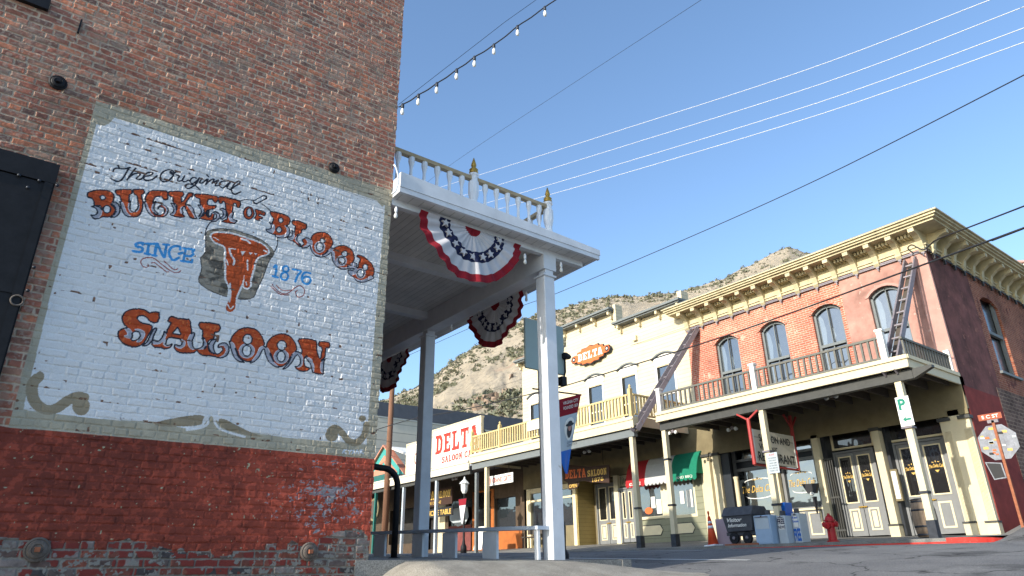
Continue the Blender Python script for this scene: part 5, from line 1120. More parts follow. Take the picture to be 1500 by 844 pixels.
# its balcony
b2 = thing('balcony', (XB, 21.5, kb(21)), 'cream picket-railed balcony on slim posts along the clapboard building', 'balcony')
MB().box(XB-.05, XF-.02, 16.40, 26.60, 4.98, 5.04).build('floor', M['joist'], b2)
mb = MB(); mb.box(XB-.10, XB-.05, 16.36, 26.62, 4.62, 5.02); mb.box(XB-.13, XB-.10, 16.36, 26.62, 4.90, 4.95); mb.box(XB-.05, XF-.1, 16.36, 16.40, 4.7, 5.02); mb.box(XB-.05, XF-.1, 26.6, 26.64, 4.6, 5.02); mb.build('fascia', M['cream'], b2)
MB().box(XB+.0, XB+.18, 16.45, 26.55, 4.34, 4.60).build('main_beam', M['greytrim'], b2)
for yy in np.arange(16.8, 26.4, .62): MB().box(XB+.18, XF-.06, yy-.03, yy+.03, 4.62, 4.975).build('joist', M['joist'], b2)
for y in (16.64, 21.2, 25.50): bpost(y, 4.34, b2, collar=(1.30,) if y < 20 else (1.0,))
railing(b2, (XB-.02, 16.60), (XB-.02, 26.50), 5.10, 5.86, 'railc', 'railc', step=.165, w=.06)
railing(b2, (XB+.05, 16.42), (XF-.05, 16.42), 5.10, 5.86, 'railc', 'railc', step=.165, w=.06)
for y in (16.47, 24.35, 26.52): 
    p = MB().box(XB-.09, XB+.05, y-.06, y+.06, 5.0, 6.02).build('newel_post', M['railc'], b2); MB().lathe((XB-.02, y, 6.02), [(.07,0),(.08,.03),(.03,.06),(.055,.11),(.01,.18)], 8).build('finial', M['railc'], p)
bn = tag(MB().box(XB-.10, XB-.085, 20.3, 22.3, 5.42, 5.80).build('banner', M['signwhite']), 'white cloth banner tied to the clapboard building balcony rail', 'banner')
letters('lettering', 'OPEN', M['flagblue'], bn, XB-.104, 22.1, 21.6, 5.62, 5.74) if False else None

# awning
aw = thing('awning', (XF-.5, 17.2, 3.4), 'red, white and green canvas awning with a scalloped valance over the cafe windows', 'awning')
A0, A1 = 15.92, 19.40
def awseg(y0, y1, mat, name, lab=None):
    mb = MB(); n = 6
    sec = [(XF-.06,4.02),(XF-.16,3.97),(XF-.31,3.75),(XF-.42,3.46),(XF-.48,3.20)]
    vs = [(px_, y, pz) for y in (y0, y1) for px_, pz in sec]; m_ = len(sec)
    mb.add(vs, [(i, i+1, m_+i+1, m_+i) for i in range(m_-1)])
    vs2 = [(px_+.015, y, pz-.02) for y in (y0, y1) for px_, pz in sec]; mb.add(vs2, [(i, m_+i, m_+i+1, i+1) for i in range(m_-1)])
    return mb.build(name, mat, aw)
awseg(18.40, A1, M['awred'], 'red_canvas'); awseg(17.10, 18.40, M['awwhite'], 'white_canvas'); awseg(A0, 17.10, M['awgreen'], 'green_canvas')
for y, mm in ((A0,'awgreen'),(A1,'awred')):
    MB().prism([(XF-.06,4.02),(XF-.16,3.97),(XF-.31,3.75),(XF-.42,3.46),(XF-.48,3.20),(XF-.06,3.20)], y-.01, y+.01, 'y').build('end_flap', M[mm], aw)
def valance(y0, y1, mat):
    mb = MB(); n = int((y1-y0)/.17)
    for k in range(n):
        a = y0+(y1-y0)*k/n; b = y0+(y1-y0)*(k+1)/n; m_ = (a+b)/2
        mb.prism([(a,3.20),(a,3.05),((a+m_)/2,2.99),(m_,2.97),((b+m_)/2,2.99),(b,3.05),(b,3.20)], XF-.495, XF-.482)
    mb.build('valance', mat, aw)
valance(18.40, A1, M['awred']); valance(17.10, 18.40, M['awwhite']); valance(A0, 17.10, M['awgreen'])
letters('lettering', 'LOS GIRL', M['signwhite'], aw, XF-.97, 18.7, 18.0, 2.94, 3.06) if False else None
letters('lettering', 'CAFE', M['signwhite'], aw, XF-.50, 19.2, 18.6, 3.05, 3.16, slab=True); letters('lettering', 'AND BBQ', M['signwhite'], aw, XF-.50, 16.85, 16.1, 3.05, 3.16, slab=False)

# hanging DELTA SALOON 1876 board
hg = thing('hanging_sign', (20.2, 21.4, 3.6), 'dark shaped board reading DELTA SALOON hanging before the recessed doors', 'sign')
XS = 20.2
MB().prism([(22.75,3.62),(22.3,3.42),(21.6,3.50),(21.0,3.36),(20.0,3.24),(19.93,3.94),(21.2,4.02),(22.75,4.30)], XS, XS+.06).build('board', M['signdark'], hg)
MB().prism([(22.5,3.5),(22.45,3.2),(21.9,3.22),(21.75,3.42),(22.1,3.47)], XS+.01, XS+.05).build('lower_board', M['signdark'], hg)
letters('lettering', 'DELTA', M['signorange'], hg, XS-.012, 22.62, 21.32, 3.66, 4.02, slab=True, tilt=-.06); letters('lettering', 'SALOON', M['goldtxt'], hg, XS-.012, 21.22, 20.10, 3.60, 3.86, slab=True, tilt=-.02)
letters('lettering', '1876', M['goldtxt'], hg, XS-.012, 20.95, 20.30, 3.36, 3.52, bold=.02); letters('lettering', 'OPEN', M['goldtxt'], hg, XS-.002, 22.4, 21.9, 3.26, 3.40, bold=.02)
for y in (22.4, 20.3): MB().tube([(XS+.03,y,4.0),(XS+.03,y,4.6)], .012, 5).build('chain', M['iron'], hg)
# small pink hanging sign
ps = thing('hanging_sign', (18.5, 25.0, 3.8), 'small white and pink shop sign hanging under the clapboard balcony', 'sign')
MB().box(18.48, 18.52, 24.10, 25.86, 3.58, 4.0).build('board', M['signwhite'], ps, bevel=.01); MB().lathe((18.47, 25.9, 3.79), [(.2,0),(.2,.05)], 12, 'x').build('round_end', M['stuccoe'], ps)
letters('lettering', 'GRAND GIFTS', M['signred'], ps, 18.47, 25.62, 24.22, 3.68, 3.90, bold=.01)
for y in (24.4, 25.5): MB().tube([(18.5,y,4.0),(18.5,y,4.9)], .012, 5).build('chain', M['iron'], ps)

# spot lamps under the balconies
for i, (px_, py_, Xs) in enumerate([(1073,629,19.0),(986,634,19.0),(860,662,19.2),(666,702,19.2),(785,637,19.2),(930,632,18.9),(1218,582,18.6)]):
    Y_, Z_ = atx(px_, py_, Xs); lb = ['left of the red sign bracket','above the green awning end','above the hanging saloon sign','behind the street lamp','above the pink shop sign','at the joint of the balconies','right of the cafe sign'][i]
    t = thing('spot_lamp', (Xs, Y_, Z_), 'twin spot lamp under the balcony '+lb, 'spot lamp', 'spot lamps under the balconies')
    MB().box(-.03,.03,-.05,.05,.0,.10).build('mount', M['steel'], t, loc=(0,0,0))
    for s in (-.14, .14): MB().lathe((0,s,0), [(.055,-.06),(.065,-.03),(.04,.05),(.02,.07)], 8, 'x').build('lamp_head', M['lampwhite'], t, loc=(0,0,0))
# ================================================================== LEFT ROW (single-storey saloon with big sign board)
lr = thing('saloon_row', (XF, 31, 1), 'low arcaded saloon row with a grey awning roof left of the clapboard building', 'building')
mb = MB(); holes_x(mb, 26.5, 46, .6, 5.2, [(27.2,28.9,1.9,3.4),(29.4,30.4,1.0,3.5),(30.9,33.2,1.0,3.6),(34.6,35.6,1.2,3.4),(37,40,1.6,3.6)], d=.2); mb.build('wall', paint('shade_dark_shop_boards', (.085,.058,.038), .8, .25, 3, board=.2, boardaxis=1), lr)  # dark board colour stands in for the shaded interior between the posts
MB().box(XF+.35, 30, 26.52, 42.5, .6, 5.4).build('inner_block', M['interior'], lr)
MB().box(XF-.03, XF+.1, 28.95, 30.85, .9, 3.9).build('orange_shopfront', M['orangewall'], lr); MB().box(XF-.05, XF-.031, 29.2, 30.6, 2.0, 3.8).build('pane', M['glassdk'], lr)
MB().box(XF-.03, XF+.1, 26.7, 28.9, 1.0, 1.9).build('orange_stall_riser', M['orangewall'], lr); MB().box(XF+.15, XF+.2, 27.2, 28.9, 1.9, 3.4).build('pane', M['glasssh'], lr)
MB().box(XF-.02, XF+.05, 31.0, 33.2, 1.05, 2.3).build('maroon_door', M['curtain'], lr)
MB().box(XF+.1, XF+.14, 31.0, 33.2, 2.3, 3.6).build('pane', M['glassdk'], lr)
MB().prism([(33.1,3.2),(31.3,3.2),(31.2,2.7),(31.5,2.35),(32.2,2.25),(33.0,2.6)], XF-.04, XF-.025).build('painted_reflection', M['boxgrey'], lr)  # pale grey sheet drawn as the reflection in the window
mb = MB(); mb.hexa([(XB-.05,26.66,4.42),(XF,26.66,4.86),(XF,46,4.86),(XB-.05,46,4.42),(XB-.05,26.66,4.50),(XF,26.66,4.94),(XF,46,4.94),(XB-.05,46,4.50)]); mb.build('awning_roof', M['roofgrey'], lr)
mb = MB(); mb.box(XB-.12, XB-.051, 26.66, 46, 4.36, 4.74); mb.box(XB-.16, XB-.12, 26.66, 46, 4.68, 4.75); mb.build('fascia', M['buffwall'], lr)
MB().box(XB-.0, XB+.15, 26.7, 46, 4.18, 4.36).build('beam', M['beam'], lr)
for y, mm in ((26.25,'greytrim'),(29.7,'boxgrey'),(33.0,'boxgrey'),(36.2,'teald'),(39.5,'boxgrey')):
    MB().box(XB+.0, XB+.13, y-.07, y+.07, kb(y), 4.18).build('post', M[mm], lr)
MB().box(XF-.04, XF+.05, 33.5, 34.2, 1.0, 4.0).build('frame_posts', M['cream'], lr); MB().box(XF-.04, XF+.05, 36.0, 36.6, 1.0, 4.0).build('frame_posts', M['signwhite'], lr)
def sboard(y0, y1, z0, z1, nm, lab, XB=18.35):
    t = thing('roof_sign', (XB, (y0+y1)/2, z0), lab, 'sign')
    MB().box(XB-.10, XB-.04, y0, y1, z0, z1).build('board', M['signwhite'], t)
    mb = MB(); mb.box(XB-.13, XB+.06, y0-.06, y1+.06, z1, z1+.08); mb.box(XB-.12, XB+.02, y0-.06, y0, z0, z1); mb.box(XB-.12, XB+.02, y1, y1+.06, z0, z1); 
    for k in range(5): yy = y0+.1+(y1-y0-.2)*k/4; mb.box(XB-.125, XB-.10, yy-.03, yy+.03, z1-.16, z1)
    mb.build('frame', M['cream'], t)
    for yy in (y0+.3, (y0+y1)/2, y1-.3): MB().bar((XB-.03, yy, z1-.1), (XB+1.3, yy, z0), .05, .05).build('brace', M['joist'], t)
    return t
s1 = sboard(26.22, 30.55, 4.88, 6.74, 'a', 'white roof sign reading DELTA SALOON CAFE in red slab letters')
letters('lettering', 'DELTA', M['signred'], s1, XB+.24, 30.25, 26.45, 5.52, 6.46, slab=True); letters('lettering', 'SALOON CAFE', M['signred'], s1, XB+.24, 29.6, 26.35, 5.02, 5.34, slab=True)
s2 = sboard(30.80, 33.2, 4.88, 6.40, 'b', 'smaller cream roof sign left of the DELTA one, mostly hidden by a porch post')
letters('lettering', 'CAFE', M['stuccoe'], s2, XB+.24, 32.4, 31.0, 5.3, 5.9, slab=True)
t = thing('hanging_sign', (19.4, 32.5, 3.5), 'dark board with gold lettering DELTA SALOON over the low saloon entrance', 'sign')
MB().box(19.38, 19.44, 30.35, 34.0, 3.22, 4.05).build('board', M['signdark'], t); letters('lettering', 'DELTA', M['goldtxt'], t, 19.37, 33.9, 32.1, 3.55, 3.98, slab=True); letters('lettering', 'SALOON', M['goldtxt'], t, 19.37, 32.0, 30.5, 3.58, 3.92, slab=True); letters('lettering', 'HOME OF THE', M['goldtxt'], t, 19.37, 33.0, 31.4, 3.30, 3.45)
t = thing('hanging_sign', (19.4, 31.8, 3.0), 'narrow black board with gold lettering SUICIDE TABLE', 'sign')
MB().box(19.40, 19.44, 30.3, 33.1, 2.66, 3.10).build('board', M['black'], t); letters('lettering', 'SUICIDE TABLE', M['goldtxt'], t, 19.39, 32.95, 30.45, 2.74, 3.0, bold=.02)
# far left shop with teal gable
tg = thing('gabled_shop', (XB+.6, 36.5, 1), 'small shop with a teal and salmon gable at the far left of the row', 'building')
gp = [(38.9,5.15),(36.5,6.85),(33.9,5.05)]; inn = [(38.1,5.25),(36.5,6.35),(34.8,5.2)]
MB().prism(gp, XB+.6, XB+.8).build('gable', M['teal'], tg); MB().prism(inn, XB+.57, XB+.599).build('gable_panel', M['salmon'], tg); MB().prism([(37.0,5.5),(36.5,5.95),(36.0,5.5)], XB+.55, XB+.569).build('gable_vent', M['teal'], tg)
MB().prism([(34.0,5.16),(36.5,6.95),(36.5,6.86),(33.8,4.98)], XB+.45, XB+.9).build('barge_board', M['salmon'], tg); MB().prism([(39.0,5.16),(36.5,6.95),(36.5,6.86),(39.1,4.98)], XB+.45, XB+.9).build('barge_board', M['salmon'], tg)
mb = MB(); mb.hexa([(XB+.8,30.9,5.0),(XB+5,30.9,5.0),(XB+5,36.5,6.8),(XB+.8,36.5,6.8),(XB+.8,30.9,5.1),(XB+5,30.9,5.1),(XB+5,36.5,6.9),(XB+.8,36.5,6.9)]); mb.build('roof', M['signwhite'], tg)
MB().hexa([(XB-.1,35.0,4.78),(XB+.6,35.0,5.25),(XB+.6,42,5.25),(XB-.1,42,4.78),(XB-.1,35.0,4.84),(XB+.6,35.0,5.3),(XB+.6,42,5.3),(XB-.1,42,4.84)]).build('green_awning', M['teald'], tg)
t = thing('hanging_sign', (XB+.3, 36.6, 3.6), 'round brown hanging shop sign at the far left beneath the awning', 'sign')
MB().lathe((XB+.3, 36.9, 3.35), [(.62,0),(.62,.05)], 20, 'x').build('disc', M['creamdk'], t); MB().lathe((XB+.285, 36.9, 3.35), [(.5,0),(.5,.01)], 20, 'x').build('disc_face', M['joist'], t); MB().tube([(XB+.32,36.9,3.97),(XB+.32,36.9,4.3)], .012, 5).build('chain', M['iron'], t)
# tall grey building behind
gb = thing('grey_building', (27, 42.6, 2), 'large plain buff building with a dark grey parapet band rising behind the low row', 'building')
MB().box(XF, 36, 42.6, 62, .5, 9.95).build('wall', M['buffwall'], gb)
MB().hexa([(XF-.1,42.5,10.05),(34.0,42.5,10.05),(34.0,62,10.05),(XF-.1,62,10.05),(XF-.1,42.5,11.0),(34.0,42.5,11.25),(34.0,62,11.2),(XF-.1,62,11.0)]).build('roof_band', M['roofgrey'], gb)
MB().box(XF-.05, 34.5, 42.55, 62, 9.951, 10.045).build('ledge', M['signwhite'], gb)
# ochre neighbour behind the brick building's upper right (tiny white ridge at the frame edge)
Yv, Zv = atx(1497, 386, 30)
hb_ = thing('roof_vent', (30, Yv, 9.3), 'small white roof vent just showing over the side cornice at the right edge', 'roof vent')
MB().box(29.6, 30.4, Yv-.3, Yv+.3, 9.3, Zv-.15).build('stack', M['signwhite'], hb_); MB().prism([(Yv-.4,Zv-.14),(Yv,Zv),(Yv+.4,Zv-.14)], 29.5, 30.5).build('cap', M['stuccoe'], hb_)

# ================================================================== NEIGHBOURS ON THE NEAR SIDE (seen only in reflections and from other views)
for i, (y0, y1, h, mm, lb) in enumerate([(19.62,24,3.6,'creamclap','low cream neighbour building up the street on the saloon side'),(44.05,60,5.0,'brickNS','brick neighbour building further up the street on the saloon side')]):
    t = thing('neighbour_building', (3.45, (y0+y1)/2, .4), lb, 'building'); MB().box(-10, 3.43, y0, y1, -.5, h).build('wall', M[mm], t)
    MB().box(-10.1, 3.55, y0, y1, h, h+.15).build('roof', M['roofgrey'], t)
    for k in range(3): yy = y0+(y1-y0)*(k+.5)/3; f_ = MB().box(3.43, 3.48, yy-.8, yy+.8, 1.2, 3.6).build('window', M['doordark'], t)
for i, (y0, y1, x1, h) in enumerate([(-14.0,-7.0,2.0,8.0)]): pass

# ================================================================== STREET FURNITURE ON THE FAR KERB
def txtX(word, par, x, y0, y1, z0, z1, mat, **k): return letters('lettering', word, M[mat], par, x, y0, y1, z0, z1, **k)
# traffic cone
cy_ = 13.42; zc = kb(cy_)
t = thing('traffic_cone', (17.72, cy_, zc), 'tall orange-red traffic cone with two white bands leaning left of the dark mine cart', 'traffic cone')
Rm = .0
MB().box(-.20,.20,-.20,.20,0,.045).build('base', M['conewhite'], t, loc=(0,0,0), bevel=.01)
o = MB().lathe((0,0,0), [(.155,.045),(.043,.80)], 16).build('cone_body', M['conered'], t, loc=(0,0,0), smooth=True)
for a, b in ((.50,.58),(.64,.71)):
    ra = .155-(.112)*(a-.045)/.755+.003; rb_ = .155-(.112)*(b-.045)/.755+.003
    MB().lathe((0,0,0), [(ra,a),(rb_,b)], 16).build('reflective_band', M['conewhite'], t, loc=(0,0,0), smooth=True)
MB().lathe((0,0,0), [(.043,.80),(.04,.83),(.018,.86),(.022,.90),(.035,.95),(.018,1.0)], 10).build('cone_tip', M['conered'], t, loc=(0,0,0), smooth=True)
t.rotation_euler = (R(-3.5), 0, 0)
# lilac box
t = thing('newspaper_box', (18.15, 13.15, kb(13)), 'lilac-grey metal newspaper box between the cone and the mine cart', 'newspaper box', 'newspaper boxes on the far kerb')
MB().box(17.92,18.38,12.92,13.42,kb(13)+.02,1.38).build('cabinet', M['lilac'], t, bevel=.012); MB().box(17.95,18.35,12.94,13.14,1.38,1.62).build('coin_head', M['lilac'], t, bevel=.02)
MB().lathe((17.93,13.04,1.53), [(.05,0),(.05,-.02)], 10, 'x').build('coin_plate', M['steel'], t)
# mine cart
t = thing('mine_cart', (18.0, 12.4, kb(12.4)), 'charcoal steel mine cart planter with white script Visitor Information on iron wheels', 'mine cart')
z0 = kb(12.4); 
MB().hexa([(17.62,11.98,.98),(18.35,11.98,.98),(18.35,12.82,.98),(17.62,12.82,.98),(17.58,11.92,1.40),(18.45,11.92,1.40),(18.45,12.90,1.40),(17.58,12.90,1.40)]).build('body', M['cart'], t, bevel=.012)
MB().hexa([(17.55,11.90,1.405),(18.48,11.90,1.405),(18.48,12.92,1.405),(17.55,12.92,1.405),(17.72,11.92,1.66),(18.30,11.92,1.66),(18.30,12.90,1.66),(17.72,12.90,1.66)]).build('hopper_lid', M['cart'], t, bevel=.01)
MB().box(17.70,18.3,11.9,12.9,.88,.975).build('chassis', M['cart'], t)
for x_ in (17.66, 18.30):
    for y_ in (12.18, 12.62):
        w_o = MB().lathe((x_, y_, z0+.20), [(.15,-.03),(.15,.03),(.12,.03),(.12,-.02),(.04,-.02),(.04,.05)], 16, 'x').build('wheel', M['iron'], t)
        MB().lathe((x_-.04, y_, z0+.20), [(.05,0),(.03,-.03)], 10, 'x').build('hub', M['steel'], w_o)
mb = MB(); 
for x_ in (17.66, 18.30): mb.box(x_-.03, x_+.03, 11.85, 12.95, z0, z0+.05)
mb.build('rails', M['rustpost'], t)
txtX('Visitor', t, 17.575, 12.74, 12.24, 1.24, 1.35, 'signwhite', shear=.3, bold=.02); txtX('Information', t, 17.585, 12.74, 12.12, 1.10, 1.20, 'signwhite', shear=.3, bold=.02)
# news boxes
def nbox(y0, y1, x0, z1, mm, lab, txt=None, tmat='flagblue', head=None):
    t = thing('newspaper_box', (x0+.2, (y0+y1)/2, kb(y0)), lab, 'newspaper box', 'newspaper boxes on the far kerb'); zb = kb(y0)
    MB().box(x0, x0+.42, y0, y1, zb+.01, z1).build('cabinet', M[mm], t, bevel=.012)
    if head: MB().box(x0+.02, x0+.40, y0+.03, y1-.03, z1, z1+head).build('display_head', M[mm], t, bevel=.015)
    MB().box(x0-.008, x0-.001, y0+.05, y1-.05, z1-.36, z1-.07).build('window', M['boxgrey'] if mm != 'boxgrey' else M['signwhite'], t)
    MB().lathe((x0-.01, (y0+y1)/2, z1-.03), [(.018,0),(.018,-.02)], 8, 'x').build('knob', M['iron'], t)
    MB().box(x0-.03, x0-.009, y0+.06, y1-.06, z1-.055, z1-.035).build('pull_handle', M['steel'], t); MB().box(x0+.03, x0+.14, y0+.04, y0+.14, z1+.001, z1+.13).build('coin_box', M['cart'], t) if not head else None
    MB().box(x0-.006, x0-.001, y0+.03, y1-.03, zb+.04, zb+.30).build('lower_panel', M[mm], t); MB().box(x0+.05, x0+.37, y0+.03, y1-.03, zb-.005, zb+.012).build('base', M['cart'], t)
    if txt:
        for w, a, b, c_, d_ in txt: txtX(w, t, x0-.012, y1-a*(y1-y0), y1-b*(y1-y0), zb+c_, zb+d_, tmat, bold=.03)
    return t
nbox(11.40, 11.92, 17.66, 1.37, 'boxblue', 'pale blue metal newspaper box right of the mine cart')
nbox(11.26, 11.62, 18.30, 1.40, 'boxdblue', 'tall bright blue newspaper box behind the pale blue one', head=.32)
nbox(11.10, 11.36, 17.92, 1.34, 'boxgrey', 'narrow pale grey newspaper box left of the second porch post', [('FREE',.1,.9,.52,.66),('NEWS',.1,.9,.40,.48)])
nbox(10.86, 11.08, 18.22, 1.40, 'boxgrey', 'narrow grey and blue box just right of the second porch post', [('Real',.1,.8,.66,.72),('Estate',.1,.9,.56,.62),('FREE',.05,.95,.08,.40)], 'boxdblue')
# fire hydrant
hy = thing('fire_hydrant', (17.72, 9.72, kb(9.7)), 'dark red fire hydrant on the kerb', 'fire hydrant')
MB().lathe((0,0,0), [(.15,0),(.15,.035),(.105,.05),(.10,.36),(.125,.37),(.125,.40),(.105,.41),(.11,.50),(.14,.505),(.14,.54),(.115,.55),(.10,.60),(.06,.645),(.025,.66),(.03,.66),(.03,.70)], 16).build('barrel', M['hydrant'], hy, loc=(0,0,0))
for s in (-1, 1): 
    n_ = MB().lathe((0,0,.43), [(.055,s*.08),(.055,s*.15),(.07,s*.15),(.07,s*.185),(.03,s*.19),(.03,s*.21)], 12, 'y').build('side_nozzle', M['hydrant'], hy, loc=(0,0,0))
MB().lathe((0,0,.40), [(.07,-.08),(.07,-.15),(.088,-.15),(.088,-.19),(.03,-.195),(.03,-.22)], 12, 'x').build('front_nozzle', M['hydrant'], hy, loc=(0,0,0))
# barrel
br_ = thing('barrel', (18.72, 7.82, kb(7.8)+.07), 'weathered whiskey barrel used as a bin behind the corner porch post', 'barrel')
pf = [(.225,0),(.262,.2),(.28,.43),(.262,.66),(.225,.86)]
MB().lathe((0,0,0), pf, 22).build('staves', M['wood'], br_, loc=(0,0,0), smooth=True)
def br_r(h): return float(np.interp(h, [p[1] for p in pf], [p[0] for p in pf]))
for h in (.03,.22,.60,.80): MB().lathe((0,0,0), [(br_r(h)+.004,h),(br_r(h+.045)+.006,h+.045)], 22).build('hoop', M['hoop'], br_, loc=(0,0,0), smooth=True)
MB().lathe((0,0,.86), [(.24,0),(.24,.02),(.16,.04)], 20).build('lid', M['hoop'], br_, loc=(0,0,0))
# P sign, regulation sign
t = thing('parking_sign', (XB-.02, 7.40, 3.6), 'white sign with green P and arrow on the corner porch post', 'sign')
MB().box(XB-.03, XB-.015, 7.235, 7.555, 3.20, 3.93).build('plate', M['signwhite'], t)
txtX('P', t, XB-.033, 7.51, 7.33, 3.60, 3.88, 'greentxt', bold=.04); mb = MB(); mb.prism([(7.48,3.36),(7.40,3.43),(7.40,3.385),(7.28,3.385),(7.28,3.335),(7.40,3.335),(7.40,3.29)], XB-.036, XB-.032); mb.build('arrow', M['greentxt'], t); txtX('PUBLIC', t, XB-.033, 7.50, 7.30, 3.50, 3.55, 'boxgrey')
MB().box(XB-.04, XB+.2, 7.30, 7.56, 3.15, 3.19).build('band', M['steel'], t)
t = thing('regulation_sign', (XB-.02, 11.3, 2.8), 'small grey rule sign with rows of dark text on the second porch post', 'sign')
MB().box(XB-.03, XB-.015, 11.06, 11.40, 2.49, 3.06).build('plate', M['boxgrey'], t); txtX('RULES', t, XB-.033, 11.32, 11.14, 2.98, 3.03, 'signred', bold=.02)
for k, w in enumerate(['NO PARKING','TOW AWAY','2 HOUR LIMIT','NO SKATING','NO BIKES','THANK YOU']): txtX(w, t, XB-.033, 11.36, 11.10, 2.89-k*.07, 2.93-k*.07, 'black', bold=.01)
MB().box(XB-.02, XB+.2, 11.28, 11.52, 3.10, 3.15).build('band', M['steel'], t)
# big shop sign in red frame (projects over the pavement)
t = thing('projecting_sign', (19.1, 11.8, 3.3), 'large weathered board reading RESTAURANT in a red steel frame under the balcony', 'sign')
MB().box(18.06, 20.14, 11.78, 11.84, 2.86, 3.84).build('board', M['buffwall'], t)
mb = MB(); mb.tube([(17.95,11.81,2.80),(17.95,11.81,4.15)], .055, 8); mb.tube([(20.25,11.81,2.80),(20.25,11.81,4.5)], .055, 8); mb.tube([(17.95,11.81,2.80),(20.25,11.81,2.80)], .035, 6)
mb.bar((17.95,11.81,4.1),(17.95,11.45,4.33),.05,.05); mb.bar((17.95,11.81,4.1),(17.95,12.17,4.33),.05,.05); mb.bar((20.25,11.81,4.1),(20.6,11.81,4.5),.05,.05); mb.bar((20.25,11.81,4.1),(19.9,11.81,4.5),.05,.05); mb.build('frame', M['redsteel'], t)
def tY(word, x0, x1, z0, z1, slab=False): letters_dir('lettering', word, M['black'], t, (x0, 11.772, z0), (x1-x0,0,0), (0,0,z1-z0), slab=slab, bold=.02)
tY('RESTAURANT', 18.15, 20.08, 2.92, 3.20); tY('SALOON AND', 18.3, 19.95, 3.50, 3.72); tY('Visit our', 18.25, 19.2, 3.26, 3.44)
MB().box(18.0, 18.055, 11.77, 11.85, 2.86, 3.84).build('edge_strip', M['signwhite'], t); MB().box(20.145, 20.19, 11.77, 11.85, 2.86, 3.84).build('edge_strip', M['signwhite'], t)
# stop sign seen from behind, with street name plate
t = thing('stop_sign', (20.2, 6.3, .85), 'back of a stop sign on a rusty post at the brick building corner', 'traffic sign')
MB().box(20.19, 20.24, 6.25, 6.31, .7, 3.40).build('post', M['rustpost'], t); oc_ = [(6.30+.46*math.cos(math.pi/8+k*math.pi/4), 2.86+.46*math.sin(math.pi/8+k*math.pi/4)) for k in range(8)]
pl_ = MB().prism(oc_, 20.245, 20.252).build('plate', M['alu'], t)
rn = random.Random(4)
for k in range(26):
    a = rn.uniform(0, 6.28); rr = rn.uniform(.06,.38); yy, zz = 6.30+rr*math.cos(a), 2.86+rr*math.sin(a); s_ = rn.uniform(.025,.06)
    if abs(yy-6.28) > .06: MB().prism([(yy-s_,zz-s_*.6),(yy+s_,zz-s_*.4),(yy+s_*.9,zz+s_*.6),(yy-s_,zz+s_*.5)], 20.236, 20.243).build('sticker', M[rn.choice(['black','signwhite','goldtxt','boxgrey','signorange'])], pl_)
MB().box(20.19, 20.25, 6.16, 6.40, 3.34, 3.42).build('clamp', M['steel'], t)
n_ = thing('street_name_sign', (20.2, 6.28, 3.46), 'brown street name plate reading S C ST on top of the stop sign post', 'sign'); MB().box(20.20, 20.215, 6.05, 6.58, 3.425, 3.58).build('plate', M['rosebrown'], n_); letters('lettering', 'S C ST', M['signwhite'], n_, 20.19, 6.50, 6.12, 3.46, 3.545, bold=.02)
t2 = thing('small_sign', (20.24, 6.45, 2.2), 'small dark plate askew below the stop sign on the same post', 'sign'); MB().prism([(6.72,2.42),(6.36,2.36),(6.34,1.99),(6.62,1.97)], 20.26, 20.275).build('plate', M['alu'], t2); MB().prism([(6.69,2.39),(6.39,2.34),(6.37,2.02),(6.60,2.0)], 20.252, 20.259).build('face', M['black'], t2)
# hanging lantern before the second café window
ln = thing('wall_sconce', (20.3, 11.75, 2.0), 'black tapering wall torch in front of the café window beside the hydrant', 'wall lamp')
YL_, ZL_ = atx(1192, 722, 20.6)
MB().prism([(YL_+.30,ZL_+.28),(YL_-.22,ZL_+.26),(YL_-.12,ZL_-.02),(YL_+.14,ZL_-.02)], 20.5, 20.62).build('shade', M['black'], ln); MB().lathe((20.5,YL_,ZL_-.03), [(.015,-.065),(.06,-.03),(.065,.02),(.03,.05)], 10).build('globe', M['lampwhite'], ln, smooth=True)
MB().lathe((20.55,YL_-.03,ZL_-.62), [(.02,0),(.07,.5)], 8).build('stem', M['black'], ln); MB().bar((20.58,YL_,ZL_+.1),(21.1,YL_,ZL_+.1),.03,.03).build('arm', M['black'], ln)
# little items by the clapboard building door: planters/chairs as dark benches
t = thing('bench', (20.4, 25.2, sw(25)), 'dark slatted bench against the clapboard building windows', 'bench')
mb = MB(); mb.box(20.3,20.7,24.5,25.9,sw(25)+.40,sw(25)+.45); mb.build('seat', M['joist'], t)
mb = MB(); mb.box(20.68,20.72,24.5,25.9,sw(25)+.55,sw(25)+.85); mb.build('backrest', M['joist'], t)
for y in (24.6, 25.8):
    for x_ in (20.33, 20.67): MB().box(x_-.02,x_+.02,y-.02,y+.02,sw(25)-.02,sw(25)+.40).build('leg', M['iron'], t)
t = thing('sandwich_board', (19.2, 27.4, sw(27)), 'white sandwich board sign standing by the grey awning post', 'sign')
for s in (-1, 1): MB().hexa([(19.2+s*.25,27.1,sw(27)-.06),(19.2+s*.27,27.1,sw(27)-.06),(19.2+s*.27,27.75,sw(27)-.06),(19.2+s*.25,27.75,sw(27)-.06),(19.2+s*.02,27.1,sw(27)+.95),(19.2+s*.04,27.1,sw(27)+.95),(19.2+s*.04,27.75,sw(27)+.95),(19.2+s*.02,27.75,sw(27)+.95)]).build('panel', M['signwhite'], t)
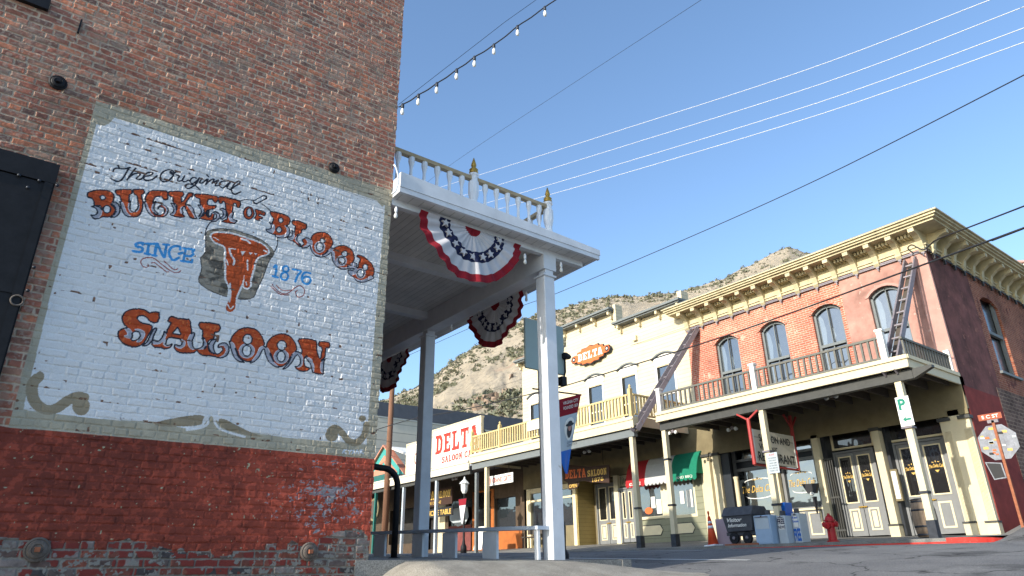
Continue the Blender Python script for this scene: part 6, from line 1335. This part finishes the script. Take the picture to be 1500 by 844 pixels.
# street lamp with pennant
sl_ = thing('street_lamp', (17.7, 26.7, kb(26.7)), 'black street lamp with a white lantern and small pennant across the road', 'street lamp')
zb = kb(26.7)
MB().lathe((0,0,0), [(.14,0),(.14,.3),(.08,.4),(.05,.6),(.04,2.45),(.06,2.5),(.03,2.55)], 10).build('pole', M['iron'], sl_, loc=(0,0,0), smooth=True)
MB().lathe((0,0,2.55), [(.08,0),(.15,.12),(.17,.40),(.12,.42)], 8).build('lantern', M['lampwhite'], sl_, loc=(0,0,0)); MB().lathe((0,0,2.97), [(.24,0),(.20,.06),(.05,.2),(.02,.32)], 8).build('lantern_cap', M['lampwhite'], sl_, loc=(0,0,0))
p2 = thing('pennant', (17.62, 26.7, 2.8), 'small red and white tapering pennant on the far street lamp', 'pennant')
MB().prism([(27.02,3.05),(26.38,3.05),(26.44,2.78),(26.96,2.78)], 17.60, 17.61).build('red_top', M['flagred'], p2); MB().prism([(26.96,2.775),(26.44,2.775),(26.64,2.0),(26.76,2.0)], 17.60, 17.61).build('white_tail', M['flagwhite'], p2); MB().bar((17.62,27.05,3.07),(17.62,26.35,3.07),.02,.02).build('arm', M['iron'], p2)
# utility pole
up = thing('utility_pole', (17.8, 34.4, .8), 'tall weathered wooden utility pole rising behind the far awning', 'utility pole')
MB().tube([(17.8,34.4,.6),(17.8,34.45,6),(17.8,34.5,12.5)], [.18,.16,.13], 12).build('pole', M['woodpole'], up, smooth=True); MB().bar((17.72,33.6,11.6),(17.72,35.4,11.6),.1,.12).build('crossarm', M['woodpole'], up)
for z_ in (7.9, 6.2): MB().bar((17.65,34.4,z_),(17.95,34.4,z_),.02,.02).build('step_bolt', M['steel'], up)

# ================================================================== GROUND
def nz1(X, Y, s, k): return float(vnoise(np.array([[X]]), np.array([[Y]]), s, k)[0, 0])
kbv = lambda Y: np.interp(Y, [-30, 5, 7, 16, 26, 60, 130], [.45, .565, .575, .63, .74, .95, 1.3])
def road_z(X, Y):
    zn = .13+.033*(np.clip(Y, -25, 60)-7)-.15; zn = np.where(Y < 7, .13+.030*(np.clip(Y,-30,7)-7)-.15, zn); zf = kbv(Y)-.13
    t = np.clip((X-7.5)/9.95, 0, 1); z = zn+(zf-zn)*t+.10*4*t*(1-t)
    z = np.where(X < 7.5, zn-.05*(7.5-np.maximum(X, -60)), z)
    up_ = np.where(X > 17.45, .19*(np.minimum(X, 60)-17.45), 0); z = z + np.where(Y < 6.1, up_, np.where(X > 21, .19*(np.minimum(X,60)-21)*(Y < 7), 0))
    return z
def gridmesh(name, X, Y, Z, mat, smooth=True):
    n, m_ = X.shape; v = np.stack([X, Y, Z], -1).reshape(-1, 3); i = np.arange(n*m_).reshape(n, m_)
    q = np.stack([i[:-1,:-1], i[:-1,1:], i[1:,1:], i[1:,:-1]], -1).reshape(-1, 4)
    me = bpy.data.meshes.new(name); me.vertices.add(len(v)); me.vertices.foreach_set('co', v.astype(np.float32).ravel()); me.loops.add(q.size); me.loops.foreach_set('vertex_index', q.astype(np.int32).ravel())
    me.polygons.add(len(q)); me.polygons.foreach_set('loop_start', np.arange(0, q.size, 4, dtype=np.int32)); me.polygons.foreach_set('loop_total', np.full(len(q), 4, np.int32)); me.update(calc_edges=True); me.materials.append(mat)
    if smooth: me.shade_smooth()
    return link(name, me)
def groundmat(name, c1, c2, s1=1.2, s2=90, bump=.01, spots=None):
    m, nt, b, lk = newmat(name); tc = nn(nt, 'ShaderNodeTexCoord')
    a = nn(nt, 'ShaderNodeTexNoise', i_Scale=s1, i_Detail=8.0, i_Roughness=.65); lk.new(tc.outputs['Object'], a.inputs['Vector'])
    f = nn(nt, 'ShaderNodeTexNoise', i_Scale=s2, i_Detail=4.0, i_Roughness=.7); lk.new(tc.outputs['Object'], f.inputs['Vector'])
    mr = nn(nt, 'ShaderNodeMapRange'); mr.inputs['From Min'].default_value=.38; mr.inputs['From Max'].default_value=.62; lk.new(a.outputs[0], mr.inputs[0])
    mx = nn(nt, 'ShaderNodeMix', data_type='RGBA'); lk.new(mr.outputs[0], mx.inputs[0]); mx.inputs[6].default_value=L4(c1); mx.inputs[7].default_value=L4(c2)
    m2 = nn(nt, 'ShaderNodeMapRange'); m2.inputs['From Min'].default_value=.35; m2.inputs['From Max'].default_value=.65; m2.inputs['To Min'].default_value=.6; m2.inputs['To Max'].default_value=1.45; lk.new(f.outputs[0], m2.inputs[0])
    mu = nn(nt, 'ShaderNodeMix', data_type='RGBA', blend_type='MULTIPLY'); mu.inputs[0].default_value=1; lk.new(mx.outputs[2], mu.inputs[6]); lk.new(m2.outputs[0], mu.inputs[7])
    outc = mu.outputs[2]
    if spots:      # tar-sealed cracks and oil-dark patches
        wv = nn(nt, 'ShaderNodeTexNoise', i_Scale=1.1, i_Detail=4.0); lk.new(tc.outputs['Object'], wv.inputs['Vector'])
        sv = nn(nt, 'ShaderNodeVectorMath', operation='SCALE'); lk.new(wv.outputs['Color'], sv.inputs[0]); sv.inputs['Scale'].default_value=1.3
        av = nn(nt, 'ShaderNodeVectorMath', operation='ADD'); lk.new(tc.outputs['Object'], av.inputs[0]); lk.new(sv.outputs[0], av.inputs[1])
        vo = nn(nt, 'ShaderNodeTexVoronoi', feature='DISTANCE_TO_EDGE', i_Scale=.42); lk.new(av.outputs[0], vo.inputs['Vector'])
        cr = nn(nt, 'ShaderNodeMapRange'); cr.inputs['From Min'].default_value=.004; cr.inputs['From Max'].default_value=.012; cr.inputs['To Min'].default_value=.35; lk.new(vo.outputs[0], cr.inputs[0])
        mq = nn(nt, 'ShaderNodeMix', data_type='RGBA', blend_type='MULTIPLY'); mq.inputs[0].default_value=1; lk.new(outc, mq.inputs[6]); lk.new(cr.outputs[0], mq.inputs[7])
        on = nn(nt, 'ShaderNodeTexNoise', i_Scale=.8, i_Detail=5.0, i_Roughness=.6); lk.new(tc.outputs['Object'], on.inputs['Vector'])
        o2 = nn(nt, 'ShaderNodeMapRange'); o2.inputs['From Min'].default_value=.56; o2.inputs['From Max'].default_value=.66; o2.inputs['To Min'].default_value=1; o2.inputs['To Max'].default_value=.55; lk.new(on.outputs[0], o2.inputs[0])
        mz = nn(nt, 'ShaderNodeMix', data_type='RGBA', blend_type='MULTIPLY'); mz.inputs[0].default_value=1; lk.new(mq.outputs[2], mz.inputs[6]); lk.new(o2.outputs[0], mz.inputs[7]); outc = mz.outputs[2]
    lk.new(outc, b.inputs['Base Color']); b.inputs['Roughness'].default_value=.85; b.inputs['Specular IOR Level'].default_value=.25
    bp = nn(nt, 'ShaderNodeBump'); bp.inputs['Strength'].default_value=.7; bp.inputs['Distance'].default_value=bump; lk.new(f.outputs[0], bp.inputs['Height']); lk.new(bp.outputs[0], b.inputs['Normal'])
    return m
M['asphalt'] = groundmat('asphalt', (.125,.124,.124), (.17,.168,.163), .5, 60, .006, spots=True)
M['concrete'] = groundmat('pavement_concrete', (.17,.165,.15), (.25,.24,.22), .9, 70, .004)
M['apron'] = groundmat('rough_aggregate', (.24,.22,.185), (.34,.315,.265), 3, 110, .012)
M['dirt'] = groundmat('dry_ground', (.20,.17,.12), (.28,.24,.18), .06, 6, .05)
gx = np.concatenate([np.linspace(-900, -70, 12), np.linspace(-60, 3, 30), np.linspace(3.3, 22, 90), np.linspace(23, 70, 30), np.linspace(90, 120, 3)])
gy = np.concatenate([np.linspace(-900, -60, 12), np.linspace(-50, -2, 30), np.linspace(-1.6, 12, 60), np.linspace(12.5, 70, 60), np.linspace(80, 900, 20)])
X_, Y_ = np.meshgrid(gx, gy); Zr = road_z(X_, Y_); kind(gridmesh('road', X_, Y_, Zr, M['asphalt']), 'structure')
# apron: rough hump of paving between the side street and the end of the pavement
ax_ = np.linspace(1.8, 9.2, 160); ay_ = np.linspace(4.2, 6.995, 90); X_, Y_ = np.meshgrid(ax_, ay_)
top = near_sw(7.0)-.012
ridge = top*sstep(3.28, 3.85, X_)*1.0
ridge = np.where(X_ > 5.6, top - (top+.05)*sstep(5.6, 8.2, X_), ridge); rz = road_z(X_, Y_)
ridge = np.where(X_ < 3.85, rz + (top-rz)*sstep(3.22, 3.95, X_), ridge)
w_a = sstep(5.15, 6.75, Y_); Za = rz-.02 + (ridge-rz+.02)*w_a + .018*(vnoise(X_, Y_, 2.5, 201, 3)-.5)*w_a + .006*(vnoise(X_, Y_, 18, 203, 2)-.5)
Za = np.maximum(Za, rz-.03); kind(gridmesh('apron', X_, Y_, Za, M['apron']), 'structure')
mb = MB(); mb.hexa([(3.3,6.99,-.4),(7.38,6.99,-.4),(7.38,60,1.2),(3.3,60,1.2),(3.3,6.99,near_sw(6.99)),(7.38,6.99,near_sw(6.99)),(7.38,60,near_sw(60)),(3.3,60,near_sw(60))]); kind(mb.build('near_pavement', M['concrete']), 'structure')
# far pavement with kerb
ys_ = np.concatenate([np.linspace(6.95, 7, 2), np.linspace(8, 26, 19), np.linspace(28, 70, 12)])
xs2 = np.array([17.62, 18.2, 19, 20, 20.6, 21.0, 21.6]); X_, Y_ = np.meshgrid(xs2, ys_)
swv = np.interp(Y_, [-30, 7, 16, 23, 60], [.60, .72, .93, 1.0, 1.05]); t = np.clip((X_-17.62)/3.38, 0, 1.1); Z_ = (kbv(Y_)+.003)*(1-t)+swv*t
kind(gridmesh('far_pavement', X_, Y_, Z_, M['concrete']), 'structure')
X_, Y_ = np.meshgrid(np.linspace(18.25, 45, 30), np.linspace(6.08, 7.15, 6)); Z_ = np.where(X_ < 21, kbv(Y_)+.004+(.72-kbv(Y_))*np.clip((X_-17.62)/3.38,0,1), .725+.19*(X_-21)); kind(gridmesh('side_pavement', X_, Y_, Z_, M['concrete']), 'structure')
def kerbstrip(name, path, mat, w=.17, h=.135, zoff=0):
    mb = MB()
    for (p, q) in zip(path[:-1], path[1:]):
        p = Vector(p); q = Vector(q); d = (q-p).normalized(); n = Vector((-d.y, d.x, 0))*w
        mb.hexa([p+Vector((0,0,-.3)), p+n+Vector((0,0,-.3)), q+n+Vector((0,0,-.3)), q+Vector((0,0,-.3)), p, p+n, q+n, q])
    return kind(mb.build(name, mat), 'structure')
M['redkerb'] = paint('red_kerb_paint', (.50,.035,.025), .7, .2, 6, wear=.60, wearc=(.30,.12,.09)); M['kerbc'] = groundmat('kerb_concrete', (.14,.14,.13), (.20,.195,.18), 2, 60, .004)
kz = lambda y: float(kbv(y))
arc = [(18.35-.90*math.cos(a), 6.95-.90*math.sin(a)) for a in np.linspace(0, 1.5, 8)]
kp = [(xx_, yy_, kz(yy_)-.03*max(0, xx_-17.45)) for xx_, yy_ in arc]
redpath = [(17.45, y, kz(y)) for y in np.linspace(12.6, 6.95, 10)] + kp[1:] + [(18.9, 6.05, kz(6)-.05)]
mb = MB()
# the kerb: concrete block with the red paint on its road side and edge
P_ = [Vector(p) for p in [(17.45, y, kz(y)) for y in np.linspace(70, 12.8, 24)] + redpath + [(19.6,6.05,kz(6)+.0),(21,6.05,.70),(30,6.05,2.41)]]
def rib(path, inset, top, bot, mat, name, dz=0):
    mb = MB(); nrm = []
    for i, p in enumerate(path):
        d = (path[min(i+1,len(path)-1)]-path[max(i-1,0)]); d.z = 0; d.normalize(); nrm.append(Vector((-d.y, d.x, 0)))
    v = []
    for p, n in zip(path, nrm): v += [p+n*inset[0]+Vector((0,0,bot)), p+n*inset[0]+Vector((0,0,top)), p+n*inset[1]+Vector((0,0,top)), p+n*inset[1]+Vector((0,0,bot))]
    f = []
    for i in range(len(path)-1):
        for k in range(3): f.append((i*4+k, i*4+k+1, (i+1)*4+k+1, (i+1)*4+k))
    f += [(0,3,2,1), tuple(4*(len(path)-1)+k for k in range(4))]
    return kind(mb.add(v, f).build(name, mat), 'structure')
rib(P_, (0, .19), 0, -.35, M['kerbc'], 'kerb')
rib([Vector(p) for p in redpath[:10]], (-.004, .10), -.075, -.30, M['redkerb'], 'red_kerb_paint')
rib([Vector(p) for p in redpath[9:]], (-.004, .10), .004, -.30, M['redkerb'], 'red_kerb_paint')
mb = MB(); kp2 = [Vector((7.38, y, near_sw(y))) for y in np.linspace(6.98, 60, 20)]
rib(kp2[::-1], (-.17, -.002), .004, -.4, M['kerbc'], 'near_kerb')
# road marking lines
M['mark'] = paint('worn_white_marking', (.55,.55,.52), .8, .2, 5, wear=.60, wearc=(.12,.12,.12))
def marking(name, xa, xb, y0, y1, n=60):
    mb = MB(); ys3 = np.linspace(y0, y1, n); xs3 = np.linspace(xa, xb, 3); v = []; 
    for y in ys3:
        for x_ in xs3: v.append((x_, y, float(road_z(np.array(x_), np.array(y)))+.006))
    f = [(j*3+i, j*3+i+1, (j+1)*3+i+1, (j+1)*3+i) for j in range(n-1) for i in range(2)]
    return kind(mb.add(v, f).build(name, M['mark']), 'structure')
marking('lane_line', 9.25, 9.37, 6.45, 50); marking('lane_dash', 12.2, 12.34, 9.6, 12.4, 14)

# ================================================================== HILL
SKY = [(-200,640),(200,640),(400,620),(500,600),(545,590),(580,579),(609,568),(635,550),(665,528),(696,507),(730,488),(767,468),(787,462),(816,455),(840,446),(869,438),(906,433),(930,434),(958,432),(994,428),(1020,420),(1060,408),(1085,394),(1109,383),(1130,371),(1154,362),(1168,366),(1186,374),(1230,388),(1300,400),(1400,420),(1500,450),(1700,520),(2100,640)]
az = []; el = []
for a, b in SKY: d = ray(a, b); az.append(math.atan2(d[1], d[0])); el.append(math.atan2(d[2], math.hypot(d[0], d[1])))
az, el = np.array(az)[::-1], np.array(el)[::-1]
NA, NR = 620, 200
A = np.linspace(az[0], az[-1], NA); tt = np.linspace(0, 1.45, NR)
AA, TT = np.meshgrid(A, tt); ridge_r = np.interp(AA, [-.2, .3, .55, .8, 1.1, 1.5], [520, 500, 460, 420, 380, 360]); E = np.interp(AA, az, el); E = np.maximum(E, R(1))
Rr = 70 + (ridge_r-70)*TT
HX = Rr*np.cos(AA); HY = Rr*np.sin(AA)
prof_ = np.where(TT < 1, np.clip(TT, 0, 1)**1.25, 1-(TT-1)*.9)
nzH = vnoise(HX, HY, 1/60., 301, 5)-.5; gul = np.abs(vnoise(AA*220, Rr*.15, .16, 305, 4)-.5)
HZ = 2 + (ridge_r*np.tan(E)-2)*prof_ + nzH*16*np.clip(1-np.abs(TT-.5)*1.9, 0, 1) - gul*9*np.clip(1-np.abs(TT-.55)*2.0, 0, 1)
HZ += (vnoise(HX, HY, 1/7., 311, 3)-.5)*1.6*np.clip((TT-.02)*10, 0, 1)
M['hill'] = None
m, nt, b, lk = newmat('dry_hillside'); tc = nn(nt, 'ShaderNodeTexCoord')
def noi(s, d=6, r=.65): n = nn(nt, 'ShaderNodeTexNoise', i_Scale=s, i_Detail=float(d), i_Roughness=r); lk.new(tc.outputs['Object'], n.inputs['Vector']); return n.outputs[0]
def rmp(o, a, b_, c=0, d=1): q = nn(nt, 'ShaderNodeMapRange'); q.inputs['From Min'].default_value=a; q.inputs['From Max'].default_value=b_; q.inputs['To Min'].default_value=c; q.inputs['To Max'].default_value=d; lk.new(o, q.inputs[0]); return q.outputs[0]
def mixc(f, a, b_): q = nn(nt, 'ShaderNodeMix', data_type='RGBA'); lk.new(f, q.inputs[0]); (lk.new(a, q.inputs[6]) if not isinstance(a, tuple) else setattr(q.inputs[6], 'default_value', L4(a))); (lk.new(b_, q.inputs[7]) if not isinstance(b_, tuple) else setattr(q.inputs[7], 'default_value', L4(b_))); return q.outputs[2]
c1 = mixc(rmp(noi(.03), .4, .6), (.345,.285,.205), (.41,.345,.255)); c2 = mixc(rmp(noi(.35, 8, .75), .50, .62), c1, (.215,.19,.14)); c3 = mixc(rmp(noi(1.1, 6, .8), .56, .64), c2, (.13,.135,.09)); c4 = mixc(rmp(noi(.018, 4), .60, .66), c3, (.33,.22,.15))
lk.new(c4, b.inputs['Base Color']); b.inputs['Roughness'].default_value=.95; bp = nn(nt, 'ShaderNodeBump'); bp.inputs['Strength'].default_value=1; bp.inputs['Distance'].default_value=.8; lk.new(noi(.8, 8, .8), bp.inputs['Height']); lk.new(bp.outputs[0], b.inputs['Normal'])
kind(gridmesh('hill', HX, HY, HZ, m), 'structure')
# scrub and pinyon scattered over it: clumps of leaf-sized faces, nobody could count them
rs = np.random.RandomState(5); N = 15000
ai = rs.uniform(0.28, 1.25, N); ti = rs.uniform(.03, 1.03, N)
dens = vnoise(np.cos(ai)*ti*400, np.sin(ai)*ti*400, 1/45., 401, 3); keep = (dens + .20*(ti > .93) + .22*np.exp(-((ti-.9)/.2)**2)*(ai > .75) > .47 + .24*rs.rand(N))
ai, ti = ai[keep], ti[keep]; ia = np.clip(np.searchsorted(A, ai), 0, NA-1); it = np.clip(np.searchsorted(tt, ti), 0, NR-1)
px3, py3, pz3 = HX[it, ia], HY[it, ia], HZ[it, ia]; big = rs.rand(len(px3)) < .22
rad = np.where(big, rs.uniform(1.2, 2.5, len(px3)), rs.uniform(.45, 1.2, len(px3)))
V_, F_ = [], []; nf = 22; cnt = len(px3)
dirs = rs.normal(size=(cnt, nf, 3)); dirs /= np.linalg.norm(dirs, axis=-1, keepdims=True); dirs[..., 2] = np.abs(dirs[..., 2])*1.1-.1
cen = np.stack([px3, py3, pz3], -1)[:, None, :] + dirs*rad[:, None, None]*rs.uniform(.4, 1, (cnt, nf, 1))
u_ = rs.normal(size=(cnt, nf, 3)); w2_ = rs.normal(size=(cnt, nf, 3)); s3 = (rad*.42)[:, None, None]
u_ /= np.linalg.norm(u_, axis=-1, keepdims=True); w2_ /= np.linalg.norm(w2_, axis=-1, keepdims=True)
tri = np.stack([cen-u_*s3, cen+u_*s3, cen+w2_*s3*1.2], 2).reshape(-1, 3); nt_ = len(tri)//3
me = bpy.data.meshes.new('hillside_scrub'); me.vertices.add(len(tri)); me.vertices.foreach_set('co', tri.astype(np.float32).ravel()); me.loops.add(nt_*3); me.loops.foreach_set('vertex_index', np.arange(nt_*3, dtype=np.int32)); me.polygons.add(nt_); me.polygons.foreach_set('loop_start', np.arange(0, nt_*3, 3, dtype=np.int32)); me.polygons.foreach_set('loop_total', np.full(nt_, 3, np.int32)); me.update(calc_edges=True)
me.materials.append(paint('scrub_foliage', (.155,.158,.105), .9, .4, .3)); o = link('hillside_scrub', me); tag(o, 'scattered grey-green scrub and pinyon on the dry hillside', 'scrub'); kind(o, 'stuff')
# rock outcrop
ro = MB(); rnd = random.Random(9)
oc = ray(718, 572); azo = math.atan2(oc[1], oc[0])
for k in range(24):
    a = azo + rnd.gauss(0, .030); t_ = rnd.uniform(.38, .56) + (azo-a)*2.0
    i_ = min(NA-1, max(0, int(np.searchsorted(A, a)))); j_ = min(NR-1, max(0, int(np.searchsorted(tt, t_)))); c = Vector((HX[j_, i_], HY[j_, i_], HZ[j_, i_])); s_ = rnd.uniform(.5, 1.9)
    v = [c+Vector((rnd.uniform(-1,1), rnd.uniform(-1,1), rnd.uniform(-.6,1.4)))*s_*.5 + Vector((sx*s_*.6, sy*s_*.6, sz*s_*.7)) for sx, sy, sz in [(-1,-1,-1),(1,-1,-1),(1,1,-1),(-1,1,-1),(-1,-1,1),(1,-1,1),(1,1,1),(-1,1,1)]]; ro.hexa(v)
o = ro.build('rock_outcrop', paint('reddish_rock', (.26,.19,.14), .95, .5, .4, bump=.3)); kind(o, 'structure')

# ================================================================== LIGHT, SKY, CAMERA
EL = R(22.8); EPS = .050
d = Vector((1, EPS, -math.tan(EL))).normalized()
sl = bpy.data.lights.new('sun', 'SUN'); sl.energy = 4.0; sl.angle = R(.53); sl.color = (1.0, .93, .82)
so = bpy.data.objects.new('sun', sl); COL.objects.link(so); so.rotation_euler = d.to_track_quat('-Z', 'Y').to_euler()
wd = bpy.data.worlds.new('World'); sc.world = wd; wd.use_nodes = True; nt = wd.node_tree
sk = nt.nodes.new('ShaderNodeTexSky'); sk.sky_type = 'NISHITA'; sk.sun_disc = False; sk.sun_elevation = EL; sk.sun_rotation = math.atan2(-d.x, -d.y) % (2*math.pi); sk.altitude = 0; sk.air_density = 1.0; sk.dust_density = 1.3; sk.ozone_density = 1.6
tn = nt.nodes.new('ShaderNodeMix'); tn.data_type = 'RGBA'; tn.blend_type = 'MULTIPLY'; tn.inputs[0].default_value = 1; tn.inputs[7].default_value = (1.03, 1.15, 1.24, 1)
nt.links.new(sk.outputs[0], tn.inputs[6]); nt.links.new(tn.outputs[2], nt.nodes['Background'].inputs[0]); nt.nodes['Background'].inputs[1].default_value = .15
cam = bpy.data.cameras.new('camera'); cam.sensor_width = 36; cam.lens = 36*F0/1500; cam.clip_start = .05; cam.clip_end = 5000
co_ = bpy.data.objects.new('camera', cam); COL.objects.link(co_)
co_.matrix_world = Matrix(((RT[0], UP[0], -FW[0], 0), (RT[1], UP[1], -FW[1], 0), (RT[2], UP[2], -FW[2], 0), (0,0,0,1)))
sc.camera = co_
sc.view_settings.view_transform = 'Standard'; sc.view_settings.look = 'None'; sc.view_settings.exposure = EXPO; sc.view_settings.gamma = 1
sc.render.resolution_x = 1024; sc.render.resolution_y = 576; sc.render.engine = 'CYCLES'
